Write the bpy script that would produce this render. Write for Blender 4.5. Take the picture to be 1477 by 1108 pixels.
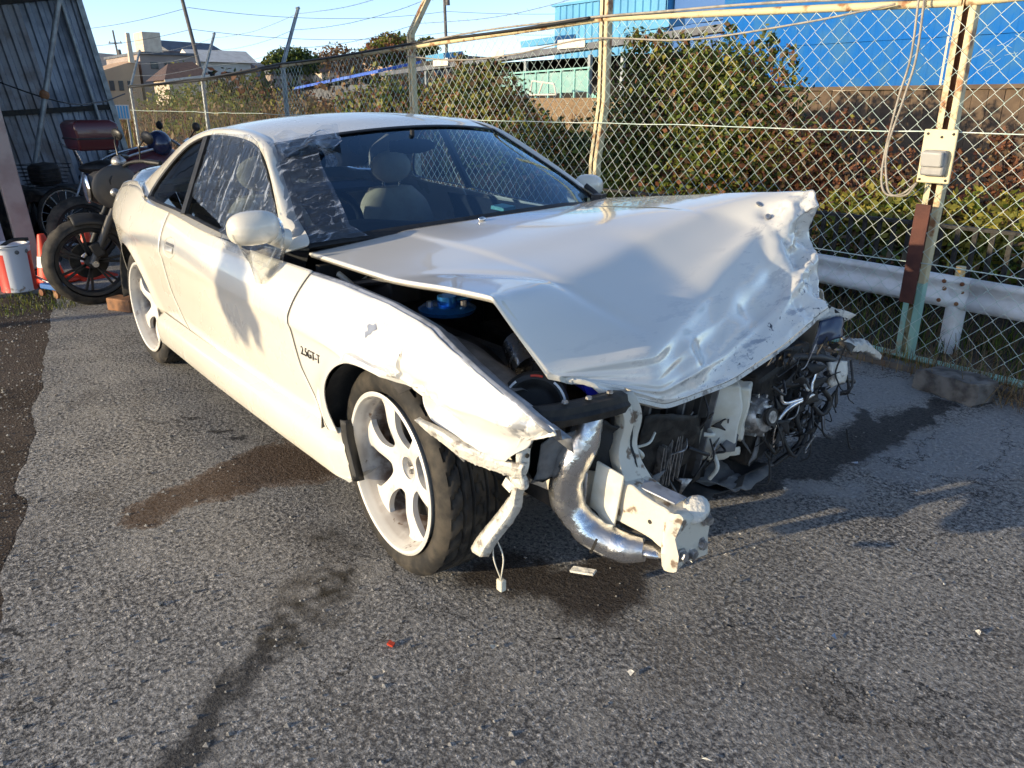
import bpy, bmesh, math, random
import numpy as np
from mathutils import Vector, Matrix, Euler, noise as mnoise

for _o in list(bpy.data.objects):
    bpy.data.objects.remove(_o)
SC = bpy.context.scene
COL = SC.collection
rad = math.radians
RNG = random.Random(7)
NP = np.random.RandomState(11)

# ------------------------------------------------------------------ camera, sky, sun, exposure
cam_d = bpy.data.cameras.new('camera')
cam_d.sensor_fit = 'HORIZONTAL'
cam_d.sensor_width = 36.0
cam_d.lens = 36.0 * 1118.685 / 1477.0
cam_d.clip_start = 0.02
cam_d.clip_end = 3000
cam_o = bpy.data.objects.new('camera', cam_d)
COL.objects.link(cam_o)
_az, _pt = rad(141.171), rad(19.956)
_fw = Vector((math.cos(_az) * math.cos(_pt), math.sin(_az) * math.cos(_pt), -math.sin(_pt)))
cam_o.location = (3.153, -1.850, 1.380)
cam_o.rotation_euler = _fw.to_track_quat('-Z', 'Y').to_euler()
SC.camera = cam_o

SUN_DIR = Vector((0.235, 0.97, -math.tan(rad(10.8)))).normalized()      # the way the light travels
SUN_EL = math.asin(-SUN_DIR.z)
w = bpy.data.worlds.new('World')
SC.world = w
w.use_nodes = True
wn = w.node_tree
wn.nodes.clear()
wo = wn.nodes.new('ShaderNodeOutputWorld')
bg = wn.nodes.new('ShaderNodeBackground')
sky = wn.nodes.new('ShaderNodeTexSky')
sky.sky_type = 'NISHITA'
sky.sun_disc = False
sky.sun_elevation = SUN_EL
sky.sun_rotation = math.atan2(-SUN_DIR.x, -SUN_DIR.y)
sky.air_density = 0.5
sky.dust_density = 0.25
sky.ozone_density = 1.2
bg.inputs['Strength'].default_value = 0.15
tint = wn.nodes.new('ShaderNodeMix')
tint.data_type = 'RGBA'; tint.blend_type = 'MULTIPLY'; tint.inputs[0].default_value = 1.0
tint.inputs[7].default_value = (1.0, 0.925, 0.87, 1.0)      # white balance of the whole sky
wn.links.new(sky.outputs[0], tint.inputs[6])
wn.links.new(tint.outputs[2], bg.inputs['Color'])
wn.links.new(bg.outputs[0], wo.inputs['Surface'])

sun_d = bpy.data.lights.new('sun', 'SUN')
sun_d.energy = 2.3
sun_d.angle = rad(0.55)
sun_d.color = (1.0, 0.83, 0.56)
sun_o = bpy.data.objects.new('sun', sun_d)
sun_o.rotation_euler = SUN_DIR.to_track_quat('-Z', 'Y').to_euler()
sun_o.location = (-3, -12, 6)
COL.objects.link(sun_o)

SC.view_settings.view_transform = 'Standard'
SC.view_settings.look = 'None'
SC.view_settings.exposure = 1.32
SC.view_settings.gamma = 1.0
SC.view_settings.use_curve_mapping = False
SC.render.engine = 'CYCLES'
SC.cycles.max_bounces = 8
SC.cycles.transparent_max_bounces = 24
SC.cycles.use_denoising = True
SC.cycles.denoising_input_passes = 'RGB_ALBEDO_NORMAL'
SC.cycles.denoising_prefilter = 'ACCURATE'

# ------------------------------------------------------------------ small node language
class NT:
    def __init__(self, name):
        self.m = bpy.data.materials.new(name)
        self.m.use_nodes = True
        self.t = self.m.node_tree
        self.t.nodes.clear()
        self.out = self.t.nodes.new('ShaderNodeOutputMaterial')
    def n(self, typ, **kw):
        nd = self.t.nodes.new('ShaderNode' + typ)
        for k, v in kw.items():
            setattr(nd, k, v)
        return nd
    def set(self, sock, v):
        if hasattr(v, 'is_linked') or isinstance(v, bpy.types.NodeSocket):
            self.t.links.new(v, sock)
        else:
            if isinstance(v, (tuple, list)) and len(v) == 3 and sock.type == 'RGBA':
                v = (*v, 1.0)
            sock.default_value = v
    def math(self, op, a, b=0.0, c=None, clamp=False):
        nd = self.n('Math', operation=op, use_clamp=clamp)
        self.set(nd.inputs[0], a); self.set(nd.inputs[1], b)
        if c is not None: self.set(nd.inputs[2], c)
        return nd.outputs[0]
    def vmath(self, op, a, b=(0, 0, 0)):
        nd = self.n('VectorMath', operation=op)
        self.set(nd.inputs[0], a)
        if op == 'SCALE': self.set(nd.inputs['Scale'], b)
        else: self.set(nd.inputs[1], b)
        return nd.outputs['Value'] if op in ('LENGTH', 'DOT_PRODUCT', 'DISTANCE') else nd.outputs['Vector']
    def mix(self, f, a, b, mode='MIX'):
        nd = self.n('Mix', data_type='RGBA', blend_type=mode)
        self.set(nd.inputs[0], f); self.set(nd.inputs[6], a); self.set(nd.inputs[7], b)
        return nd.outputs[2]
    def ramp(self, x, lo, hi, a=0.0, b=1.0, smooth=True):
        nd = self.n('MapRange', interpolation_type='SMOOTHSTEP' if smooth else 'LINEAR')
        self.set(nd.inputs[0], x)
        for i, v in enumerate((lo, hi, a, b)): self.set(nd.inputs[1 + i], v)
        return nd.outputs[0]
    def co(self, kind='Object'):
        return self.n('TexCoord').outputs[kind]
    def noise(self, scale, detail=4.0, vec=None, rough=0.55, out=0, dist=0.0):
        nd = self.n('TexNoise')
        self.set(nd.inputs['Vector'], vec if vec is not None else self.co())
        nd.inputs['Scale'].default_value = scale
        nd.inputs['Detail'].default_value = detail
        nd.inputs['Roughness'].default_value = rough
        nd.inputs['Distortion'].default_value = dist
        return nd.outputs[out]
    def voro(self, scale, vec=None, feature='F1', out='Distance', rnd=1.0):
        nd = self.n('TexVoronoi', feature=feature)
        self.set(nd.inputs['Vector'], vec if vec is not None else self.co())
        nd.inputs['Scale'].default_value = scale
        nd.inputs['Randomness'].default_value = rnd
        return nd.outputs[out]
    def bump(self, h, strength=0.3, dist=0.01, nrm=None):
        nd = self.n('Bump')
        nd.inputs['Strength'].default_value = strength
        nd.inputs['Distance'].default_value = dist
        self.set(nd.inputs['Height'], h)
        if nrm is not None: self.set(nd.inputs['Normal'], nrm)
        return nd.outputs[0]
    def bsdf(self, base, rough=0.5, metal=0.0, nrm=None, coat=0.0, spec=0.5, link=True, **kw):
        nd = self.n('BsdfPrincipled')
        self.set(nd.inputs['Base Color'], base)
        self.set(nd.inputs['Roughness'], rough)
        self.set(nd.inputs['Metallic'], metal)
        nd.inputs['Coat Weight'].default_value = coat
        nd.inputs['Coat Roughness'].default_value = 0.04
        self.set(nd.inputs['Specular IOR Level'], spec)
        if nrm is not None: self.set(nd.inputs['Normal'], nrm)
        for k, v in kw.items(): self.set(nd.inputs[k.replace('_', ' ')], v)
        if link: self.t.links.new(nd.outputs[0], self.out.inputs['Surface'])
        return nd.outputs[0]

def simple(name, c1, c2=None, rough=0.5, metal=0.0, scale=6.0, bump=0.0, bscale=60.0, coat=0.0, lo=0.4, hi=0.65, spec=0.5, bdist=0.004, r2=None):
    """one plain surface with a second tone in noisy patches and a fine relief"""
    k = NT(name)
    col = c1
    rg = rough
    if c2 is not None:
        f = k.ramp(k.noise(scale, 6), lo, hi)
        col = k.mix(f, c1, c2)
        if r2 is not None: rg = k.ramp(f, 0, 1, rough, r2, smooth=False)
    nrm = k.bump(k.noise(bscale, 4), bump, bdist) if bump else None
    k.bsdf(col, rg, metal, nrm, coat, spec)
    return k.m

# ------------------------------------------------------------------ mesh helpers
def put(name, me, mat=None, parent=None):
    o = bpy.data.objects.new(name, me)
    COL.objects.link(o)
    if mat is not None:
        for m in (mat if isinstance(mat, (list, tuple)) else [mat]):
            me.materials.append(m)
    if parent is not None: o.parent = parent
    return o

def mesh(name, v, f, mat=None, parent=None, smooth=True, sharp=38, mi=None):
    me = bpy.data.meshes.new(name)
    me.from_pydata([tuple(map(float, p)) for p in v], [], [tuple(int(i) for i in q) for q in f])
    me.update()
    if mi is not None: me.polygons.foreach_set('material_index', np.array(mi, dtype=np.int32))
    if smooth:
        me.shade_smooth()
        if sharp < 180: me.set_sharp_from_angle(angle=rad(sharp))
    return put(name, me, mat, parent)

def tag(o, label=None, cat=None, group=None, kind=None):
    if label: o['label'] = label
    if cat: o['category'] = cat
    if group: o['group'] = group
    if kind: o['kind'] = kind
    return o

def thing(name, label, cat, loc=(0, 0, 0), rz=0.0, group=None):
    o = bpy.data.objects.new(name, None)
    o.empty_display_size = 0.1
    COL.objects.link(o)
    o.location = loc
    o.rotation_euler = (0, 0, rz)
    return tag(o, label, cat, group)

def copy_tree(o, parent=None):
    c = o.copy()
    COL.objects.link(c)
    if parent is not None: c.parent = parent
    for ch in list(o.children): copy_tree(ch, c)
    return c

def solid(o, t, off=-1.0):
    m = o.modifiers.new('thickness', 'SOLIDIFY')
    m.thickness = t; m.offset = off; m.use_even_offset = False
    return o

def bevel(o, wd, seg=2, ang=40):
    m = o.modifiers.new('bevel', 'BEVEL')
    m.width = wd; m.segments = seg; m.limit_method = 'ANGLE'; m.angle_limit = rad(ang)
    m.harden_normals = False
    return o

def grid_faces(n, m, closed_u=False, closed_v=False):
    F = []
    for i in range(n if closed_u else n - 1):
        for j in range(m if closed_v else m - 1):
            a = i * m + j; b = ((i + 1) % n) * m + j
            c = ((i + 1) % n) * m + (j + 1) % m; d = i * m + (j + 1) % m
            F.append((a, b, c, d))
    return F

def grid(name, P, mat, parent=None, out=None, thick=0.0, smooth=True, sharp=38, keep=None):
    P = np.asarray(P, float)
    n, m = P.shape[:2]
    F = grid_faces(n, m)
    if keep is not None: F = [q for k, q in enumerate(F) if keep[k // (m - 1)][k % (m - 1)]]
    V = P.reshape(-1, 3)
    if out is not None:
        a = np.zeros(3)
        for q in F[:: max(1, len(F) // 200)]:
            a += np.cross(V[q[2]] - V[q[0]], V[q[3]] - V[q[1]])
        if a @ np.asarray(out, float) < 0: F = [q[::-1] for q in F]
    o = mesh(name, V, F, mat, parent, smooth, sharp)
    if thick: solid(o, thick)
    return o

class MB:
    """collects simple shapes into one mesh"""
    def __init__(self): self.v = []; self.f = []; self.mi = []
    def add(self, V, F, m=0):
        k = len(self.v)
        self.v += [tuple(p) for p in V]
        self.f += [tuple(i + k for i in q) for q in F]
        self.mi += [m] * len(F)
        return self
    def box(self, c, s, rot=None, m=0, taper=1.0):
        x, y, z = [q / 2 for q in s]
        t = taper
        V = [(-x, -y, -z), (x, -y, -z), (x, y, -z), (-x, y, -z), (-x * t, -y * t, z), (x * t, -y * t, z), (x * t, y * t, z), (-x * t, y * t, z)]
        R = Euler(rot).to_matrix() if rot is not None else Matrix.Identity(3)
        V = [tuple(R @ Vector(p) + Vector(c)) for p in V]
        return self.add(V, [(0, 3, 2, 1), (4, 5, 6, 7), (0, 1, 5, 4), (1, 2, 6, 5), (2, 3, 7, 6), (3, 0, 4, 7)], m)
    def beam(self, a, b, wd, th, up=(0, 0, 1), m=0):
        a = Vector(a); b = Vector(b); d = (b - a).normalized()
        u = Vector(up); s = d.cross(u)
        if s.length < 1e-4: s = d.cross(Vector((1, 0, 0)))
        s.normalize(); u = s.cross(d).normalized()
        V = []
        for p in (a, b):
            for i, j in ((-1, -1), (1, -1), (1, 1), (-1, 1)):
                V.append(tuple(p + s * (i * wd / 2) + u * (j * th / 2)))
        return self.add(V, [(0, 1, 2, 3), (7, 6, 5, 4), (0, 4, 5, 1), (1, 5, 6, 2), (2, 6, 7, 3), (3, 7, 4, 0)], m)
    def tube(self, pts, r, seg=8, cap=True, m=0, smooth_n=0):
        V, F = tube_geo(pts, r, seg, cap, smooth_n)
        return self.add(V, F, m)
    def lathe(self, prof, seg=24, axis='Z', loc=(0, 0, 0), rot=None, m=0):
        V, F = lathe_geo(prof, seg, axis)
        R = Euler(rot).to_matrix() if rot is not None else Matrix.Identity(3)
        V = [tuple(R @ Vector(p) + Vector(loc)) for p in V]
        return self.add(V, F, m)
    def ell(self, c, r, rot=None, nu=16, nv=10, m=0):
        V = []; F = []
        R = Euler(rot).to_matrix() if rot is not None else Matrix.Identity(3)
        for i in range(nv + 1):
            t = math.pi * i / nv
            for j in range(nu):
                p = 2 * math.pi * j / nu
                V.append(tuple(R @ Vector((r[0] * math.sin(t) * math.cos(p), r[1] * math.sin(t) * math.sin(p), r[2] * math.cos(t))) + Vector(c)))
        for i in range(nv):
            for j in range(nu):
                F.append((i * nu + j, (i + 1) * nu + j, (i + 1) * nu + (j + 1) % nu, i * nu + (j + 1) % nu))
        return self.add(V, F, m)
    def make(self, name, mat, parent=None, smooth=True, sharp=38):
        return mesh(name, self.v, self.f, mat, parent, smooth, sharp, self.mi)

def catmull(pts, n, closed=False):
    """n samples evenly in parameter through the points"""
    P = np.asarray(pts, float)
    k = len(P)
    T = np.linspace(0, k if closed else k - 1, n, endpoint=not closed)
    out = []
    for t in T:
        i = min(int(t), (k - 1 if closed else k - 2)); u = t - i
        g = (lambda j: P[j % k]) if closed else (lambda j: P[min(max(j, 0), k - 1)])
        p0, p1, p2, p3 = g(i - 1), g(i), g(i + 1), g(i + 2)
        if not closed:
            if i == 0: p0 = 2 * p1 - p2
            if i == k - 2: p3 = 2 * p2 - p1
        out.append(0.5 * (2 * p1 + (p2 - p0) * u + (2 * p0 - 5 * p1 + 4 * p2 - p3) * u * u + (3 * p1 - p0 - 3 * p2 + p3) * u ** 3))
    return np.array(out)

def tube_geo(pts, r, seg=8, cap=True, smooth_n=0):
    P = np.asarray(pts, float)
    rr = np.full(len(P), r, float) if np.isscalar(r) else np.asarray(r, float)
    if smooth_n:
        rr = np.interp(np.linspace(0, len(P) - 1, smooth_n), np.arange(len(P)), rr)
        P = catmull(P, smooth_n)
    n = len(P)
    T = np.gradient(P, axis=0)
    T /= np.linalg.norm(T, axis=1)[:, None] + 1e-12
    ref = np.array([0, 0, 1.0]) if abs(T[0][2]) < 0.9 else np.array([1.0, 0, 0])
    u = np.cross(T[0], ref); u /= np.linalg.norm(u)
    V = []
    for i in range(n):
        u = u - T[i] * (u @ T[i]); u /= np.linalg.norm(u) + 1e-12
        v = np.cross(T[i], u)
        for j in range(seg):
            a = 2 * math.pi * j / seg
            V.append(P[i] + rr[i] * (math.cos(a) * u + math.sin(a) * v))
    F = grid_faces(n, seg, closed_v=True)
    if cap:
        F.append(tuple(range(seg)))
        F.append(tuple(range((n - 1) * seg, n * seg))[::-1])
    F = [q[::-1] for q in F]
    return [tuple(p) for p in V], F

def lathe_geo(prof, seg=24, axis='Z'):
    V = []
    for r, h in prof:
        for j in range(seg):
            a = 2 * math.pi * j / seg
            c, s = r * math.cos(a), r * math.sin(a)
            V.append({'Z': (c, s, h), 'Y': (c, h, s), 'X': (h, c, s)}[axis])
    F = grid_faces(len(prof), seg, closed_v=True)
    return V, F

def pch(x, xs, ys):
    """monotone cubic through (xs, ys)"""
    xs = np.asarray(xs, float); ys = np.asarray(ys, float); x = np.asarray(x, float)
    h = np.diff(xs); d = np.diff(ys) / h
    m = np.zeros(len(xs)); m[0], m[-1] = d[0], d[-1]
    for i in range(1, len(xs) - 1):
        if d[i - 1] * d[i] > 0:
            w1, w2 = 2 * h[i] + h[i - 1], h[i] + 2 * h[i - 1]
            m[i] = (w1 + w2) / (w1 / d[i - 1] + w2 / d[i])
    i = np.clip(np.searchsorted(xs, x) - 1, 0, len(xs) - 2)
    t = np.clip((x - xs[i]) / h[i], 0, 1)
    return ys[i] * (1 + 2 * t) * (1 - t) ** 2 + m[i] * h[i] * t * (1 - t) ** 2 + ys[i + 1] * t * t * (3 - 2 * t) + m[i + 1] * h[i] * t * t * (t - 1)

def fbm(p, s=1.0, o=4, seed=0.0):
    return mnoise.fractal(Vector((p[0] * s + seed, p[1] * s - seed, p[2] * s + 0.37 * seed)), 1.0, 2.0, o)

def sst(a, b, x):
    t = np.clip((np.asarray(x, float) - a) / (b - a), 0, 1)
    return t * t * (3 - 2 * t)

def text(name, s, size, mat, parent=None, loc=(0, 0, 0), rot=(0, 0, 0), ext=0.001, shear=0.0):
    c = bpy.data.curves.new(name, 'FONT')
    c.body = s; c.size = size; c.extrude = ext; c.align_x = 'CENTER'; c.align_y = 'CENTER'; c.shear = shear
    o = bpy.data.objects.new(name, c)
    COL.objects.link(o)
    o.location = loc; o.rotation_euler = rot
    c.materials.append(mat)
    if parent is not None: o.parent = parent
    return o

# ------------------------------------------------------------------ materials
def car_paint():
    k = NT('white_paint')
    co = k.co()
    c = k.mix(k.ramp(k.noise(1.3, 3), 0.35, 0.7), (0.755, 0.71, 0.605), (0.785, 0.74, 0.635))
    dirt = k.math('MULTIPLY', k.ramp(k.n('SeparateXYZ').outputs[2], 0, 1), 0.0)
    sep = k.n('SeparateXYZ'); k.t.links.new(co, sep.inputs[0])
    low = k.ramp(sep.outputs[2], 0.55, 0.18)
    g = k.math('MULTIPLY', low, k.ramp(k.noise(7, 6), 0.35, 0.75))
    c = k.mix(k.math('MULTIPLY', g, 0.10), c, (0.36, 0.31, 0.24))
    rg = k.ramp(k.noise(5, 4), 0.3, 0.8, 0.26, 0.32)
    k.bsdf(c, rg, 0.0, None, coat=0.7)
    return k.m

def hood_paint():
    """the same paint with scuffs and bared, scraped metal towards the folded nose"""
    k = NT('scuffed_white_paint')
    co = k.co()
    base = k.mix(k.ramp(k.noise(1.1, 3), 0.35, 0.7), (0.735, 0.71, 0.65), (0.765, 0.74, 0.68))
    at = k.n('Attribute', attribute_name='scrape').outputs['Fac']
    wv = k.n('Mapping'); k.t.links.new(co, wv.inputs['Vector']); wv.inputs['Scale'].default_value = (26, 7, 22)
    streak = k.ramp(k.noise(1.0, 6, wv.outputs[0], 0.68), 0.53, 0.62)
    scr = k.math('MULTIPLY', streak, at)
    c = k.mix(k.math('MULTIPLY', scr, 0.7), base, (0.27, 0.29, 0.33))
    thin = k.ramp(k.noise(21, 7, None, 0.72, dist=1.8), 0.60, 0.635)
    blk = k.math('MULTIPLY', thin, k.ramp(at, 0.25, 0.9))
    c = k.mix(blk, c, (0.035, 0.035, 0.045))
    n1 = k.bump(k.noise(16, 5), k_amt(k, at, 0.0, 0.35), 0.012)
    n = n1
    rg = k.mix(at, (0.16, 0.16, 0.16), (0.42, 0.42, 0.42))
    k.bsdf(c, rg, k.math('MULTIPLY', scr, 0.5), n, coat=0.8)
    return k.m

def k_amt(k, at, a, b):
    return k.ramp(at, 0, 1, a, b)

def bump_dyn(self, h, strength=0.3, dist=0.01, nrm=None):
    nd = self.n('Bump')
    self.set(nd.inputs['Strength'], strength)
    nd.inputs['Distance'].default_value = dist
    self.set(nd.inputs['Height'], h)
    if nrm is not None: self.set(nd.inputs['Normal'], nrm)
    return nd.outputs[0]
NT.bump = bump_dyn

def glass(name, tint, refl=1.45, gcol=(1, 1, 1), rough=0.0):
    k = NT(name)
    tr = k.n('BsdfTransparent'); k.set(tr.inputs[0], tint)
    gl = k.n('BsdfGlossy'); k.set(gl.inputs['Roughness'], rough); k.set(gl.inputs[0], gcol)
    fr = k.n('Fresnel'); fr.inputs[0].default_value = refl
    mx = k.n('MixShader')
    k.t.links.new(fr.outputs[0], mx.inputs[0]); k.t.links.new(tr.outputs[0], mx.inputs[1]); k.t.links.new(gl.outputs[0], mx.inputs[2])
    k.t.links.new(mx.outputs[0], k.out.inputs['Surface'])
    return k.m

def film_mat():
    """thin clear plastic sheet, creased, with whitish wrinkles"""
    k = NT('plastic_film')
    co = k.co()
    mp = k.n('Mapping'); k.t.links.new(co, mp.inputs['Vector']); mp.inputs['Scale'].default_value = (42, 12, 3.2); mp.inputs['Rotation'].default_value = (0, 0.35, 0)
    a = k.noise(1.0, 5, mp.outputs[0], 0.6, dist=0.8)
    b = k.noise(22, 4, None, 0.6, dist=1.0)
    wr = k.math('MAXIMUM', k.ramp(a, 0.56, 0.69), k.math('MULTIPLY', k.ramp(b, 0.585, 0.70), 0.7))
    h = k.math('ADD', a, k.math('MULTIPLY', b, 0.6))
    nrm = k.bump(h, 0.6, 0.008)
    tr = k.n('BsdfTransparent'); k.set(tr.inputs[0], (0.95, 0.97, 0.99))
    gl = k.n('BsdfGlossy'); k.set(gl.inputs['Roughness'], 0.07); k.t.links.new(nrm, gl.inputs['Normal'])
    fr = k.n('Fresnel'); fr.inputs[0].default_value = 1.5; k.t.links.new(nrm, fr.inputs['Normal'])
    m1 = k.n('MixShader')
    k.t.links.new(k.math('MULTIPLY_ADD', fr.outputs[0], 1.2, 0.08), m1.inputs[0])
    k.t.links.new(tr.outputs[0], m1.inputs[1]); k.t.links.new(gl.outputs[0], m1.inputs[2])
    di = k.n('BsdfDiffuse'); k.set(di.inputs[0], (0.74, 0.82, 0.95)); k.t.links.new(nrm, di.inputs['Normal'])
    m2 = k.n('MixShader')
    k.t.links.new(k.math('MULTIPLY_ADD', wr, 0.34, 0.015), m2.inputs[0])
    k.t.links.new(m1.outputs[0], m2.inputs[1]); k.t.links.new(di.outputs[0], m2.inputs[2])
    k.t.links.new(m2.outputs[0], k.out.inputs['Surface'])
    return k.m

def tyre_mat():
    k = NT('tyre_rubber')
    c = k.mix(k.ramp(k.noise(14, 6), 0.35, 0.7), (0.022, 0.021, 0.020), (0.075, 0.064, 0.05))
    k.bsdf(c, 0.72, 0, k.bump(k.noise(240, 3), 0.25, 0.001), spec=0.3)
    return k.m

def rim_mat():
    k = NT('rim_paint')
    f = k.ramp(k.noise(24, 7, None, 0.65), 0.55, 0.68)
    at = k.n('Attribute', attribute_name='rust').outputs['Fac']
    f = k.math('MULTIPLY', f, k.math('MINIMUM', at, 1.0))
    f = k.math('MAXIMUM', f, k.math('MULTIPLY', k.ramp(at, 1.0, 2.0), k.ramp(k.noise(30, 5), 0.3, 0.6, 0.55, 1.0)))
    c = k.mix(f, (0.74, 0.71, 0.65), (0.16, 0.10, 0.07))
    k.bsdf(c, k.ramp(f, 0, 1, 0.32, 0.8), 0, None, coat=0.3)
    return k.m

M = {}
M['paint'] = car_paint()
M['hood'] = hood_paint()
M['glass'] = glass('tinted_glass', (0.52, 0.62, 0.72), 1.6)
M['shield'] = glass('windscreen_glass', (0.52, 0.70, 0.92), 2.2, (0.50, 0.76, 1.0))
M['film'] = film_mat()
M['tyre'] = tyre_mat()
M['rim'] = rim_mat()
M['black'] = simple('black_plastic', (0.012, 0.012, 0.013), (0.03, 0.029, 0.028), 0.42, 0, 9, 0.15, 220, r2=0.7)
M['trim'] = simple('black_rubber', (0.014, 0.014, 0.015), (0.028, 0.028, 0.028), 0.5, 0, 20)
M['dirtyblack'] = simple('grimy_black_metal', (0.012, 0.012, 0.012), (0.055, 0.048, 0.04), 0.55, 0.2, 22, 0.5, 60, r2=0.85)
M['dash'] = simple('dark_interior', (0.012, 0.013, 0.016), (0.02, 0.021, 0.024), 0.7, 0, 30, 0.2, 400)
M['seat'] = simple('tan_seat_cloth', (0.80, 0.64, 0.42), (0.72, 0.56, 0.36), 0.85, 0, 12, 0.3, 300)
M['alu'] = simple('polished_aluminium', (0.80, 0.80, 0.80), (0.55, 0.54, 0.53), 0.20, 1.0, 18, 0.5, 17, r2=0.42, bdist=0.010)
M['steel'] = simple('cast_metal', (0.46, 0.45, 0.44), (0.20, 0.19, 0.18), 0.42, 0.85, 40, 0.4, 90, r2=0.7)
M['cream'] = simple('cream_plastic', (0.78, 0.76, 0.66), (0.66, 0.61, 0.48), 0.45, 0, 9, 0.1, 60)
M['rail'] = simple('chipped_cream_paint', (0.66, 0.61, 0.50), (0.22, 0.16, 0.11), 0.5, 0, 19, 0.6, 60, lo=0.555, hi=0.63, r2=0.8)
M['torn'] = simple('torn_white_plastic', (0.70, 0.67, 0.59), (0.26, 0.23, 0.20), 0.5, 0, 26, 0.8, 50, lo=0.53, hi=0.66, bdist=0.01)
M['grey'] = simple('grey_metal_edge', (0.40, 0.42, 0.46), (0.22, 0.23, 0.25), 0.38, 0.4, 18, 0.3, 60)
M['blue_rubber'] = simple('blue_silicone', (0.03, 0.04, 0.55), None, 0.3, 0)
M['blue_metal'] = simple('blue_anodised', (0.05, 0.28, 0.75), None, 0.25, 0.8)
M['red'] = simple('red_mark', (0.5, 0.05, 0.03), None, 0.5)
M['whitemark'] = simple('white_mark', (0.75, 0.75, 0.75), None, 0.5)
M['badge'] = simple('dark_badge', (0.03, 0.03, 0.03), None, 0.35, 0.3)
M['under'] = simple('underbody_black', (0.025, 0.025, 0.025), (0.06, 0.052, 0.045), 0.8, 0, 12, 0.4, 40)
M['gauze'] = simple('grey_liner', (0.13, 0.13, 0.13), (0.20, 0.195, 0.19), 0.75, 0, 20, 0.4, 60)
M['mirrorglass'] = simple('mirror_glass', (0.8, 0.8, 0.8), None, 0.03, 1.0)
M['ivory'] = simple('ivory_plastic', (0.62, 0.58, 0.42), None, 0.5)
M['teal'] = simple('teal_plastic', (0.18, 0.62, 0.58), None, 0.4)

# ================================================================== the wrecked coupe
CAR = thing('wrecked_coupe', 'white two-door coupe with a crushed nose and crumpled raised bonnet', 'car')
P_X = [-2.34, -2.2, -1.9, -1.5, -1.2, -0.6, 0.0, 0.5, 0.9, 1.3, 1.6, 1.8, 1.95, 2.1]
P_Y = [0.50, 0.68, 0.785, 0.850, 0.875, 0.888, 0.895, 0.893, 0.888, 0.882, 0.856, 0.808, 0.745, 0.64]
A_X = [-2.3, -1.7, -1.1, -0.6, 0.5, 0.9, 1.4, 2.0]
A_Y = [1.7, 1.6, 1.35, 1.3, 1.3, 1.9, 2.6, 2.3]
Z_X = [-2.3, -1.4, -0.5, 0.27, 0.83, 1.2, 1.9]
Z_Y = [0.755, 0.748, 0.731, 0.714, 0.700, 0.684, 0.655]
def crease_z(x): return np.interp(x, Z_X, Z_Y)
def hw(x, z):
    x = np.asarray(x, float); z = np.asarray(z, float)
    zc = crease_z(x)
    up = np.clip(z - zc, 0, None); dn = np.clip(zc - z, 0, None)
    y = pch(x, P_X, P_Y) - np.interp(x, A_X, A_Y) * up ** 1.7 - 0.006 * (1 - np.exp(-dn / 0.012)) - 0.075 * (dn / 0.45) ** 1.8
    for cx, r in ((-1.345, 0.345), (1.29, 0.345)):
        d = np.hypot(x - cx, (z - 0.33))
        y = y + 0.014 * np.exp(-((d - r) / 0.05) ** 2) * (z < zc + 0.02)
    return y

def side_panel(name, xl, xr, zb, zt, side, nx=70, nz=30, mat='paint', xs=None, dent=None, parent=CAR, thick=0.004):
    """a skin panel of the body side. xl(z), xr(z) are its seams, zb(x), zt(x) its lower and upper edges"""
    U = np.linspace(0, 1, nx) if xs is None else xs
    P = np.zeros((nx if xs is None else len(xs), nz, 3))
    x0, x1 = xl(0.7), xr(0.7)
    for i, u in enumerate(U):
        xn = x0 + (x1 - x0) * u
        b, t = float(zb(xn)), float(zt(xn))
        zc = float(crease_z(xn))
        k = int(nz * 0.55)
        if b < zc - 0.02 and t > zc + 0.02:
            zz = np.concatenate([np.linspace(b, zc, k), np.linspace(zc, t, nz - k + 1)[1:]])
        else:
            zz = np.linspace(b, t, nz)
        wl = np.clip(1 - u / 0.3, 0, 1) ** 2; wr = np.clip(1 - (1 - u) / 0.3, 0, 1) ** 2
        xx = np.array([xn + (xl(z) - x0) * wl + (xr(z) - x1) * wr for z in zz])
        P[i, :, 0] = xx; P[i, :, 2] = zz
        P[i, :, 1] = hw(xx, zz)
    if dent is not None: P = dent(P)
    P[:, :, 1] *= side
    return grid(name, P, M[mat], parent, out=(0, side, 0), thick=thick, sharp=26)

RW, FW = -1.345, 1.285
R_ARCH = 0.352
def arch(x, cx, r, zc=0.325):
    d = r * r - (x - cx) ** 2
    return zc + math.sqrt(d) if d > 0 else -9
seam_f = lambda z: float(np.interp(z, [0.24, 0.36, 0.43, 0.56, 0.69, 0.72, 0.87], [1.01, 0.965, 0.925, 0.835, 0.800, 0.790, 0.825]))
seam_r = lambda z: float(np.interp(z, [0.30, 0.40, 0.55, 0.73, 0.95], [-0.44, -0.505, -0.575, -0.61, -0.61]))
belt = lambda x: float(pch(np.clip(x, -1.9, 0.9), [-1.9, -1.6, -1.35, -1.1, -0.96, -0.55, 0.05, 0.6, 0.9], [0.925, 0.955, 0.965, 0.945, 0.928, 0.910, 0.884, 0.876, 0.868]))
fend_top = lambda x: float(np.interp(x, [0.7, 0.8, 1.0, 1.26, 1.48, 1.66, 1.83, 1.96], [0.866, 0.862, 0.858, 0.842, 0.817, 0.770, 0.715, 0.650]))

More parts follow.
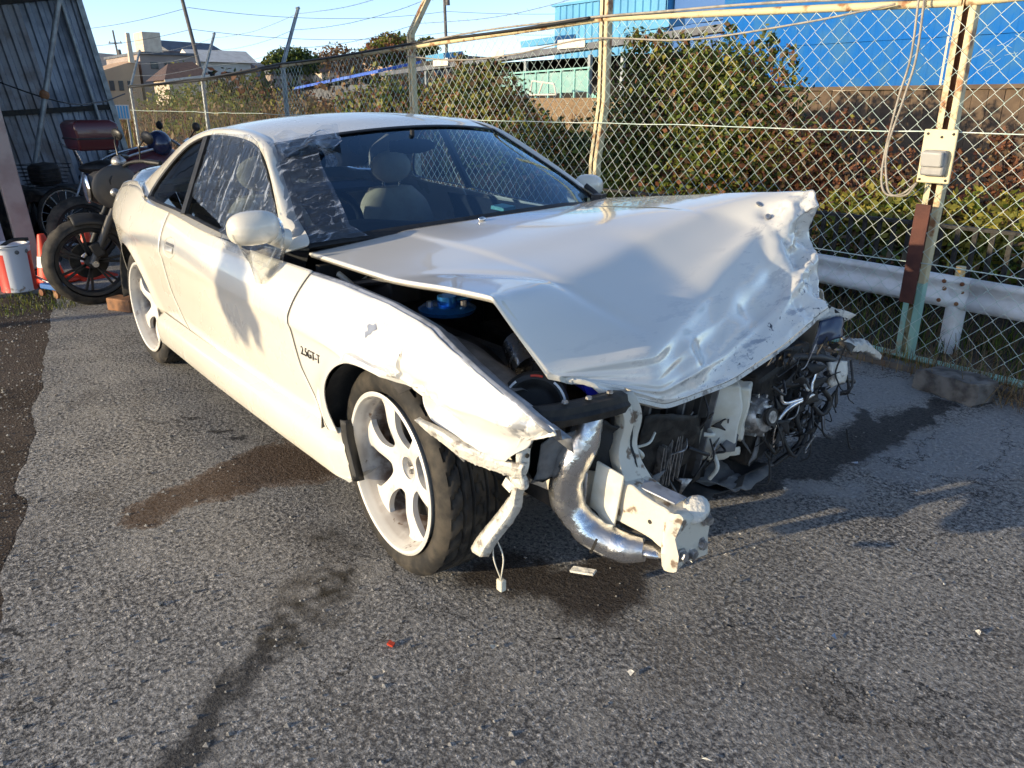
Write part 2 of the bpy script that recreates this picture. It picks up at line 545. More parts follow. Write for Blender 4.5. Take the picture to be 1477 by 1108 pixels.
for s in (-1, 1):
    # rear quarter: behind the wheel, over the arch, and forward to the door
    def zbq(x):
        return max(0.30 if x < RW else 0.372, arch(x, RW, R_ARCH))
    na = RW - R_ARCH + 0.004; nb = RW + R_ARCH - 0.004
    th = np.linspace(math.pi, 0, 60)
    xs_arch = RW + (R_ARCH - 0.004) * np.cos(th)
    xs = np.concatenate([np.linspace(-2.28, na, 24)[:-1], xs_arch, np.linspace(nb, -0.61, 14)[1:]])
    us = (xs + 2.28) / (2.28 - 0.61)
    side_panel('rear_quarter', lambda z: -2.28, lambda z: seam_r(z) - 0.003, zbq, lambda x: belt(x), s, xs=us, nz=30)
    # door
    side_panel('door', lambda z: seam_r(z) + 0.003, lambda z: seam_f(z) - 0.003, lambda x: 0.372, lambda x: belt(x), s, nx=70, nz=34)
    # side skirt
    n = 80
    X = np.linspace(-0.98, 1.04, n)
    S = np.zeros((n, 12, 3))
    prof = [(0.384, -0.048), (0.372, -0.030), (0.362, -0.012), (0.350, -0.004), (0.33, -0.001), (0.30, -0.002), (0.27, -0.006), (0.245, -0.010), (0.236, -0.014), (0.232, -0.026), (0.233, -0.06), (0.25, -0.13)]
    for i, x in enumerate(X):
        ef = sst(0.98, 1.04, x) + sst(-0.90, -0.98, x)
        for j, (z, d) in enumerate(prof):
            zz = z if j > 2 else z
            S[i, j] = (x + 0.05 * float(sst(0.8, 1.04, x)) * (0.36 - max(zz, 0.24)) / 0.13, s * (float(pch(x, P_X, P_Y)) - 0.003 + d - 0.035 * ef * (j < 9)), zz)
    grid('side_skirt', S, M['paint'], CAR, out=(0, s, 0), sharp=30)

# ---- front fenders; the right one is torn off its lower front corner
def dent_right(P):
    Q = P.copy()
    for i in range(P.shape[0]):
        for j in range(P.shape[1]):
            x, y, z = P[i, j]
            # pushed-in, kinked patch ahead of the wheel arch
            d = math.exp(-(((x - 1.50) / 0.11) ** 2 + ((z - 0.655) / 0.04) ** 2))
            q = fbm((x * 1.2, 0, z * 2.2), 9, 4, 3.1)
            y -= 0.042 * d * (1 + 0.7 * q)
            y -= 0.016 * math.exp(-(((x - 1.42) / 0.06) ** 2 + ((z - 0.69) / 0.02) ** 2))
            # torn ledge with a pushed-in pocket under it
            pk_ = float(sst(1.37, 1.43, x) * sst(1.70, 1.58, x))
            ld = 0.684 - 0.16 * (x - 1.40) + 0.004 * math.sin(40 * x)
            y -= pk_ * (0.030 * float(sst(ld, ld - 0.012, z)) - 0.026 * float(sst(ld - 0.02, ld - 0.085, z)))
            y += pk_ * 0.010 * math.exp(-((z - ld - 0.006) / 0.007) ** 2)
            # gentle waves along the whole fender, stronger at the tip
            wv = sst(1.3, 1.95, x)
            y += 0.012 * wv * fbm((x, y, z), 6, 3, 8.0) - 0.02 * wv * sst(0.66, 0.60, z)
            e = math.exp(-(((x - 1.90) / 0.06) ** 2 + ((z - 0.66) / 0.05) ** 2))
            y -= 0.018 * e * (1 + fbm((x, y, z), 22, 3, 1.0))
            z += 0.006 * wv * fbm((x, y, z), 10, 3, 5.0)
            Q[i, j] = (x, y, z)
    return Q
def zb_fr(x):
    if x < FW - 0.33: return 0.372 + 0.0 * x
    a = arch(x, FW + 0.005, 0.345, 0.34)
    low = float(np.interp(x, [1.38, 1.46, 1.555, 1.68, 1.80, 1.88, 1.95], [0.674, 0.640, 0.597, 0.568, 0.545, 0.552, 0.62]))
    if x > 1.38: return max(low, 0.3)
    return max(a, 0.372)
th = np.linspace(math.pi, 0.25 * math.pi, 44)
xs = np.concatenate([np.linspace(0.80, FW - 0.338, 16)[:-1], FW + 0.005 + 0.343 * np.cos(th), np.linspace(FW + 0.26, 1.930, 60)])
xs = np.unique(np.round(xs, 4))
side_panel('front_fender', lambda z: seam_f(z) + 0.003, lambda z: 1.930 - 0.062 * float(sst(0.652, 0.625, z)) - 0.045 * float(sst(0.632, 0.55, z)), zb_fr, fend_top, -1, xs=(xs - 0.797) / (1.930 - 0.797), nz=64, mat='hood', dent=dent_right)['label'] = 'white right front fender, scraped and torn ahead of the wheel'
FR_ = [o for o in CAR.children if o.name.startswith('front_fender')][0]
co_ = np.array([v.co for v in FR_.data.vertices])
sc_ = np.zeros(len(co_))
for i_, (x, y, z) in enumerate(co_):
    ld = 0.684 - 0.16 * (x - 1.40)
    a_ = math.exp(-((z - ld) / 0.009) ** 2) * float(sst(1.36, 1.42, x) * sst(1.62, 1.52, x))
    a_ += 0.9 * math.exp(-(((x - 1.855) / 0.05) ** 2 + ((z - 0.655) / 0.035) ** 2)) + 0.5 * math.exp(-(((x - 1.28) / 0.04) ** 2 + ((z - 0.775) / 0.03) ** 2))
    a_ += 0.5 * math.exp(-((z - zb_fr(min(x, 1.95))) / 0.010) ** 2) * float(sst(1.5, 1.6, x))
    sc_[i_] = min(1.0, a_)
at_ = FR_.data.attributes.new('scrape', 'FLOAT', 'POINT'); at_.data.foreach_set('value', sc_.astype(np.float32))
side_panel('front_fender', lambda z: seam_f(z) + 0.003, lambda z: 1.70, lambda x: max(arch(x, 1.2, 0.345, 0.34), 0.42), lambda x: fend_top(x) - 0.02, 1, nx=60, nz=20, dent=lambda P: P + np.array([[[0.0, -0.03 * float(sst(1.2, 1.7, p[0])) + 0.02 * fbm(p, 8, 3), 0] for p in r] for r in P]))

# fender inner flange along the bonnet gap
E = []
for x in np.linspace(0.80, 1.93, 50):
    zt = fend_top(x); y = float(hw(x, zt))
    E.append([(x, -(y - 0.001), zt - 0.002), (x, -(y - 0.016), zt + 0.003), (x - 0.004, -(y - 0.038), zt - 0.004), (x - 0.004, -(y - 0.044), zt - 0.03), (x - 0.004, -(y - 0.075), zt - 0.034), (x - 0.004, -(y - 0.082), zt - 0.075)])
grid('fender_flange', np.array(E), M['grey'], CAR, out=(0, 0, 1), sharp=30, thick=0.002)

# ---- greenhouse: ring of body between the side glass and the roof / windscreen
INN = np.array([[0.590, -0.803, 0.889], [0.486, -0.757, 0.986], [0.251, -0.681, 1.138], [0.081, -0.642, 1.212], [-0.090, -0.628, 1.240], [-0.326, -0.625, 1.248], [-0.546, -0.628, 1.240], [-0.763, -0.656, 1.186], [-0.946, -0.714, 1.073], [-1.062, -0.770, 0.958], [-0.984, -0.788, 0.930], [-0.552, -0.793, 0.918], [0.049, -0.804, 0.892]])
OUT = np.array([[0.640, -0.742, 0.912], [0.497, -0.697, 1.010], [0.268, -0.636, 1.138], [0.105, -0.590, 1.228], [-0.110, -0.566, 1.266], [-0.356, -0.560, 1.278], [-0.640, -0.566, 1.262], [-0.980, -0.580, 1.196], [-1.290, -0.610, 1.085], [-1.480, -0.690, 0.968], [-1.02, -0.818, 0.930], [-0.552, -0.826, 0.9115], [0.049, -0.834, 0.8855]])
def mir(P, s, shift=True):
    """left half: mirrored, and sitting a little further back and higher (the shell is racked)"""
    P = np.array(P, float).copy()
    if s > 0:
        P[..., 1] *= -1
        P[..., 0] += np.interp(P[..., 0], [-1.5, -0.3, 0.1, 0.64], [0.0, -0.06, -0.13, -0.05])
        P[..., 2] += 0.03 * sst(0.85, 1.0, P[..., 2])
    return P
NL = 160
inn = catmull(INN, NL, True); outl = catmull(OUT, NL, True)
GREEN = {}
for s in (-1, 1):
    A = mir(inn, s); B = mir(outl, s)
    n = 9
    R = np.zeros((NL + 1, n, 3))
    for k in range(n):
        t = k / (n - 1)
        R[:NL, k] = A * (1 - t) + B * t
        bul = 0.012 * math.sin(math.pi * t) * sst(0.93, 1.02, R[:NL, k, 2])
        R[:NL, k, 1] += s * bul; R[:NL, k, 2] += bul * 0.8
    R[NL] = R[0]
    grid('pillar_frame', R, M['paint'], CAR, out=(0, s, 0.4), sharp=50)
    # black weather strip round the glass
    ring = np.concatenate([A, A[:1]]); cen = A.mean(0)
    W_ = np.stack([ring + np.array([0, s * 0.004, 0]), ring + np.array([0, s * 0.008, 0]) + (cen - ring) * 0.012, ring + (cen - ring) * 0.040 + np.array([0, s * 0.004, 0]), ring + (cen - ring) * 0.045 + np.array([0, -s * 0.012, 0])], 1)
    grid('window_seal', W_, M['trim'], CAR, out=(0, s, 0.3), sharp=40)
    g = A + (cen - A) * 0.03 + np.array([0, -s * 0.006, 0])
    # two panes split at the pillar between them
    xb = lambda z: -0.515 + (0.06 * (1.23 - z) / 0.31 if s < 0 else 0.0) - (0.06 if s > 0 else 0)
    for nm, keep in (('door_window', lambda p: p[0] > xb(p[2]) + 0.02), ('quarter_window', lambda p: p[0] < xb(p[2]) - 0.02)):
        loop = [p for p in g if keep(p)]
        c = np.mean(loop, 0) + np.array([0, s * 0.006, 0])
        k = len(loop); V = [c]; F = []
        for q in range(1, 5):
            for p in loop: V.append(c + (p - c) * q / 4 + np.array([0, s * 0.006 * (1 - (q / 4) ** 2), 0]) * 0)
        for j in range(k):
            F.append((0, 1 + j, 1 + (j + 1) % k))
            for q in range(3): F.append((1 + q * k + j, 1 + (q + 1) * k + j, 1 + (q + 1) * k + (j + 1) % k, 1 + q * k + (j + 1) % k))
        mesh(nm, V, F, M['glass'], CAR, True, 180)
    b = MB()
    top, bot = mir(np.array([[-0.515, -0.634, 1.236], [-0.470, -0.793, 0.915]]), s)
    b.beam(top + np.array([0, s * .004, 0]), bot + np.array([0, s * .004, 0]), 0.052, 0.016, up=(0, s, 0.4))
    b.make('window_pillar', M['trim'], CAR, smooth=False)
    GREEN[s] = (A, B)

# ---- windscreen, roof, rear screen
BR = [np.array(p) for p in ((0.640, -0.742, 0.912), (0.585, 0.742, 0.948))]
HR = [np.array(p) for p in ((0.105, -0.590, 1.228), (-0.025, 0.590, 1.258))]
def arc3(a, m, b, n):
    t = np.linspace(0, 1, n)[:, None]
    return (1 - t) ** 2 * a + 2 * t * (1 - t) * (2 * np.array(m) - (a + b) / 2) + t * t * b
NW = 41
base_c = arc3(BR[0], (0.735, 0.0, 0.955), BR[1], NW)
head_c = arc3(HR[0], (0.115, 0.0, 1.284), HR[1], NW)
Wn = 22
WS = np.zeros((Wn, NW, 3))
edge = {}
for i in range(Wn):
    t = i / (Wn - 1)
    WS[i] = base_c * (1 - t) + head_c * t
    WS[i] += np.array([0.018, 0, 0.028]) * math.sin(math.pi * t)
# body edge of the screen follows the pillar line
for i in range(Wn):
    t = i / (Wn - 1)
    for s, col in ((-1, 0), (1, NW - 1)):
        tgt = mir(np.array([catmull(OUT[:4], 61)[int(t * 60)]]), s)[0]
        d = tgt - WS[i, col]
        for j in range(NW):
            wgt = max(0, 1 - abs(j - col) / 10.0) ** 2
            WS[i, j] += d * wgt
shield = grid('windscreen', WS + np.array([-0.004, 0, -0.004]), M['shield'], CAR, out=(1, 0, 1), sharp=180)
# black band round the screen (seal), a strip lying on the glass edge
def band(name, L, inner, wdt, mat, lift=0.003):
    L = np.asarray(L); inner = np.asarray(inner)
    d = inner - L; d /= np.linalg.norm(d, axis=1)[:, None] + 1e-9
    up = np.array([0.35, 0, 0.5]); up /= np.linalg.norm(up)
    G = np.stack([L - d * 0.004 + up * 0.0, L + d * wdt * 0.3 + up * (lift + 0.002), L + d * wdt + up * lift, L + d * wdt - up * 0.002], 1)
    return grid(name, G, mat, CAR, out=(0.6, 0, 1), sharp=50)
band('screen_seal', WS[-1], WS[-4], 0.020, M['trim'])
band('screen_seal', WS[:, 0], WS[:, 3], 0.022, M['trim'])
band('screen_seal', WS[:, -1], WS[:, -4], 0.022, M['trim'])
band('screen_seal', WS[0], WS[3], 0.03, M['trim'])

NR = 40
eR = np.concatenate([catmull(OUT[3:8], NR)]); eL = mir(eR, 1)
rear_c = arc3(eR[-1], (-1.08, 0, 1.255), eL[-1], NW)
RF = np.zeros((NR, NW, 3))
for i in range(NR):
    t = i / (NR - 1)
    mid = np.array([np.interp(t, [0, 1], [0.115, -1.08]), 0, float(pch(t, [0, 0.2, 0.45, 0.75, 1], [1.284, 1.318, 1.334, 1.318, 1.255]))])
    y = np.linspace(-1, 1, NW)
    row = arc3(eR[i], mid, eL[i], NW)
    RF[i] = row
RF[0] = head_c
roof = grid('roof', RF, M['paint'], CAR, out=(0, 0, 1), sharp=180)
dk = [mir(np.array([[-1.480, -0.690, 0.968]]), s)[0] for s in (-1, 1)]
deck_c = arc3(dk[0], (-1.66, 0, 0.985), dk[1], NW)
RS = np.zeros((14, NW, 3))
eb = catmull(OUT[7:10], 14)
for i in range(14):
    t = i / 13
    row = rear_c * (1 - t) + deck_c * t
    row += np.array([0, 0, 0.03 * math.sin(math.pi * t)])
    for s, col in ((-1, 0), (1, NW - 1)):
        d = mir(eb[i:i + 1], s)[0] - row[col]
        for j in range(NW): row[j] = row[j] + d * max(0, 1 - abs(j - col) / 9.0) ** 2
    RS[i] = row
grid('rear_screen', RS, M['glass'], CAR, out=(-1, 0, 1), sharp=180)
# ---- boot lid, spoiler, tail
DK = np.zeros((16, NW, 3))
end = arc3(np.array([-2.22, -0.60, 0.86]), (-2.36, 0, 0.895), np.array([-2.22, 0.60, 0.86]), NW)
for i in range(16):
    t = i / 15
    DK[i] = deck_c * (1 - t) + end * t
    DK[i, :, 2] += 0.03 * math.sin(math.pi * t)
grid('boot_lid', DK, M['paint'], CAR, out=(0, 0, 1), sharp=180)
for s in (-1, 1):   # shoulder between boot lid and quarter panel
    X = np.linspace(-2.26, -1.03, 40)
    G = np.zeros((40, 7, 3))
    for i, x in enumerate(X):
        a = np.array([x, -float(hw(x, belt(max(x, -1.9)))), belt(max(x, -1.9)) - 0.001])
        if x > -1.48: b_ = catmull(OUT[9:11], 12)[int(np.interp(x, [-1.48, -1.02], [0, 11]))]
        else:
            t = (x + 1.48) / (-2.22 + 1.48)
            b_ = np.array([-1.480, -0.690, 0.968]) * (1 - t) + np.array([-2.22, -0.60, 0.86]) * t + np.array([0, 0, 0.03 * math.sin(math.pi * t)])
        for k in range(7):
            t = k / 6
            G[i, k] = a * (1 - t) + b_ * t + np.array([0, -0.3, 1.0]) * 0.014 * math.sin(math.pi * t)
    grid('rear_shoulder', mir(G, s) if s < 0 else G * np.array([1, -1, 1]), M['paint'], CAR, out=(0, s, 1), sharp=180)
SPL = np.zeros((NW, 7, 3))
for j in range(NW):
    y = -0.70 + 1.40 * j / (NW - 1)
    c = 1 - (abs(y) / 0.70) ** 4
    x0 = -2.02 - 0.10 * (1 - (y / 0.7) ** 2) + 0.42 * (abs(y) / 0.7) ** 6
    zz = 0.93 + 0.07 * (0.35 + 0.65 * c)
    SPL[j] = [(x0 + 0.13, y, 0.915), (x0 + 0.10, y, zz - 0.01), (x0 + 0.05, y, zz + 0.008), (x0 - 0.05, y, zz + 0.016), (x0 - 0.085, y, zz + 0.008), (x0 - 0.085, y, zz - 0.012), (x0 - 0.02, y, 0.905)]
grid('rear_spoiler', SPL, M['paint'], CAR, out=(0, 0, 1), sharp=50)
TB = np.zeros((NW, 9, 3))
for j in range(NW):
    a = -1 + 2 * j / (NW - 1)
    y = 0.66 * np.sign(a) * abs(a) ** 0.8
    x = -2.34 + 0.12 * abs(a) ** 4
    for k, (z, d) in enumerate(((0.875, 0.02), (0.80, -0.03), (0.70, -0.05), (0.60, -0.07), (0.50, -0.08), (0.42, -0.06), (0.34, -0.03), (0.29, 0.0), (0.27, 0.06))):
        TB[j, k] = (x + d, y * (1.0 if k < 8 else 0.95), z)
grid('rear_bumper', TB, M['paint'], CAR, out=(-1, 0, 0), sharp=60)

# ---- bonnet: popped up, its nose folded down and crumpled
HC = np.array([
 [[0.655, -0.728, 0.893], [0.715, -0.37, 0.942], [0.755, 0.0, 0.962], [0.725, 0.40, 0.966], [0.63, 0.715, 0.972]],
 [[1.20, -0.735, 0.897], [1.20, -0.36, 0.940], [1.20, 0.04, 0.975], [1.18, 0.44, 1.005], [1.12, 0.715, 1.028]],
 [[1.69, -0.735, 0.936], [1.56, -0.38, 0.905], [1.43, 0.06, 0.945], [1.40, 0.46, 1.018], [1.45, 0.725, 1.066]],
 [[1.765, -0.62, 0.735], [1.842, -0.30, 0.742], [1.685, 0.10, 0.812], [1.560, 0.53, 0.962], [1.630, 0.750, 1.087]],
 [[1.79, -0.555, 0.712], [1.872, -0.30, 0.655], [1.790, 0.06, 0.675], [1.720, 0.44, 0.765], [1.640, 0.752, 0.90]],
 [[1.845, -0.475, 0.678], [1.868, -0.28, 0.600], [1.856, 0.03, 0.593], [1.832, 0.34, 0.640], [1.785, 0.64, 0.700]]])
def refine(C, n):
    for _ in range(n):
        a = np.zeros((C.shape[0] * 2 - 1, C.shape[1], 3)); a[::2] = C; a[1::2] = (C[1:] + C[:-1]) / 2
        C = np.zeros((a.shape[0], a.shape[1] * 2 - 1, 3)); C[:, ::2] = a; C[:, 1::2] = (a[:, 1:] + a[:, :-1]) / 2
    return C
H = refine(HC, 5)
nr, nc = H.shape[:2]
def relax(H, it, w):
    for _ in range(it):
        L = H.copy()
        L[1:-1, 1:-1] = (H[:-2, 1:-1] + H[2:, 1:-1] + H[1:-1, :-2] + H[1:-1, 2:]) / 4
        L[0, 1:-1] = (H[0, :-2] + H[0, 2:]) / 2; L[-1, 1:-1] = (H[-1, :-2] + H[-1, 2:]) / 2
        L[1:-1, 0] = (H[:-2, 0] + H[2:, 0]) / 2; L[1:-1, -1] = (H[:-2, -1] + H[2:, -1]) / 2
        H = H + w[..., None] * (L - H)
    return H
rowt = np.linspace(0, 5, nr)
wgt = np.ones((nr, nc)) * np.interp(rowt, [0, 1.5, 1.9, 3, 5], [1, 1, 0.45, 0.35, 0.3])[:, None]
wgt[:, 0] *= 0.05; wgt[:, -1] *= 0.15; wgt[:, 1:6] *= 0.5
H = relax(H, 26, wgt)
# dents and wrinkles
N_ = np.zeros_like(H)
du = np.gradient(H, axis=0); dv = np.gradient(H, axis=1)
N_ = np.cross(du, dv); N_ /= np.linalg.norm(N_, axis=2)[..., None] + 1e-9
if N_[5, 60, 2] < 0: N_ = -N_
scr = np.zeros((nr, nc))
for i in range(nr):
    for j in range(nc):
        x, y, z = H[i, j]; r = rowt[i]; cc = 4 * j / (nc - 1)
        fr = float(sst(2.55, 3.1, r)); lft = float(sst(1.6, 4.0, cc))
        cr = fbm((x * 1.0, y * 0.8, z * 1.3), 5.5, 4, 2.3)
        ridge = 1 - abs(fbm((x, y * 0.6, z), 4.2, 3, 9.7)) * 2.4
        rid2 = max(0.0, 1 - 2.6 * abs(fbm((cc * 0.42, r * 0.75, 0.3), 1.0, 2, 5.2)))
        h = fr * (0.006 * fbm((cc * 0.7, r * 1.3, 0), 1.0, 3, 2.3) + 0.015 * rid2 - 0.008 * math.exp(-((r - 3.75) / 0.16) ** 2) + 0.008 * math.exp(-((r - 4.25) / 0.12) ** 2)) * (0.5 + 0.7 * lft)
        # vertical pleats at the left end of the folded nose
        h += fr * float(sst(2.9, 3.7, cc)) * 0.017 * (abs(math.sin(21 * y + 7 * z + 2.5 * cr)) - 0.6)
        # broad gentle waves and a diagonal buckle line across the top
        top = float(sst(0.5, 1.6, r)) * (1 - fr)
        h += top * 0.0045 * fbm((x, y, z), 2.4, 2, 4.4)
        dline = (x - 1.30) * 0.62 - (y + 0.62) * 0.78
        h -= 0.007 * math.exp(-(dline / 0.035) ** 2) * float(sst(1.0, 1.6, r)) * (1 - fr) * float(sst(1.7, 0.5, cc))
        # small bonnet swage lines running fore and aft
        for yl in (-0.40, 0.42):
            h += 0.0035 * float(sst(yl - 0.02, yl + 0.02, y) if yl < 0 else sst(yl + 0.02, yl - 0.02, y)) * (1 - float(sst(1.6, 2.4, r)))
        for (px, py, pz, rr, am) in ((1.56, 0.60, 1.02, 0.035, -0.02), (1.60, 0.70, 0.95, 0.05, -0.03), (1.66, 0.55, 0.86, 0.06, 0.022), (1.75, 0.30, 0.76, 0.07, -0.02), (1.83, -0.12, 0.69, 0.05, 0.02)):
            d = math.sqrt((x - px) ** 2 + (y - py) ** 2 + (z - pz) ** 2)
            h += am * math.exp(-(d / rr) ** 2)
        H[i, j] += N_[i, j] * h
        scr[i, j] = max(0.0, min(1.0, fr * (0.22 + 0.45 * float(sst(2.8, 4.0, cc)) + 0.85 * float(sst(4.0, 4.6, r)))))
Hm = grid('bonnet', H, M['hood'], CAR, out=(0.3, 0, 1), sharp=34)
at = Hm.data.attributes.new('scrape', 'FLOAT', 'POINT')
at.data.foreach_set('value', scr.reshape(-1).astype(np.float32))
solid(Hm, 0.003)
Hm['label'] = 'white crumpled bonnet, raised, with its nose folded down'
# rolled return edge under the nose and folded side lip on the right
LIP = np.stack([H[-1] + np.array([0.001, 0, -0.001]), H[-1] + np.array([0.006, 0, -0.012]), H[-1] + np.array([-0.012, 0, -0.020]), H[-1] + np.array([-0.04, 0, -0.010])], 1)
grid('bonnet_lip', LIP, M['torn'], Hm, out=(1, 0, -0.3), sharp=50)
E = H[:, 0]
G = np.stack([E, E + np.array([0, -0.003, -0.006]), E + np.array([0, 0.004, -0.016]), E + np.array([0, 0.035, -0.014])], 1)
grid('bonnet_edge', G, M['paint'], Hm, out=(0, -1, 0), sharp=60)
for (p, d, r) in (((1.50, 0.622, 1.037), (0.5, 0.2, 1), 0.026), ((1.555, 0.60, 1.0), (1, 0.1, .5), 0.02)):
    b = MB(); q = Vector(d).to_track_quat('Z', 'Y').to_euler()
    b.ell(p, (r, r * 0.55, 0.006), q)
    b.make('paint_chip', M['grey'], Hm)
# washer jets and wiper
b = MB()
b.ell((0.80, -0.10, 0.971), (0.012, 0.018, 0.008)); b.make('washer_jet', M['alu'], Hm)
b = MB(); b.ell((0.80, 0.52, 0.976), (0.012, 0.018, 0.008)); b.make('washer_jet', M['alu'], Hm)
b = MB()
b.tube([(0.60, 0.70, 0.97), (0.55, 0.74, 0.985), (0.50, 0.72, 1.02)], 0.012, 8, smooth_n=10)
b.box((0.60, 0.71, 0.972), (0.05, 0.06, 0.035), (0, 0, 0.4))
b.make('wiper_arm', M['trim'], CAR)

# ---- wheels
def tyre_mesh(name, R, Rr, W, parent, seg=150):
    """tyre about the Y axis, outer face at -Y; tread blocks are real relief"""
    prof = []
    hb = W / 2
    side_ = [(Rr - 0.004, -hb + 0.016), (Rr + 0.006, -hb + 0.006), (Rr + 0.022, -hb + 0.001), (Rr + 0.040, -hb - 0.002), (R - 0.030, -hb + 0.0), (R - 0.016, -hb + 0.006), (R - 0.006, -hb + 0.016)]
    tread = [(R - 0.002 - 0.004 * (y / hb) ** 2, y) for y in np.linspace(-hb + 0.024, hb - 0.024, 31)]
    prof = side_ + tread + [(r, -y) for r, y in side_[::-1]]
    V = []; n = len(prof)
    for k in range(seg):
        a = 2 * math.pi * k / seg
        for j, (r, y) in enumerate(prof):
            rr = r
            if len(side_) <= j < len(side_) + 31:
                q = j - len(side_)
                ay = abs(y) / hb
                if q in (6, 11, 19, 24): rr -= 0.010
                ph = (k * 1.0 + (abs(q - 15) * 0.55)) % 5
                if ph < 1.3 and (ay > 0.30 or ay < 0.12): rr -= 0.009
            elif 4 <= j <= 6 and k % 5 == 0: rr -= 0.003
            V.append((rr * math.cos(a), y, rr * math.sin(a)))
    F = grid_faces(seg, n, closed_u=True)
    return mesh(name, V, F, M['tyre'], parent, True, 40)

def rim_mesh(parent, Rr, rot=0.0):
    """six-spoke disc: every sixth is a wedge with a rounded window cut in it"""
    b = []
    # barrel and lip
    prof = [(Rr + 0.001, -0.112), (Rr + 0.004, -0.118), (Rr - 0.003, -0.122), (Rr - 0.010, -0.119), (Rr - 0.014, -0.108), (Rr - 0.016, -0.085), (Rr - 0.026, -0.070), (Rr - 0.032, -0.02), (Rr - 0.036, 0.05), (Rr - 0.018, 0.10), (Rr, 0.108)]
    V, F = lathe_geo(prof, 72, 'Y')
    bar = mesh('barrel', V, [q[::-1] for q in F], M['rim'], None, True, 45)
    V = []; F = []
    zf = lambda r: -0.082 + 0.040 * math.exp(-((r - 0.0) / 0.085) ** 2) + 0.012 * sst(0.12, Rr, r)   # concave centre
    N = 48
    Ro = Rr - 0.019; Ri = 0.036
    for sct in range(6):
        a0 = rot + sct * math.pi / 3
        # outer loop: wedge from Ri to Ro, +-30 degrees; inner: window
        outer = []; win = []
        for k in range(N):
            t = k / N * 4
            if t < 1: outer.append((Ri + (Ro - Ri) * t, -math.pi / 6))
            elif t < 2: outer.append((Ro, -math.pi / 6 + (t - 1) * math.pi / 3))
            elif t < 3: outer.append((Ro - (Ro - Ri) * (t - 2), math.pi / 6))
            else: outer.append((Ri, math.pi / 6 - (t - 3) * math.pi / 3))
        cr, hr = 0.158, 0.076
        for k in range(N):
            r, a = outer[k]
            # superellipse window, in the (radial, tangential) frame
            u = (r - (Ro + Ri) / 2) / ((Ro - Ri) / 2); v = a / (math.pi / 6)
            L = (abs(u) ** 3.4 + abs(v) ** 3.4) ** (1 / 3.4)
            u /= L; v /= L
            rw = cr + hr * u
            hwid = np.interp(u, [-1, -0.4, 0.5, 1], [0.025, 0.047, 0.073, 0.088])
            win.append((rw, math.atan2(hwid * v, rw)))
        base = len(V); rows = 7
        for q in range(rows):
            t = q / (rows - 1)
            for k in range(N):
                r = outer[k][0] * (1 - t) + win[k][0] * t
                a = outer[k][1] * (1 - t) + win[k][1] * t + a0
                dz = 0.006 * t ** 3
                V.append((r * math.cos(a), zf(r) + dz, r * math.sin(a)))
        # walls of the window going back
        for k in range(N):
            r, a = win[k]; a += a0
            V.append((r * math.cos(a), zf(r) + 0.024, r * math.sin(a)))
        for q in range(rows):
            for k in range(N):
                F.append((base + q * N + k, base + (q + 1) * N + k, base + (q + 1) * N + (k + 1) % N, base + q * N + (k + 1) % N))
    # hub ring and recess
    k0 = len(V)
    hv, hf = lathe_geo([(0.046, zf(0.046) - 0.001), (0.040, zf(0.04) + 0.002), (0.036, zf(0.036) + 0.008), (0.033, zf(0.03) + 0.022), (0.0, zf(0.03) + 0.022)], 36, 'Y')
    V += hv; F += [tuple(i + k0 for i in q) for q in hf]
    me_o = mesh('spokes', V, F, M['rim'], parent, True, 42)
    bar.parent = parent
    for o, val in ((bar, 1.0), (me_o, 0.35)):
        co = np.array([v.co for v in o.data.vertices])
        rr = np.hypot(co[:, 0], co[:, 2])
        a = (sst(Rr - 0.012, Rr - 0.022, rr) * (0.5 + 0.5 * (co[:, 2] < 0))) * val
        if val == 1.0: a = np.maximum(np.maximum(a, 2.0 * sst(-0.078, -0.055, co[:, 1])), 1.45 * sst(-0.114, -0.104, co[:, 1]) * (rr < Rr - 0.005))
        at = o.data.attributes.new('rust', 'FLOAT', 'POINT'); at.data.foreach_set('value', a.astype(np.float32))
    for q in range(5):
        a = rot + 0.3 + q * 2 * math.pi / 5
        nb = MB(); nb.lathe([(0, -0.012), (0.007, -0.012), (0.009, -0.004), (0.009, 0.015)], 6, 'Y', (0.021 * math.cos(a), zf(0.03) + 0.020, 0.021 * math.sin(a)))
        nb.make('wheel_nut', M['steel'], parent, smooth=False)
    return me_o

def wheel(loc, R, Rr, steer, side, rot):
    e = thing('wheel', None, None, loc, steer)
    e.parent = CAR
    if side > 0: e.rotation_euler.z += math.pi
    t = tyre_mesh('tyre', R, Rr, 0.225, e)
    rim_mesh(e, Rr, rot)
    b = MB(); b.lathe([(0.06, -0.03), (0.155, -0.03), (0.155, -0.005), (0.06, -0.005)], 40, 'Y')
    b.lathe([(0.0, -0.012), (0.07, -0.012), (0.075, -0.008), (0.075, 0.03), (0.0, 0.03)], 24, 'Y')
    b.make('brake_disc', M['dirtyblack'], e)
    b = MB(); b.box((0.12, -0.02, 0.06), (0.07, 0.07, 0.17), (0, -0.45, 0)); o = b.make('brake_caliper', M['dirtyblack'], e); bevel(o, 0.012)
    return e
wheel((FW, -0.705, 0.328), 0.330, 0.250, rad(-2.5), -1, rad(18))
wheel((RW, -0.705, 0.322), 0.324, 0.243, rad(1.5), -1, rad(5))
wheel((1.18, 0.70, 0.322), 0.324, 0.243, rad(6), 1, 0.3)
wheel((RW, 0.70, 0.322), 0.324, 0.243, 0, 1, 0.5)

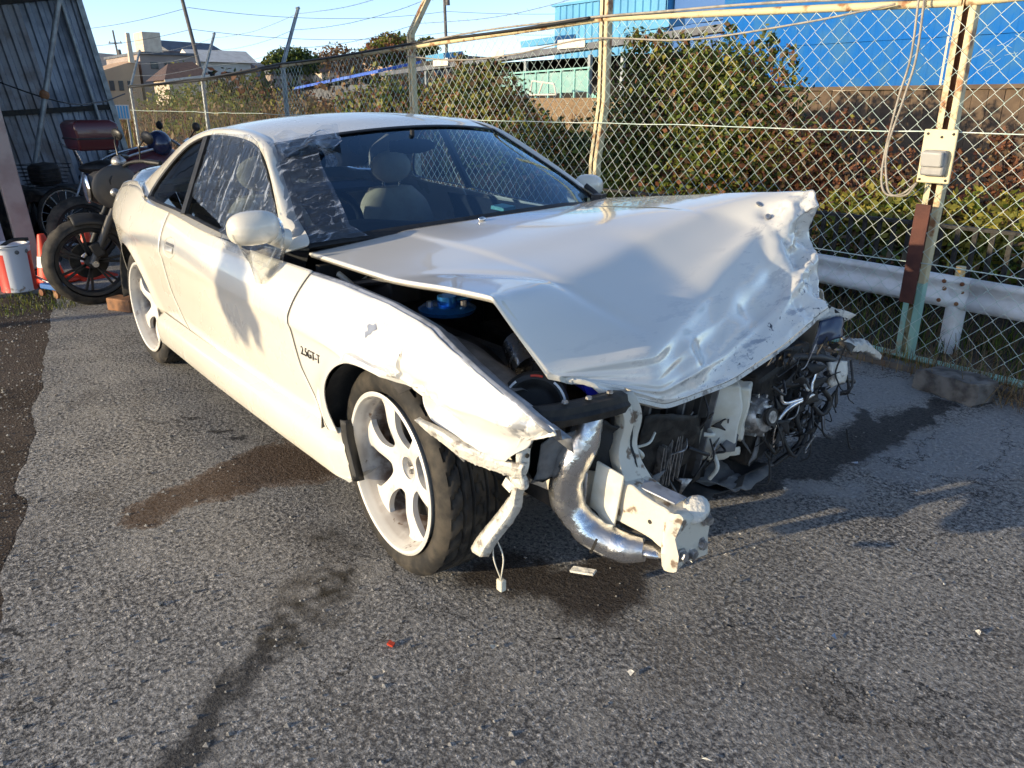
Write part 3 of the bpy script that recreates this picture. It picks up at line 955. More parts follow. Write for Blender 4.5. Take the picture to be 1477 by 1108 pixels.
# ---- underbody, arches and engine bay
b = MB()
b.box((-0.45, 0, 0.29), (3.5, 1.24, 0.10)); b.box((-0.15, 0, 0.30), (2.1, 1.56, 0.10))
b.box((-1.95, 0, 0.38), (0.55, 1.2, 0.2))
b.make('floor_pan', M['under'], CAR, smooth=False)
for cx, s in ((FW, -1), (RW, -1), (1.20, 1), (RW, 1)):
    n = 26; G = np.zeros((n, 6, 3))
    rr = 0.372 if cx < 0 or s > 0 else 0.366
    for i in range(n):
        a = math.pi * i / (n - 1)
        if cx > 0 and s < 0: a = max(a, 0.36 * math.pi)
        for j, y in enumerate(np.linspace(0.862 if cx > 0 else 0.84, 0.50, 6)):
            G[i, j] = (cx + rr * math.cos(a), s * y, 0.325 + rr * math.sin(a) + (0.0 if j else -0.012))
    grid('wheel_arch_liner', G, M['under'], CAR, sharp=60, thick=0.003)
    b = MB(); b.box((cx, s * 0.49, 0.48), (0.8, 0.03, 0.42)); b.make('inner_arch', M['under'], CAR, smooth=False)
# grey liner seen in the bonnet gap, between the fender and the engine
G = np.zeros((24, 8, 3))
for i, x in enumerate(np.linspace(0.78, 1.72, 24)):
    for j, t in enumerate(np.linspace(0, 1, 8)):
        G[i, j] = (x, -(0.745 - 0.20 * t), fend_top(x) - 0.07 - 0.03 * t - 0.05 * t * t + 0.012 * fbm((x, t, 0), 6, 3) + 0.03 * math.sin(math.pi * t) * sst(1.2, 1.5, x))
grid('engine_bay_liner', G, M['gauze'], CAR, out=(0, 0, 1), sharp=60)
b = MB()
b.box((0.70, 0, 0.60), (0.03, 1.45, 0.52)); b.make('bulkhead', M['under'], CAR, smooth=False)
b = MB()
b.box((1.20, 0.02, 0.62), (0.75, 0.30, 0.34)); b.box((1.2, 0.02, 0.80), (0.66, 0.12, 0.05)); b.box((1.25, -0.2, 0.55), (0.5, 0.16, 0.2))
b.box((1.60, 0.05, 0.45), (0.12, 0.6, 0.30))
o = b.make('engine_block', M['dirtyblack'], CAR, smooth=False); bevel(o, 0.02)
b = MB(); b.box((1.1, 0.62, 0.55), (0.9, 0.28, 0.4)); b.box((1.25, 0.45, 0.40), (0.8, 0.5, 0.35)); bevel(b.make('inner_wing', M['under'], CAR, smooth=False), 0.02)
# strut brace, its blue anodised end, struts under the gap
b = MB(); b.tube([(1.20, -0.56, 0.80), (1.18, 0.5, 0.84)], 0.016, 10); b.make('strut_brace', M['blue_metal'], CAR)
b = MB(); b.lathe([(0.0, 0.0), (0.085, 0.0), (0.09, 0.012), (0.075, 0.022), (0.03, 0.024), (0.03, 0.05), (0, 0.05)], 28, 'Z', (1.22, -0.55, 0.775)); b.make('strut_top', M['blue_metal'], CAR)
for k in range(3):
    a = k * 2.1 + 0.4
    b = MB(); b.lathe([(0, 0.02), (0.009, 0.02), (0.009, 0)], 6, 'Z', (1.22 + 0.06 * math.cos(a), -0.55 + 0.06 * math.sin(a), 0.795)); b.make('strut_nut', M['steel'], CAR)
b = MB(); b.tube([(0.80, -0.66, 0.80), (0.95, -0.60, 0.83), (1.12, -0.5, 0.82), (1.3, -0.38, 0.8)], 0.014, 8, smooth_n=18); b.make('wiring_loom', M['trim'], CAR)
b = MB(); b.box((0.90, -0.55, 0.79), (0.16, 0.12, 0.08)); bevel(b.make('fuse_box', M['black'], CAR), 0.01)
b = MB(); b.tube([(0.78, -0.69, 0.84), (0.83, -0.66, 0.80)], 0.01, 8); b.tube([(0.83, -0.66, 0.80), (0.80, -0.58, 0.82)], 0.008, 8); b.make('bonnet_hinge', M['rail'], CAR)
b = MB(); b.lathe([(0, .05), (.028, .05), (.03, .03), (.03, 0), (0, 0)], 18, 'Z', (1.02, -0.47, 0.82)); b.make('filler_cap', M['cream'], CAR)
# cone air filter with a black end cap
FIL = thing('air_filter', None, None, (1.735, -0.635, 0.640)); FIL.parent = CAR
FIL.rotation_euler = Vector((0.75, -0.62, 0.35)).to_track_quat('Z', 'Y').to_euler()
b = MB()
pr = []
for k in range(60):
    pass
V = []; ns = 96
for h, r0 in ((-0.17, 0.062), (-0.02, 0.088)):
    for j in range(ns):
        a = 2 * math.pi * j / ns; r = r0 + (0.006 if j % 2 else -0.004)
        V.append((r * math.cos(a), r * math.sin(a), h))
b.add(V, grid_faces(2, ns, closed_v=True))
b.make('pleated_cone', M['dirtyblack'], FIL, smooth=False)
b = MB(); b.lathe([(0.0, 0.006), (0.045, 0.006), (0.058, 0.012), (0.066, 0.022), (0.072, 0.026), (0.084, 0.024), (0.092, 0.012), (0.093, -0.02), (0.086, -0.03)], 48, 'Z')
b.make('end_cap', M['black'], FIL)
for a0, a1, mt in ((0.2, 0.9, 'whitemark'), (1.3, 1.7, 'red'), (2.2, 3.1, 'whitemark'), (4.5, 4.9, 'red'), (3.5, 4.3, 'whitemark')):
    G = np.array([[(r * math.cos(a), r * math.sin(a), 0.0285) for r in (0.077, 0.083)] for a in np.linspace(a0, a1, 12)])
    grid('printed_mark', G, M[mt], FIL, out=(0, 0, 1), thick=0.001)
b = MB(); b.tube([(1.60, -0.40, 0.66), (1.72, -0.44, 0.672), (1.80, -0.475, 0.676)], 0.032, 18, smooth_n=14); b.make('blue_hose', M['blue_rubber'], CAR)
b = MB(); b.tube([(1.45, -0.45, 0.70), (1.57, -0.50, 0.66)], 0.055, 18); b.make('intake_pipe', M['alu'], CAR)

# ---- front end: bar, brackets, rail, pipe
BAR = catmull([(1.845, -0.725, 0.668), (1.862, -0.66, 0.662), (1.875, -0.58, 0.660), (1.885, -0.50, 0.660), (1.875, -0.45, 0.655)], 24)
G = []
for i, p in enumerate(BAR):
    h = 0.024
    G.append([p + np.array(q) for q in ((-0.05, 0, 0.014), (-0.01, 0, h), (0.012, 0, h - 0.004), (0.016, 0, 0.004), (0.026, 0, -0.004), (0.02, 0, -h), (-0.03, 0, -h - 0.008))])
grid('radiator_support', np.array(G), M['dirtyblack'], CAR, out=(1, 0, 0.5), sharp=30, thick=0.003)
for k, (x, y, z) in enumerate(((1.876, -0.64, 0.688), (1.888, -0.57, 0.686), (1.892, -0.50, 0.686))):
    b = MB(); b.lathe([(0, 0.006), (0.008, 0.006), (0.009, 0)], 6, 'Z', (x - 0.02, y, z)); b.make('bolt', M['steel'], CAR, smooth=False)
# headlamp hole: dark bucket and torn plastic
G = np.zeros((10, 12, 3))
for i in range(10):
    for j in range(12):
        a = 2 * math.pi * j / 11
        r = 0.075 * (1 - 0.55 * (i / 9) ** 2)
        G[i, j] = (1.822 - 0.14 * (i / 9), -0.668 + 0.85 * r * math.cos(a), 0.540 + 0.95 * r * math.sin(a))
grid('headlamp_bucket', G, M['black'], CAR, out=(1, 0, 0), sharp=60)
# flange plate at the fender's front end
G = []
for t in np.linspace(0, 1, 14):
    z = 0.628 - 0.125 * t
    x = 1.852 - 0.040 * t - 0.006 * math.sin(6 * t)
    y = -0.762 + 0.004 * t
    G.append([(x - 0.004, y - 0.010, z), (x + 0.003, y + 0.004, z), (x + 0.004, y + 0.030 - 0.006 * t, z - 0.002), (x - 0.014, y + 0.034, z)])
grid('headlamp_flange', np.array(G), M['torn'], CAR, out=(1, 0, 0), sharp=40, thick=0.003)
for z, x in ((0.60, 1.848), (0.57, 1.838), (0.54, 1.829)):
    b = MB(); b.lathe([(0, 0.003), (0.006, 0.003), (0.006, 0)], 10, 'X', (x - 0.001, -0.744, z)); b.make('bolt_hole', M['black'], CAR)
# torn strip of bumper skin hanging from the fender's lower edge
G = []
for t in np.linspace(0, 1, 60):
    x = 1.545 + 0.300 * t; z = zb_fr(x) + 0.004
    y = -float(hw(x, z)) + 0.030 * t - 0.008 + 0.004 * math.sin(9 * t)
    w_ = (0.020 + 0.030 * t + 0.010 * math.sin(t * 4.0)) * sst(-0.05, 0.12, t) + 0.006 * abs(fbm((t * 26, 0, 0), 1, 3))
    G.append([(x, y + 0.010, z + 0.002), (x, y - 0.003, z - 0.001), (x - 0.002, y - 0.008, z - 0.25 * w_), (x - 0.006, y - 0.004 + 0.006 * fbm((t * 7, 2, 0), 1, 2), z - 0.65 * w_), (x - 0.012, y + 0.004, z - w_), (x - 0.012, y + 0.016, z - w_ + 0.002)])
grid('torn_bumper_strip', np.array(G), M['torn'], CAR, out=(0, -1, 0), sharp=24, thick=0.0025)
G = []
for t in np.linspace(0, 1, 26):
    x = 1.795 - 0.145 * t; z = 0.475 - 0.265 * t; y = -0.735 + 0.02 * math.sin(5 * t)
    w_ = 0.026 + 0.012 * t - 0.012 * math.exp(-((t - 0.15) / 0.12) ** 2)
    tw = 0.5 * t
    G.append([(x - w_ * math.cos(tw), y - w_ * math.sin(tw) * 0.4, z + 0.004 * fbm((t * 30, 3, 0), 1, 2)), (x - w_ * 0.4, y - 0.016, z), (x + w_ * 0.5, y - 0.014, z), (x + w_ * math.cos(tw), y + 0.006, z + 0.006 * fbm((t * 30, 7, 0), 1, 2))])
grid('hanging_bumper_scrap', np.array(G), M['torn'], CAR, out=(0, -1, 0), sharp=30, thick=0.006)
b = MB(); b.ell((1.795, -0.735, 0.487), (0.035, 0.02, 0.022), (0.3, 0.4, 0)); b.box((1.76, -0.735, 0.46), (0.03, 0.02, 0.03), (0, 0.5, 0.2))
o = b.make('crumpled_clip', M['torn'], CAR)
for q in (-1, 1):
    b = MB(); b.tube([(1.680, -0.726 + 0.004 * q, 0.26), (1.692 + 0.006 * q, -0.722 + 0.012 * q, 0.20), (1.694, -0.716, 0.13)], 0.0022, 6, smooth_n=12); b.make('lamp_wire', M['cream'], CAR)
b = MB(); b.box((1.695, -0.715, 0.112), (0.024, 0.02, 0.036)); bevel(b.make('wire_plug', M['cream'], CAR), 0.004)
# grey bracket under the arch lip
b = MB(); b.box((1.60, -0.80, 0.545), (0.11, 0.006, 0.075), (0.15, 0.35, 0.1)); bevel(b.make('liner_bracket', M['gauze'], CAR), 0.003)

# polished intercooler pipe
PIPE = [(1.858, -0.548, 0.655), (1.862, -0.575, 0.585), (1.845, -0.605, 0.51), (1.835, -0.612, 0.44), (1.845, -0.605, 0.375), (1.885, -0.585, 0.325), (1.93, -0.555, 0.303), (1.98, -0.53, 0.298), (2.02, -0.505, 0.302)]
PI = thing('intercooler_pipe', None, None, (0, 0, 0)); PI.parent = CAR
Vv, Fv = tube_geo(PIPE, [0.034, 0.042, 0.046, 0.044, 0.041, 0.042, 0.043, 0.041, 0.032], 28, True, 70)
Vv = [tuple(np.array(p) + (0.009 * fbm(p, 7, 2, 1.5) + 0.004 * abs(fbm(p, 22, 2, 4.0))) * np.array([1, 1, 0.6])) for p in Vv]
mesh('bent_tube', Vv, Fv, M['alu'], PI, True, 60)
b = MB(); V2, F2 = tube_geo(catmull(PIPE, 70)[48:50], 0.0435, 28, False); b.add(V2, F2); b.make('pipe_joint', M['dirtyblack'], PI)
b = MB(); b.ell((2.035, -0.495, 0.305), (0.05, 0.03, 0.014), (0.2, 0, 0.5)); b.make('pinched_end', M['alu'], PI)

# chassis rail with its smashed end plate
RL = thing('chassis_rail', None, None, (0, 0, 0)); RL.parent = CAR
def boxloft(name, secs, mat, parent, bev=0.006, nseg=1, jit=0.0, seed=0.0):
    """secs: list of (centre, half-width vector, half-height vector)"""
    V = []; F = []
    secs2 = []
    C = catmull([s_[0] for s_ in secs], (len(secs) - 1) * nseg + 1)
    Wd = catmull([s_[1] for s_ in secs], (len(secs) - 1) * nseg + 1)
    Hd = catmull([s_[2] for s_ in secs], (len(secs) - 1) * nseg + 1)
    m = 12
    for c, wv, hv in zip(C, Wd, Hd):
        for k in range(m):
            q = k / m * 4; e = int(q); t = (q - e) * 2 - 1
            u, v = ((t, -1), (1, t), (-t, 1), (-1, -t))[e]
            p = c + wv * u + hv * v
            if jit:
                n_ = np.array([fbm(p, 16, 3, seed), fbm(p, 16, 3, seed + 5), fbm(p, 16, 3, seed + 9)])
                p = p + jit * n_
            V.append(p)
    n = len(C)
    F = grid_faces(n, m, closed_v=True)
    F = [q_ for q_ in F]
    F.append(tuple(range(m))); F.append(tuple(range((n - 1) * m, n * m))[::-1])
    o = mesh(name, V, F, mat, parent, True, 30)
    bm = bmesh.new(); bm.from_mesh(o.data); bmesh.ops.recalc_face_normals(bm, faces=bm.faces); bm.to_mesh(o.data); bm.free()
    o.data.shade_smooth(); o.data.set_sharp_from_angle(angle=rad(30))
    if bev: bevel(o, bev, 2, 35)
    return o
boxloft('rail_box', [((1.30, -0.50, 0.37), np.array((0, 0.04, 0)), np.array((0, 0, 0.06))), ((1.88, -0.475, 0.405), np.array((0, 0.042, 0)), np.array((0, 0, 0.058))), ((2.02, -0.462, 0.392), np.array((0, 0.040, 0)), np.array((0, 0, 0.056))), ((2.10, -0.455, 0.382), np.array((0.004, 0.044, 0)), np.array((0, 0, 0.052)))], M['rail'], RL, 0.005, 5, 0.006, 2.0)
boxloft('end_plate', [((2.085, -0.45, 0.368), np.array((0.0, 0.066, 0)), np.array((0, 0, 0.070))), ((2.112, -0.447, 0.366), np.array((0, 0.068, 0)), np.array((0, 0, 0.072))), ((2.128, -0.445, 0.362), np.array((0, 0.06, 0)), np.array((0, 0, 0.064)))], M['rail'], RL, 0.006, 4, 0.02, 6.0)
b = MB(); b.ell((2.105, -0.42, 0.425), (0.035, 0.045, 0.022), (0.4, 0.2, 0.3)); o = b.make('folded_flange', M['torn'], RL)
for k, (y, z) in enumerate(((-0.488, 0.33), (-0.415, 0.335), (-0.45, 0.322), (-0.40, 0.40))):
    b = MB(); b.lathe([(0, 0.014), (0.012, 0.014), (0.014, 0.002), (0.02, 0)], 6, 'X', (2.128, y, z)); b.make('bolt', M['steel'], RL, smooth=False)
b = MB(); b.box((1.985, -0.46, 0.455), (0.20, 0.05, 0.006), (0, 0.05, 0.08)); bevel(b.make('rail_cap', M['grey'], RL), 0.002)
for x in (1.84, 1.90, 1.97, 2.03):
    b = MB(); b.lathe([(0, -0.003), (0.006, -0.003), (0.006, 0.002)], 10, 'Y', (x, -0.515 + 0.09 * (x - 1.84), 0.385)); b.make('weld_spot', M['dirtyblack'], RL)
# upright bracket from the support bar down to the rail
G = []
for t in np.linspace(0, 1, 22):
    z = 0.672 - 0.235 * t
    x = 1.872 + 0.075 * t + 0.012 * math.sin(t * 8)
    y = -0.452 + 0.012 * math.sin(t * 6)
    w_ = 0.036 - 0.010 * math.sin(math.pi * t) + 0.012 * t
    d = 0.018 * math.sin(5 * t + 0.5)
    G.append([(x - 0.035, y - w_, z), (x, y - w_, z), (x + 0.006 + 0.3 * d, y - w_ * 0.3, z), (x - 0.004 - 0.4 * d, y + w_ * 0.4, z), (x + 0.002, y + w_, z), (x - 0.035, y + w_ + 0.004, z)])
grid('upright_bracket', np.array(G), M['rail'], CAR, out=(1, 0, 0), sharp=32, thick=0.003)
# plate beside the rail, brake-duct grey board and inner fin
b = MB(); b.box((1.90, -0.53, 0.40), (0.09, 0.008, 0.20), (0, 0.15, 0.1)); bevel(b.make('rail_side_plate', M['cream'], CAR), 0.003)
b = MB(); b.box((1.84, -0.555, 0.40), (0.06, 0.008, 0.17), (0, 0.1, -0.5)); bevel(b.make('steel_plate', M['grey'], CAR), 0.003)
b = MB(); b.box((1.82, -0.57, 0.47), (0.03, 0.05, 0.12), (0, -0.2, 0.2), taper=0.5); bevel(b.make('tow_bracket', M['cream'], CAR), 0.004)
b = MB(); b.ell((1.86, -0.545, 0.345), (0.03, 0.025, 0.02)); b.box((1.88, -0.535, 0.33), (0.06, 0.04, 0.03), (0.2, 0.4, 0.1)); b.make('rubber_mount', M['dirtyblack'], CAR)
b = MB(); b.box((1.90, -0.60, 0.215), (0.07, 0.022, 0.006), (0.1, -0.2, 0.3)); b.make('dangling_tab', M['torn'], CAR)
# black plastics and shrouds hanging behind the nose
def shard(name, pts, mat, parent=CAR, t=0.004, sub=5, am=0.01, seed=0.0):
    """a bent quad sheet given by its corners a b c d"""
    a, b_, c, d = [np.array(p) for p in pts]
    G = np.zeros((sub * 2 + 1, sub * 2 + 1, 3))
    for i, u in enumerate(np.linspace(0, 1, sub * 2 + 1)):
        for j, v in enumerate(np.linspace(0, 1, sub * 2 + 1)):
            p = (a * (1 - u) + b_ * u) * (1 - v) + (d * (1 - u) + c * u) * v
            e = am * np.array([fbm(p, 9, 3, seed), fbm(p, 9, 3, seed + 3), fbm(p, 9, 3, seed + 6)])
            G[i, j] = p + e
    return grid(name, G, mat, parent, sharp=40, thick=t)
shard('splash_shield', [(1.86, -0.54, 0.60), (1.90, -0.42, 0.58), (1.92, -0.44, 0.47), (1.83, -0.60, 0.485)], M['black'], am=0.03, seed=1)
shard('splash_shield', [(1.84, -0.70, 0.585), (1.87, -0.56, 0.62), (1.84, -0.58, 0.50), (1.80, -0.70, 0.47)], M['gauze'], am=0.02, seed=4)
shard('fan_shroud', [(1.78, -0.38, 0.60), (1.81, 0.06, 0.585), (1.74, 0.10, 0.22), (1.72, -0.40, 0.24)], M['black'], am=0.02, seed=7)
shard('fan_shroud', [(1.82, -0.30, 0.56), (1.85, -0.10, 0.52), (1.80, -0.02, 0.33), (1.78, -0.33, 0.30)], M['dirtyblack'], am=0.018, seed=12)
shard('undertray', [(1.35, -0.45, 0.25), (1.85, -0.30, 0.20), (1.80, 0.35, 0.18), (1.35, 0.4, 0.25)], M['under'], am=0.05, seed=2)
shard('undertray', [(1.62, 0.0, 0.24), (1.84, 0.18, 0.17), (1.80, 0.42, 0.16), (1.6, 0.4, 0.2)], M['gauze'], am=0.04, seed=22)
shard('radiator', [(1.64, -0.30, 0.62), (1.68, 0.50, 0.66), (1.64, 0.55, 0.24), (1.60, -0.30, 0.22)], M['dirtyblack'], am=0.03, seed=3, t=0.02)
# cooling fan, shroud ribs, broken fins and torn wiring in the open nose
for k in range(6):
    b = MB(); b.beam((1.80 + 0.006 * k, -0.34 + 0.07 * k, 0.58), (1.755 + 0.006 * k, -0.34 + 0.068 * k, 0.26), 0.010, 0.018); b.make('shroud_rib', M['gauze' if k % 2 else 'black'], CAR, smooth=False)
for k in range(9):
    b = MB(); b.box((1.80, -0.22 + 0.012 * k, 0.36 + 0.004 * k), (0.05, 0.003, 0.16), (0.1 * math.sin(k * 2.1), 0.1, 0.2 * math.sin(k))); b.make('bent_fin', M['steel'], CAR, smooth=False)
for k in range(16):
    y = -0.40 + 0.50 * RNG.random(); z = 0.28 + 0.28 * RNG.random(); x = 1.80 + 0.04 * RNG.random()
    dy, dz = RNG.uniform(-0.10, 0.10), RNG.uniform(-0.14, 0.06)
    b = MB(); b.tube([(x, y, z), (x + 0.03, y + dy * .5, z + dz * .5), (x + 0.01, y + dy, z + dz)], RNG.choice((0.003, 0.004, 0.007)), 7, smooth_n=10); b.make('loose_wire', M[RNG.choice(('trim', 'black', 'steel', 'cream'))], CAR, True, 60)
for k in range(12):
    c = np.array([1.80 + 0.05 * RNG.random(), -0.40 + 0.48 * RNG.random(), 0.26 + 0.30 * RNG.random()])
    r = lambda s_: RNG.uniform(-s_, s_)
    q_ = [c + np.array([r(.02), r(.05), r(.05)]) for _ in range(4)]
    a_, b2, c2, d2 = q_
    G = np.array([[(a_ * (1 - u) + b2 * u) * (1 - v) + (d2 * (1 - u) + c2 * u) * v for v in (0, .5, 1)] for u in (0, .5, 1)])
    grid('broken_bracket', G, M[RNG.choice(('black', 'dirtyblack', 'gauze', 'steel'))], CAR, thick=0.004)
# washer bottle
JG = thing('washer_bottle', None, None, (0, 0, 0)); JG.parent = CAR
boxloft('bottle', [((1.715, 0.072, 0.285), np.array((0.05, 0.052, 0)), np.array((-0.03, 0.03, 0.0))), ((1.745, 0.075, 0.33), np.array((0.058, 0.064, 0)), np.array((-0.04, 0.035, 0.0))), ((1.76, 0.085, 0.42), np.array((0.05, 0.056, 0)), np.array((-0.04, 0.035, 0.0))), ((1.775, 0.095, 0.50), np.array((0.046, 0.050, 0)), np.array((-0.04, 0.035, 0.0))), ((1.785, 0.10, 0.560), np.array((0.03, 0.036, 0)), np.array((-0.03, 0.03, 0.0)))], M['cream'], JG, 0.012, 4, 0.008, 4.0)
boxloft('neck', [((1.79, 0.175, 0.35), np.array((0.03, 0.02, 0)), np.array((-0.02, 0.03, 0))), ((1.80, 0.165, 0.45), np.array((0.03, 0.022, 0)), np.array((-0.02, 0.03, 0))), ((1.81, 0.155, 0.545), np.array((0.032, 0.022, 0)), np.array((-0.02, 0.03, 0)))], M['cream'], JG, 0.008, 3, 0.012, 8.0)
shard('torn_tab', [(1.78, 0.10, 0.30), (1.80, 0.20, 0.315), (1.79, 0.21, 0.285), (1.76, 0.10, 0.27)], M['cream'], JG, 0.006, am=0.012, seed=5)
# alternator
AL = thing('alternator', None, None, (1.80, 0.245, 0.415)); AL.parent = CAR
AL.rotation_euler = (0.3, 1.35, 0.25)
b = MB(); b.lathe([(0, -0.075), (0.035, -0.075), (0.055, -0.066), (0.062, -0.05), (0.066, -0.03), (0.066, 0.03), (0.06, 0.05), (0.05, 0.064), (0.022, 0.07), (0.02, 0.09), (0, 0.09)], 36, 'Z'); b.make('casing', M['steel'], AL)
for k in range(10):
    a = k * math.pi / 5
    b = MB(); b.box((0.066 * math.cos(a), 0.066 * math.sin(a), 0), (0.012, 0.008, 0.09), (0, 0, a)); b.make('fin', M['steel'], AL, smooth=False)
b = MB(); b.lathe([(0.015, 0.0), (0.03, 0.0), (0.03, 0.012), (0.015, 0.012)], 20, 'Z', (0, 0, 0.076)); b.make('pulley', M['dirtyblack'], AL)
for a in (0.5, 2.6, 4.4):
    b = MB(); b.lathe([(0, 0.012), (0.008, 0.012), (0.008, 0)], 6, 'Z', (0.045 * math.cos(a), 0.045 * math.sin(a), 0.064)); b.make('bolt', M['dirtyblack'], AL, smooth=False)
# hoses and bent metal lines at the crushed left corner
def pipe(name, pts, r, mat, n=24, parent=CAR):
    b = MB(); b.tube(pts, r, 9, smooth_n=n); return b.make(name, mat, parent, True, 60)
pipe('metal_line', [(1.845, 0.34, 0.52), (1.85, 0.345, 0.45), (1.86, 0.40, 0.44), (1.87, 0.50, 0.445)], 0.0065, M['alu'])
pipe('metal_line', [(1.845, 0.33, 0.29), (1.85, 0.33, 0.37), (1.86, 0.36, 0.42), (1.865, 0.44, 0.435), (1.87, 0.50, 0.445)], 0.008, M['alu'])
pipe('metal_line', [(1.86, 0.52, 0.52), (1.86, 0.50, 0.47), (1.87, 0.50, 0.445)], 0.007, M['alu'])
pipe('rubber_hose', [(1.83, 0.44, 0.55), (1.86, 0.48, 0.46), (1.85, 0.45, 0.37), (1.87, 0.46, 0.28), (1.83, 0.38, 0.20)], 0.009, M['trim'])
pipe('rubber_hose', [(1.83, 0.28, 0.34), (1.86, 0.33, 0.27), (1.84, 0.37, 0.33), (1.88, 0.42, 0.24), (1.87, 0.52, 0.36)], 0.007, M['trim'])
pipe('rubber_hose', [(1.86, 0.52, 0.40), (1.88, 0.56, 0.36), (1.88, 0.60, 0.40), (1.87, 0.56, 0.45)], 0.009, M['trim'])
pipe('rubber_hose', [(1.80, 0.44, 0.57), (1.83, 0.58, 0.55), (1.85, 0.72, 0.50)], 0.014, M['trim'])
pipe('rubber_hose', [(1.86, 0.58, 0.50), (1.87, 0.68, 0.46), (1.87, 0.77, 0.43)], 0.009, M['trim'])
for k in range(14):
    y = 0.25 + 0.42 * RNG.random(); z = 0.22 + 0.36 * RNG.random(); x = 1.74 + 0.10 * RNG.random()
    dy, dz = RNG.uniform(-0.12, 0.12), RNG.uniform(-0.12, 0.12)
    pipe('loose_wire', [(x, y, z), (x + 0.03, y + dy * 0.5, z + dz * 0.5 - 0.03), (x + 0.01, y + dy, z + dz)], RNG.choice((0.003, 0.004, 0.006)), M[RNG.choice(('trim', 'trim', 'black', 'steel'))], 10)
for k in range(22):
    c = np.array([1.72 + 0.10 * RNG.random(), 0.22 + 0.42 * RNG.random(), 0.20 + 0.40 * RNG.random()])
    r = lambda s_: RNG.uniform(-s_, s_)
    shard('broken_bracket', [c + np.array([r(.03), r(.06), r(.06)]) for _ in range(4)], M[RNG.choice(('black', 'dirtyblack', 'dirtyblack', 'black', 'gauze'))], am=0.02, seed=k * 1.7, sub=3)
b = MB(); b.box((1.74, 0.44, 0.40), (0.10, 0.40, 0.34), (0.1, 0.05, 0.15)); bevel(b.make('condenser', M['dirtyblack'], CAR, smooth=False), 0.02)
for k in range(60):
    c = np.array([1.78 + 0.11 * RNG.random(), 0.26 + 0.46 * RNG.random(), 0.28 + 0.32 * RNG.random()])
    r = lambda s_: RNG.uniform(-s_, s_)
    shard('broken_bracket', [c + np.array([r(.03), r(.055), r(.05)]) for _ in range(4)], M[RNG.choice(('black', 'dirtyblack', 'under', 'black', 'gauze', 'steel'))], am=0.02, seed=60 + k * 1.3, sub=2)
for k in range(26):
    y = 0.24 + 0.50 * RNG.random(); z = 0.24 + 0.38 * RNG.random(); x = 1.82 + 0.08 * RNG.random()
    dy, dz = RNG.uniform(-0.14, 0.14), RNG.uniform(-0.14, 0.10)
    pipe('loose_wire', [(x, y, z), (x + RNG.uniform(-.02, .04), y + dy * 0.5, z + dz * 0.5 - 0.03), (x + 0.01, y + dy, z + dz)], RNG.choice((0.002, 0.003, 0.0045)), M[RNG.choice(('trim', 'trim', 'black', 'dirtyblack', 'steel'))], 9)
# left head lamp remains and torn pieces
shard('headlamp_glass', [(1.77, 0.66, 0.655), (1.80, 0.765, 0.655), (1.81, 0.74, 0.585), (1.78, 0.62, 0.575)], simple('smoked_lamp', (0.03, 0.045, 0.09), None, 0.15, 0.2), am=0.012, seed=2)
shard('headlamp_shell', [(1.72, 0.66, 0.735), (1.815, 0.82, 0.655), (1.80, 0.80, 0.635), (1.75, 0.67, 0.655)], M['torn'], am=0.018, seed=9)
shard('headlamp_shell', [(1.715, 0.65, 0.73), (1.80, 0.79, 0.652), (1.76, 0.76, 0.63), (1.74, 0.64, 0.645)], M['black'], am=0.02, seed=19)
G = []
for t in np.linspace(0, 1, 24):
    p = np.array([1.80 + 0.045 * t, 0.76 + 0.22 * t, 0.575 - 0.09 * t - 0.01 * math.sin(7 * t)])
    w_ = 0.018 + 0.01 * math.sin(math.pi * t)
    j_ = lambda q: np.array([0.008 * fbm((t * 14, q, 0), 1, 3), 0, 0.010 * fbm((t * 14, q, 4), 1, 3)])
    G.append([p + np.array([-0.01, 0, w_]) + j_(1), p + np.array([0.014, 0, w_ * .3]) + j_(3), p + np.array([0.012, 0, -w_ * .6]) + j_(5), p + np.array([-0.01, 0, -w_]) + j_(8)])
grid('torn_bumper_foam', np.array(G), M['torn'], CAR, out=(1, 0, 0), sharp=25, thick=0.006)
shard('lamp_housing', [(1.85, 0.60, 0.535), (1.86, 0.68, 0.53), (1.87, 0.67, 0.46), (1.86, 0.60, 0.455)], M['torn'], am=0.01, seed=14, t=0.02)

# ---- door mirror, wrapped in film
def mirror(s, c, lab=None):
    e = thing('door_mirror', None, None, c); e.parent = CAR
    e.rotation_euler = (0, 0, s * 0.18)
    if lab: e.scale = (lab, lab, lab)
    V = []; F = []
    nu, nv = 30, 18
    for i in range(nv + 1):
        t = math.pi * i / nv
        for j in range(nu):
            p = 2 * math.pi * j / nu
            cx = math.cos(t)
            ex = 2.0 / 2.6
            f = lambda a: math.copysign(abs(a) ** ex, a)
            y = 0.104 * f(math.sin(t) * math.cos(p)); z = 0.068 * f(math.sin(t) * math.sin(p)); x = 0.075 * cx
            if x < -0.03: x = -0.03 - (x + 0.03) * -0.25
            V.append((x, s * y, z - 0.004 * (y / 0.1)))
    for i in range(nv):
        for j in range(nu): F.append((i * nu + j, (i + 1) * nu + j, (i + 1) * nu + (j + 1) % nu, i * nu + (j + 1) % nu))
    o = mesh('mirror_housing', V, F if s > 0 else [q[::-1] for q in F], M['paint'], e, True, 60)
    bm = bmesh.new(); bm.from_mesh(o.data); bmesh.ops.recalc_face_normals(bm, faces=bm.faces); bm.to_mesh(o.data); bm.free(); o.data.shade_smooth()
    b = MB(); b.ell((-0.048, 0, 0), (0.004, 0.088, 0.056)); b.make('mirror_glass', M['mirrorglass'], e)
    b = MB(); b.tube([(-0.005, -s * 0.06, -0.035), (-0.03, -s * 0.13, -0.06)], [0.035, 0.045], 12); b.make('mirror_stalk', M['paint'], e)
    return e
mirror(-1, (0.630, -0.905, 0.994), 0.82)
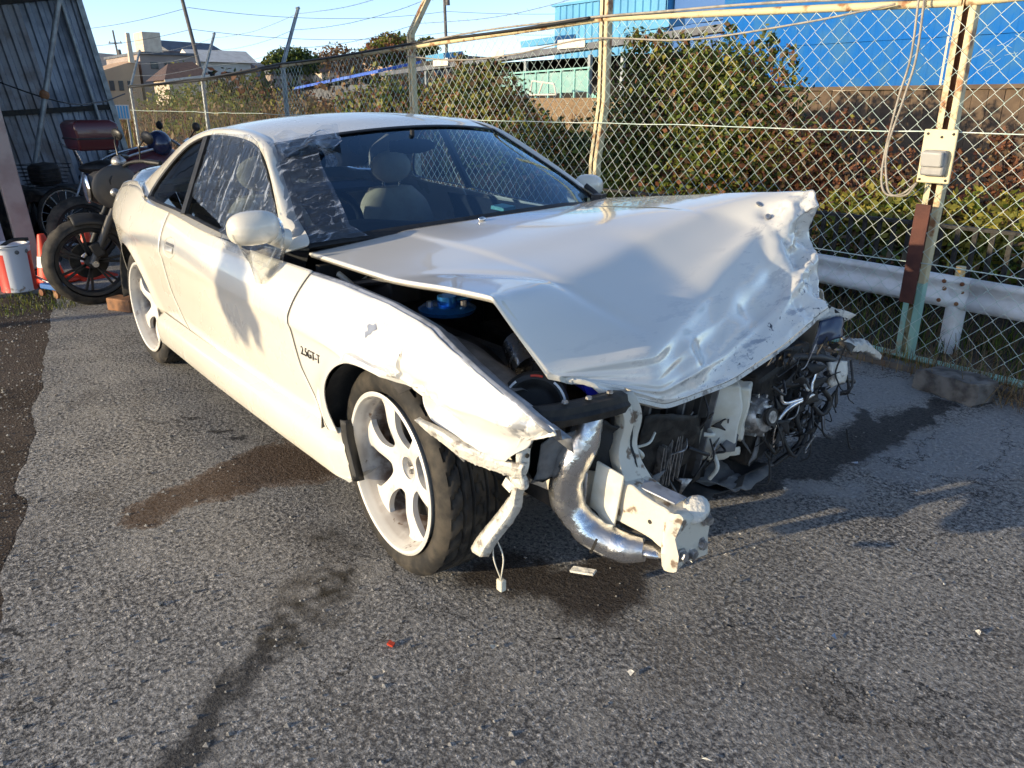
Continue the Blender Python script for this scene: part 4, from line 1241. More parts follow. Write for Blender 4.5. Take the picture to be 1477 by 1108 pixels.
mirror(1, (0.36, 0.875, 0.997), 0.82)
# film on the driver's window, over the pillar and the screen corner, and round the mirror
A, B = GREEN[-1]
def film_patch(name, quadfn, nu, nv, am, seed, parent=CAR, out=(0, -1, 0)):
    G = np.zeros((nu, nv, 3))
    for i in range(nu):
        for j in range(nv):
            p = np.array(quadfn(i / (nu - 1), j / (nv - 1)))
            G[i, j] = p + np.array(out) * am * (0.6 + fbm((p[0] * 1.6, p[1], p[2] * 0.6), 13, 4, seed))
    return grid(name, G, M['film'], parent, out=out, sharp=180)
def sidep(x, z, d=0.0): return np.array([x, -(0.800 - 0.5 * (z - 0.90)) - 0.012 - d, z])
def dw(u, v):      # u along the car (rear to front), v upward
    zt = float(np.interp(u, [0, 0.5, 0.75, 0.9, 1.0], [1.255, 1.262, 1.235, 1.15, 1.02]))
    zb = float(np.interp(u, [0, 0.4, 0.6, 1], [1.0, 0.93, 0.86, 0.845]))
    x = -0.44 + 1.06 * u
    z = zb + (zt - zb) * v
    x = min(x, float(np.interp(z, [0.85, 0.91, 1.01, 1.14, 1.23, 1.27], [0.66, 0.62, 0.48, 0.26, 0.10, -0.05])))
    p = sidep(x, z)
    if z < 0.91: p[1] = min(p[1], -float(hw(x, z)) - 0.006)
    return p
film_patch('window_film', dw, 60, 44, 0.007, 2.0)
def sw(u, v):       # from the pillar onto the screen
    i = (Wn - 1) * v; i0 = min(int(i), Wn - 2); f = i - i0
    wdt = float(np.interp(v, [0, 0.1, 0.6, 0.75, 0.9, 1.0], [6, 4.6, 4.2, 4.6, 7.6, 7.0]))
    j = -1.2 + u * (wdt + 1.2)
    def at(ii):
        if j < 0: return WS[ii, 0] + np.array([-0.05, -0.03, -0.005]) * (-j / 1.2)
        j0 = int(j); return WS[ii, j0] * (1 - j + j0) + WS[ii, j0 + 1] * (j - j0)
    return at(i0) * (1 - f) + at(i0 + 1) * f + np.array([0.5, -0.2, 0.8]) * 0.011
film_patch('screen_film', sw, 26, 60, 0.008, 6.0, out=(0.5, -0.2, 0.8))
def mw(u, v):       # film tent from the mirror down and across to the door
    a = 2 * math.pi * (0.02 + 0.60 * u) + 2.4
    top = np.array([0.630 + 0.055 + 0.02 * math.cos(a), -0.905 + 0.092 * math.cos(a) * -1, 0.992 + 0.062 * math.sin(a)])
    xx = 0.70 - 0.30 * u; zz = 0.93 - 0.14 * math.sin(math.pi * u)
    bot = np.array([xx, -float(hw(xx, min(zz, 0.87))) - 0.006, zz])
    return top * (1 - v) + bot * v
film_patch('mirror_film', mw, 30, 22, 0.010, 9.0)
def crump(u, v):
    p = WS[-1, 0] * (1 - u) + WS[-1, 9] * u
    q = WS[-6, 0] * (1 - u) + WS[-5, 8] * u
    return p * (1 - v) + q * v + np.array([0.5, -0.2, 0.8]) * (0.018 + 0.018 * math.sin(9 * u + 4 * v))
film_patch('screen_film', crump, 34, 20, 0.022, 16.0, out=(0.5, -0.2, 0.8))
for nm, fn, z0, z1 in (('gap_shade_strip', lambda z: seam_r(z), 0.375, 0.90), ('gap_shade_strip', lambda z: seam_f(z), 0.375, 0.862)):  # black strips over the seams stand for the shade in the gaps
    G = np.array([[(fn(z) + dx, -float(hw(fn(z) + dx, z)) - (0.0006 if abs(dx) < 0.003 else -0.002), z) for dx in (-0.0045, -0.0025, 0.0025, 0.0045)] for z in np.linspace(z0, z1, 44)])
    grid(nm, G, M['trim'], CAR, out=(0, -1, 0))
# ---- door handle, badge, mud flap
def conform(x, z, lift): return np.array([x, -float(hw(x, z)) - lift, z])
n = 28
HN = []
for k in range(n + 1):
    a = 2 * math.pi * k / n
    HN.append([conform(-0.46 + 0.092 * r * math.cos(a), 0.778 + 0.046 * r * math.sin(a), l) for r, l in ((1.0, 0.0005), (0.96, 0.003), (0.90, 0.001), (0.86, 0.0012))])
grid('handle_surround', np.array(HN), M['paint'], CAR, out=(0, -1, 0), sharp=25)
HP = np.array([[conform(-0.46 - 0.055 + 0.11 * i / 10, 0.770 + (0.024 * (j / 6 - 0.5)), 0.004 + 0.010 * math.sin(math.pi * i / 10) * math.sin(math.pi * j / 6)) for j in range(7)] for i in range(11)])
grid('door_handle', HP, M['paint'], CAR, out=(0, -1, 0), sharp=60)
HP = np.array([[conform(-0.46 - 0.055 + 0.12 * i / 8, 0.792 + (0.011 * (j / 4 - 0.5)), 0.0022) for j in range(5)] for i in range(9)])
grid('handle_recess', HP, M['gauze'], CAR, out=(0, -1, 0))
bt = text('fender_badge', '2.5GT-T', 0.040, M['badge'], CAR, tuple(conform(0.93, 0.628, 0.002)), (rad(86), 0, rad(0)), 0.0012, 0.0)
bpy.context.view_layer.update()
bme = bpy.data.meshes.new_from_object(bt.evaluated_get(bpy.context.evaluated_depsgraph_get()))
bo = bpy.data.objects.new('badge_lettering', bme); COL.objects.link(bo); bo.parent = CAR; bo.location = bt.location; bo.rotation_euler = bt.rotation_euler
bpy.data.objects.remove(bt)
G = np.array([[(1.032 + 0.05 * float(np.clip(0.37 - z, 0, 0.13)) / 0.13 + dx, -0.842 - dy, z) for dx, dy in ((0, 0.004), (0.008, 0.002), (0.018, -0.006), (0.022, -0.03))] for z in np.linspace(0.235, 0.43, 12)])
grid('mud_flap', G, M['black'], CAR, out=(0, -1, 0), thick=0.004)
# scuffs on the right fender: little bared patches, slightly proud
for (x, z, rx, rz_) in ((1.262, 0.780, 0.020, 0.012), (1.255, 0.765, 0.010, 0.008)):
    G = np.array([[conform(x + rx * r * math.cos(a) * (1 + 0.4 * math.sin(3 * a)), z + rz_ * r * math.sin(a) * (1 + 0.3 * math.cos(5 * a)), 0.0012) for r in (0.02, 0.5, 1.0)] for a in np.linspace(0, 2 * math.pi, 19)])
    grid('scuff', G, M['grey'], CAR, out=(0, -1, 0))

# ---- cabin
b = MB(); b.box((-0.35, 0, 0.40), (1.9, 1.3, 0.10)); b.make('carpet', M['dash'], CAR, smooth=False)
G = np.zeros((12, 24, 3))
for i in range(12):
    for j in range(24):
        t = i / 11; y = -0.70 + 1.40 * j / 23
        G[i, j] = (0.60 - 0.42 * t, y, 0.895 + 0.028 * math.sin(math.pi * t) + 0.05 * t * math.exp(-((y + 0.36) / 0.2) ** 2) - 0.02 * t - 0.20 * sst(0.8, 1, t))
grid('dashboard', G, M['dash'], CAR, out=(0, 0, 1), sharp=60)
b = MB()
ring = [( -0.01 + 0.04 * math.sin(a), -0.36 + 0.185 * math.cos(a), 0.86 + 0.165 * math.sin(a)) for a in np.linspace(0, 2 * math.pi, 37)]
b.tube(ring, 0.016, 10, cap=False); b.make('steering_wheel', M['dash'], CAR)
b = MB(); b.ell((0.03, -0.36, 0.85), (0.04, 0.07, 0.06)); b.beam((0.03, -0.54, 0.87), (0.03, -0.18, 0.87), 0.02, 0.03); b.make('steering_hub', M['dash'], CAR)
for s_ in (-1, 1):
    st = thing('front_seat', None, None, (-0.30, s_ * 0.36, 0.45)); st.parent = CAR
    b = MB(); b.ell((0.02, 0, 0.06), (0.27, 0.25, 0.10)); b.make('seat_cushion', M['seat'], st)
    b = MB()
    bk = [((-0.22, 0, 0.10), 0.23), ((-0.27, 0, 0.28), 0.235), ((-0.32, 0, 0.42), 0.20), ((-0.345, 0, 0.50), 0.12)]
    V = []
    for (c, wd) in [(tuple(p), float(q)) for p, q in zip(catmull([k_[0] for k_ in bk], 14), np.interp(np.linspace(0, 3, 14), range(4), [k_[1] for k_ in bk]))]:
        for j in range(20):
            a = 2 * math.pi * j / 20
            f = lambda v: math.copysign(abs(v) ** 0.75, v)
            V.append((c[0] + 0.065 * f(math.sin(a)), c[1] + wd * f(math.cos(a)), c[2]))
    F = grid_faces(14, 20, closed_v=True) + [tuple(range(13 * 20, 14 * 20))]
    o = mesh('seat_back', V, F, M['seat'], st, True, 80)
    b = MB(); b.ell((-0.335, 0, 0.605), (0.045, 0.125, 0.085)); b.make('headrest', M['seat'], st)
    for q in (-0.05, 0.05):
        b = MB(); b.tube([(-0.34, q, 0.49), (-0.336, q, 0.56)], 0.007, 8); b.make('headrest_post', M['alu'], st)
b = MB(); b.ell((-1.0, 0, 0.62), (0.12, 0.56, 0.24)); b.ell((-0.86, 0, 0.52), (0.26, 0.56, 0.10)); b.make('rear_bench', M['dash'], CAR)
b = MB(); b.box((-1.28, 0, 0.90), (0.42, 1.25, 0.02)); b.make('parcel_shelf', M['dash'], CAR, smooth=False)
RM = thing('rear_view_mirror', None, None, (0.19, -0.01, 1.205)); RM.parent = CAR
b = MB(); b.ell((0, 0, 0), (0.022, 0.115, 0.032)); b.make('mirror_shell', M['dash'], RM)
b = MB(); b.tube([(0, 0, 0.02), (0.0, 0, 0.065)], 0.01, 8); b.make('mirror_stem', M['dash'], RM)
b = MB(); b.box((-0.02, 0, 0), (0.006, 0.2, 0.045)); b.make('mirror_pane', M['mirrorglass'], RM)
for s_ in (-1, 1):
    G = np.array([[(x, s_ * y, z) for z, y in ((0.90, 0.70), (0.80, 0.74), (0.60, 0.76), (0.42, 0.72))] for x in (-0.6, -0.2, 0.2, 0.6)])
    grid('door_card', G, M['dash'], CAR)
b = MB(); b.box((0.42, 0.30, 0.945), (0.07, 0.09, 0.015), (0, 0.1, 0.3)); b.make('tax_sticker', M['teal'], CAR)
hl = np.stack([RF[2] * 0 + RF[0] + np.array([-0.01, 0, -0.02]), RF[10] + np.array([0, 0, -0.035]), RF[20] + np.array([0, 0, -0.04]), RF[32] + np.array([0, 0, -0.035]), RF[-1] + np.array([0, 0, -0.02])])
grid('headlining', hl, M['dash'], CAR)

# ================================================================== ground
def asphalt_mat():
    k = NT('worn_asphalt')
    g = k.n('NewGeometry').outputs['Position']
    nz = k.n('TexNoise'); k.t.links.new(g, nz.inputs['Vector']); nz.inputs['Scale'].default_value = 5.5; nz.inputs['Detail'].default_value = 7; nz.inputs['Roughness'].default_value = 0.68
    off = k.vmath('SCALE', k.vmath('SUBTRACT', nz.outputs['Color'], (0.5, 0.5, 0.5)), 0.34)
    gd = k.vmath('ADD', g, off)
    gs = k.vmath('ADD', g, k.vmath('SCALE', k.vmath('SUBTRACT', k.noise(60, 2, g, 0.5, 1), (0.5, 0.5, 0.5)), 0.007))
    # stone chips in a dark binder
    cell = k.voro(130, gs, out='Color'); dist = k.voro(130, gs, out='Distance')
    sp = k.n('SeparateXYZ'); k.t.links.new(cell, sp.inputs[0])
    chip = k.mix(sp.outputs[0], (0.25, 0.25, 0.25), (0.78, 0.745, 0.70))
    col = k.mix(k.ramp(dist, 0.30, 0.60), chip, (0.075, 0.075, 0.08))
    fine = k.noise(380, 3, g)
    # worn stone and dark binder; colour contrast stands in for lit tops and dark gaps, in clumps of a finger's width
    clump = k.noise(64, 5, g, 0.76)
    worn = k.math('MULTIPLY_ADD', k.noise(2.2, 4, g, 0.6), 0.22, -0.11)
    cm = k.ramp(k.math('ADD', clump, worn), 0.40, 0.56)
    col = k.mix(cm, k.mix(0.60, col, (0.075, 0.076, 0.082)), k.mix(0.55, col, (0.88, 0.83, 0.76)))
    big = k.ramp(k.noise(0.9, 5, g, 0.6), 0.35, 0.68)
    col = k.mix(k.math('MULTIPLY', big, 0.5), col, k.mix(0.5, col, (0.46, 0.45, 0.43)))
    pat = k.ramp(k.noise(2.6, 6, g, 0.65), 0.55, 0.72)
    col = k.mix(k.math('MULTIPLY', pat, 0.38), col, (0.13, 0.13, 0.14))
    pat2 = k.ramp(k.noise(0.55, 5, gd, 0.6), 0.47, 0.66)
    col = k.mix(k.math('MULTIPLY', pat2, 0.22), col, (0.14, 0.14, 0.15))
    scuff = k.ramp(k.noise(4.5, 7, gd, 0.72), 0.50, 0.68)
    col = k.mix(k.math('MULTIPLY', scuff, 0.42), col, (0.66, 0.62, 0.56))
    fine2 = k.ramp(k.noise(1.3, 6, gd, 0.66), 0.52, 0.66)
    col = k.mix(k.math('MULTIPLY', fine2, 0.30), col, (0.30, 0.26, 0.21))
    # dust that has settled, brownish
    dust = k.ramp(k.noise(3.1, 6, gd, 0.6), 0.5, 0.75)
    col = k.mix(k.math('MULTIPLY', dust, 0.28), col, (0.33, 0.285, 0.235))
    wet = None
    def seg(a, b, r0, r1, soft):
        ax, ay = a; bx, by = b
        L2 = (bx - ax) ** 2 + (by - ay) ** 2 + 1e-9
        pa = k.vmath('SUBTRACT', gd, (ax, ay, 0))
        t = k.math('DIVIDE', k.vmath('DOT_PRODUCT', pa, (bx - ax, by - ay, 0)), L2, clamp=True)
        q = k.n('CombineXYZ'); k.t.links.new(k.math('MULTIPLY', t, bx - ax), q.inputs[0]); k.t.links.new(k.math('MULTIPLY', t, by - ay), q.inputs[1])
        fl = k.vmath('MULTIPLY', k.vmath('SUBTRACT', pa, q.outputs[0]), (1, 1, 0))
        dd = k.vmath('LENGTH', fl)
        rr = k.math('MULTIPLY_ADD', t, r1 - r0, r0)
        return k.ramp(k.math('SUBTRACT', dd, rr), soft, -soft)
    def union(L):
        m = L[0]
        for x in L[1:]: m = k.math('MAXIMUM', m, x)
        return m
    # pale cement wash near the fence
    pale = union([seg((1.25, 1.20), (1.45, 2.05), 0.26, 0.18, 0.05), seg((1.95, 1.15), (2.15, 2.0), 0.18, 0.26, 0.05), seg((1.78, 0.62), (1.9, 0.8), 0.05, 0.05, 0.04)])
    col = k.mix(k.math('MULTIPLY', pale, 0.85), col, k.mix(0.35, (0.60, 0.60, 0.60), col))
    brown = union([seg((0.42, -1.32), (0.32, -0.90), 0.085, 0.16, 0.03), seg((0.32, -0.90), (0.40, -0.50), 0.17, 0.24, 0.04)])
    col = k.mix(k.math('MULTIPLY', brown, 0.95), col, k.mix(0.14, (0.105, 0.056, 0.024), col))
    rim_ = k.math('MULTIPLY', k.ramp(brown, 0.05, 0.4), k.ramp(brown, 0.95, 0.5))
    col = k.mix(k.math('MULTIPLY', rim_, 0.35), col, (0.26, 0.155, 0.08))
    oil = union([seg((1.78, -1.72), (1.50, -1.42), 0.070, 0.055, 0.035), seg((1.50, -1.42), (1.40, -1.26), 0.025, 0.04, 0.03)])
    oil2 = union([seg((1.38, -1.22), (1.20, -0.98), 0.075, 0.085, 0.05), seg((0.95, -0.92), (1.10, -0.88), 0.05, 0.03, 0.06)])
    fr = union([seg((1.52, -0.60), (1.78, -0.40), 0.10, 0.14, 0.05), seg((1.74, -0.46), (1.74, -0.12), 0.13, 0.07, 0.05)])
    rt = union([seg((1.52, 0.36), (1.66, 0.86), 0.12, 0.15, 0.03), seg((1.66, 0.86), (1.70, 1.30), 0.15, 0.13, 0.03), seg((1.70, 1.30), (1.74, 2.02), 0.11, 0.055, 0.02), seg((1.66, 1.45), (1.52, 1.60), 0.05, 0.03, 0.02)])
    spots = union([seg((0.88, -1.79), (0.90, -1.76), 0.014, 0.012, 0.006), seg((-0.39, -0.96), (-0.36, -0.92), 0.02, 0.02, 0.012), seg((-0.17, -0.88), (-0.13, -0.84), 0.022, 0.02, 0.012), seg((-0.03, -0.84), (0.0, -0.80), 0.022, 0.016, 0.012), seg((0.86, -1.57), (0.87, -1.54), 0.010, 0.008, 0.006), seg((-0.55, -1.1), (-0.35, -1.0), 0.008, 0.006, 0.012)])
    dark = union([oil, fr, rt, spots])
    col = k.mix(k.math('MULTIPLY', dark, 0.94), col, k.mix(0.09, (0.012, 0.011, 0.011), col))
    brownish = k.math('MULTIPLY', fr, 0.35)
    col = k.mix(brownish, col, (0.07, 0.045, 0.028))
    mossy = k.math('MULTIPLY', oil2, k.ramp(k.noise(16, 6, g, 0.7), 0.38, 0.62))
    col = k.mix(k.math('MULTIPLY', mossy, 0.9), col, (0.045, 0.035, 0.020))
    # cracks
    ck = k.voro(1.4, gd, 'DISTANCE_TO_EDGE', 'Distance')
    cr = k.math('MULTIPLY', k.ramp(ck, 0.007, 0.002), k.ramp(k.noise(1.1, 3, g), 0.44, 0.54))
    col = k.mix(k.math('MULTIPLY', cr, 0.8), col, (0.02, 0.02, 0.02))
    wetm = union([dark, k.math('MULTIPLY', brown, 0.6)])
    rg = k.ramp(wetm, 0, 1, 0.9, 0.72, smooth=False)
    h = k.math('ADD', k.math('ADD', k.math('MULTIPLY', k.ramp(dist, 0.75, 0.15), k.ramp(sp.outputs[1], 0, 1, 0.2, 0.6)), k.math('MULTIPLY', fine, 0.2)), k.math('MULTIPLY', k.ramp(clump, 0.3, 0.62), 0.9))
    h2 = k.noise(14, 6, g, 0.62)
    n2 = k.bump(h2, 0.55, 0.03)
    n2 = k.bump(k.noise(55, 3, g, 0.6), 0.4, 0.010, n2)
    n = k.bump(h, k.ramp(wetm, 0, 1, 1.0, 0.6), 0.011, n2)
    k.bsdf(col, rg, 0, n, spec=0.18)
    return k.m

def dirt_mat(name, a, b, c, sc=1.0):
    k = NT(name)
    g = k.n('NewGeometry').outputs['Position']
    col = k.mix(k.ramp(k.noise(1.7 * sc, 7, g, 0.65), 0.35, 0.65), a, b)
    col = k.mix(k.ramp(k.voro(70 * sc, g), 0.35, 0.1), col, c)
    col = k.mix(k.math('MULTIPLY', k.noise(60 * sc, 4, g), 0.35), col, (0.03, 0.024, 0.018))
    h = k.math('ADD', k.noise(45 * sc, 6, g, 0.7), k.math('MULTIPLY', k.ramp(k.voro(70 * sc, g), 0.5, 0.0), 0.7))
    k.bsdf(col, 0.9, 0, k.bump(h, 0.9, 0.012 / sc), spec=0.2)
    return k.m
M['asphalt'] = asphalt_mat()
M['dirt'] = dirt_mat('packed_dirt', (0.075, 0.055, 0.040), (0.13, 0.10, 0.078), (0.25, 0.235, 0.21))
M['field'] = dirt_mat('rough_field', (0.085, 0.062, 0.035), (0.15, 0.11, 0.06), (0.10, 0.10, 0.05), 0.15)

def edge_y(x): return -1.66 - 0.205 * (x - 0.0)      # left limit of the asphalt
def sheet(name, x0, x1, nx, y0, y1, ny, z, mat, amp=0.0, seed=0.0, zf=None):
    X = np.linspace(x0, x1, nx)
    P = np.zeros((nx, ny, 3))
    for i, x in enumerate(X):
        a, b_ = y0(x), y1(x)
        for j, y in enumerate(np.linspace(a, b_, ny)):
            P[i, j] = (x, y, z + (amp * fbm((x, y, 0), 1.3, 4, seed) if amp else 0) + (zf(x, y) if zf else 0))
    return grid(name, P, mat, out=(0, 0, 1), sharp=180)
o = mesh('ground', [(-900, -900, -0.30), (900, -900, -0.30), (900, 900, -0.30), (-900, 900, -0.30)], [(0, 1, 2, 3)], M['field']); tag(o, kind='structure')
o = sheet('asphalt_yard', -16, 9, 900, lambda x: edge_y(x) + 0.045 * fbm((x * 2.6, 0, 0), 1, 7), lambda x: 2.33 + 0.03 * fbm((x, 5, 0), 2.0, 3), 24, 0.0, M['asphalt'], 0.0); tag(o, kind='structure')
o = sheet('dirt_strip', -16, 9, 160, lambda x: -26.0, lambda x: edge_y(x) + 0.10, 70, -0.006, M['dirt'], 0.0, 3.0, lambda x, y: 0.014 * fbm((x, y, 0), 2.2, 4) - 0.012 * float(sst(-0.0, 0.3, y - edge_y(x))) ); tag(o, kind='structure')
o = sheet('fence_verge', -16, 9, 120, lambda x: 2.20, lambda x: 4.6, 16, -0.005, M['dirt'], 0.0, 6.0, lambda x, y: 0.02 * fbm((x, y, 0), 2.5, 4) - 0.03 * float(sst(2.5, 3.2, y)) - 0.02 * float(sst(2.36, 2.2, y))); tag(o, kind='structure')
o = sheet('embankment', -60, 12, 60, lambda x: 4.5, lambda x: 30, 24, -0.06, M['field'], 0.0, 9.0, lambda x, y: 0.10 * fbm((x, y, 0), 0.4, 4)); tag(o, kind='structure')

# loose stones and grit on the yard: nobody could count them
b = MB()
ICO = None
def pebble(b, c, r):
    V = []; F = [(0, 1, 2), (0, 2, 3), (0, 3, 4), (0, 4, 1), (5, 2, 1), (5, 3, 2), (5, 4, 3), (5, 1, 4)]
    for p in ((0, 0, 1), (1, 0, 0), (0, 1, 0), (-1, 0, 0), (0, -1, 0), (0, 0, -1)):
        V.append((c[0] + p[0] * r * RNG.uniform(.6, 1.3), c[1] + p[1] * r * RNG.uniform(.6, 1.3), c[2] + p[2] * r * RNG.uniform(.5, .9)))
    b.add(V, F)
for _ in range(3600):
    x = RNG.uniform(-5, 3.2); y = edge_y(x) + RNG.uniform(-1.2, 0.15) if RNG.random() < 0.7 else RNG.uniform(-1.9, -0.9)
    pebble(b, (x, y, 0.001), RNG.choice((0.003, 0.004, 0.005, 0.006, 0.009)))
for _ in range(1700):
    x = RNG.uniform(-0.5, 3.0); y = RNG.uniform(-1.9, 2.2)
    pebble(b, (x, y, 0.001), RNG.choice((0.0025, 0.003, 0.004, 0.005)))
for x, y, r in ((1.018, -1.458, 0.014), (0.93, -1.40, 0.010), (1.02, -1.36, 0.009), (0.62, -1.30, 0.008), (0.10, -1.24, 0.009), (1.30, -1.28, 0.008)):
    pebble(b, (x, y, 0.004), r)
for _ in range(500):
    x = RNG.uniform(-2, 4.5); y = 2.33 + RNG.gauss(0, 0.10)
    pebble(b, (x, y, 0.003), RNG.choice((0.004, 0.006, 0.008)))
M['stone'] = simple('loose_stone', (0.30, 0.29, 0.27), (0.14, 0.13, 0.12), 0.85, 0, 30, 0.3, 200)
tag(b.make('loose_gravel', M['stone'], smooth=False), kind='stuff')

# ================================================================== chain link fence
FY = 2.48
M['mesh'] = simple('mint_coated_wire', (0.52, 0.66, 0.58), (0.74, 0.78, 0.70), 0.45, 0.0, 5.0)
M['mint'] = simple('mint_painted_steel', (0.33, 0.55, 0.45), (0.42, 0.22, 0.11), 0.55, 0.0, 7, 0.4, 60, lo=0.56, hi=0.72)
M['creamrust'] = simple('cream_paint_over_rust', (0.66, 0.55, 0.33), (0.33, 0.15, 0.06), 0.6, 0, 11, 0.4, 60, lo=0.52, hi=0.66)
M['rust'] = simple('rusty_steel', (0.20, 0.075, 0.032), (0.30, 0.15, 0.07), 0.8, 0, 14, 0.4, 80)
M['rustboard'] = simple('dark_rust_plate', (0.11, 0.035, 0.022), (0.07, 0.022, 0.016), 0.75, 0, 9, 0.3, 70)
M['galv'] = simple('galvanised_steel', (0.34, 0.37, 0.38), (0.22, 0.24, 0.25), 0.5, 0.5, 12, 0.2, 80)
M['cable'] = simple('weathered_cable', (0.38, 0.34, 0.28), (0.26, 0.23, 0.19), 0.6, 0, 20)
M['blackcable'] = simple('black_cable', (0.018, 0.018, 0.018), None, 0.55)
FEN = thing('chain_link_fence', 'mint green chain link fence with cream rusty posts beside the wrecked car', 'fence', (0, FY, 0))
rail_pts = [(-14.22, 1.661), (-9.99, 1.706), (-6.91, 1.81), (-3.85, 1.882), (-1.21, 1.945), (1.27, 1.842), (3.75, 1.86), (6.2, 1.86)]
def rail_z(x): return float(np.interp(x, [p[0] for p in rail_pts], [p[1] for p in rail_pts]))
def wav(x, z): return 0.022 * fbm((x * 0.9, 0, z * 0.9), 1.5, 3, 2.0) + 0.012 * math.exp(-((z - 0.05) / 0.12) ** 2) * fbm((x * 5, 0, 0), 1.5, 3, 7)
V = []; F = []; MI_ = []
M['oldmesh'] = simple('old_dark_wire', (0.13, 0.15, 0.13), (0.20, 0.15, 0.11), 0.6, 0.2, 5.0)
r = 0.0020
x = -14.2; kk = 0
while x < 4.6:
    zt = rail_z(x) - 0.02
    n = int(zt / 0.05)
    pts = []
    for q in range(n + 1):
        z = zt - q * 0.05
        left = (q + kk) % 2 == 0
        zz = z - 0.002 if left else z + 0.002
        low = math.exp(-(z / 0.15) ** 2)
        px = x + (-0.003 if left else 0.053) + 0.010 * fbm((x * 3, z * 3, 0), 1, 2, 4.0) + 0.012 * low * fbm((x * 9, z * 9, 0), 1, 2, 1.0)
        py = wav(x, z) + (0.0022 if left else -0.0022)
        pts.append((px, py, zz))
    vv, ff = tube_geo(pts, r, 4, False)
    k0 = len(V); V += vv; F += [tuple(i + k0 for i in f_) for f_ in ff]; MI_ += [1 if x < -6.4 + 1.2 * math.sin(x * 3) else 0] * len(ff)
    x += 0.05; kk += 1
o = mesh('wire_mesh', V, F, [M['mesh'], M['oldmesh']], FEN, True, 180, MI_); o['kind'] = 'stuff'
for k in range(len(rail_pts) - 1):
    (xa, za), (xb, zb_) = rail_pts[k], rail_pts[k + 1]
    b = MB(); b.tube([(xa + 0.01, 0.03, za), (xb - 0.01, 0.03, zb_)], 0.021, 12)
    b.make('top_rail', M['blackcable'] if k < 2 else M['creamrust'], FEN, True, 60)
for name, zc, am in (('tension_wire', 1.235, 0.012), ('tension_wire', 0.565, 0.010), ('tension_wire', 0.03, 0.012)):
    pts = [(x, -0.012 + wav(x, zc), zc + am * fbm((x, 0, zc * 3), 1.1, 3, 5.0) - 0.0) for x in np.arange(-14.2, 4.6, 0.08)]
    b = MB(); b.tube(pts, 0.0032 if zc > 0.1 else 0.006, 5); b.make(name, M['mesh'] if zc > .1 else M['mint'], FEN, True, 180)
b = MB(); b.beam((-14.2, 0.02, 0.035), (6.2, 0.02, 0.03), 0.05, 0.012, m=0); b.beam((-14.2, 0.04, 0.022), (6.2, 0.04, 0.02), 0.012, 0.045); b.make('bottom_angle', M['mint'], FEN, smooth=False)
# posts
def channel(name, pts, wd, dp, m1, m2, parent):
    """open steel channel: two pale flanges and a rust-red web"""
    b = MB()
    for a, c in zip(pts[:-1], pts[1:]):
        a = Vector(a); c = Vector(c)
        e = (c - a).normalized() * 0.0
        for s in (-1, 1):
            b.beam(a + Vector((s * (wd / 2 - 0.014), -dp / 2, 0)), c + Vector((s * (wd / 2 - 0.014), -dp / 2, 0)) + e, 0.028, 0.006, up=(0, 1, 0), m=0)
            b.beam(a + Vector((s * wd / 2, 0, 0)), c + Vector((s * wd / 2, 0, 0)) + e, 0.006, dp, up=(0, 1, 0), m=0)
        b.beam(a + Vector((0, dp / 2, 0)), c + Vector((0, dp / 2, 0)), wd - 0.01, 0.006, up=(0, 1, 0), m=1)
    return b.make(name, [m1, m2], parent, smooth=False)
channel('post', [(1.275, 0.05, -0.05), (1.275, 0.05, 0.45)], 0.085, 0.05, M['mint'], M['creamrust'], FEN)
channel('post', [(1.275, 0.05, 0.45), (1.285, 0.05, 1.30), (1.28, 0.05, 2.30)], 0.085, 0.05, M['creamrust'], M['rust'], FEN)
channel('post', [(-1.285, 0.05, -0.05), (-1.27, 0.05, 0.95), (-1.205, 0.05, 1.38), (-1.21, 0.05, 2.30)], 0.075, 0.05, M['creamrust'], M['rust'], FEN)
channel('post', [(-3.80, 0.05, -0.05), (-3.85, 0.05, 1.50), (-3.85, 0.05, 2.00), (-3.86, 0.34, 2.45)], 0.07, 0.045, M['creamrust'], M['rust'], FEN)
channel('post', [(3.75, 0.05, -0.05), (3.75, 0.05, 2.30)], 0.085, 0.05, M['creamrust'], M['rust'], FEN)
for px, zt in ((-6.91, 1.82), (-9.99, 1.71), (-14.22, 1.66)):
    b = MB(); b.tube([(px, 0.05, -0.05), (px, 0.05, zt + 0.02)], 0.030, 12); b.make('post', M['galv'], FEN)
    pa = thing('barbed_wire_arm', None, None, (px, 0.05, zt)); pa.parent = FEN
    for s in (-1, 1):
        b = MB(); b.beam((s * 0.028, 0, 0), (s * 0.016, 0.27, 0.66), 0.028, 0.012, up=(1, 0, 0)); b.make('arm_angle', M['galv'], pa, smooth=False)
    b = MB(); b.box((0, 0.27, 0.67), (0.06, 0.03, 0.03), (0.4, 0, 0)); b.make('arm_cap', M['galv'], pa, smooth=False)
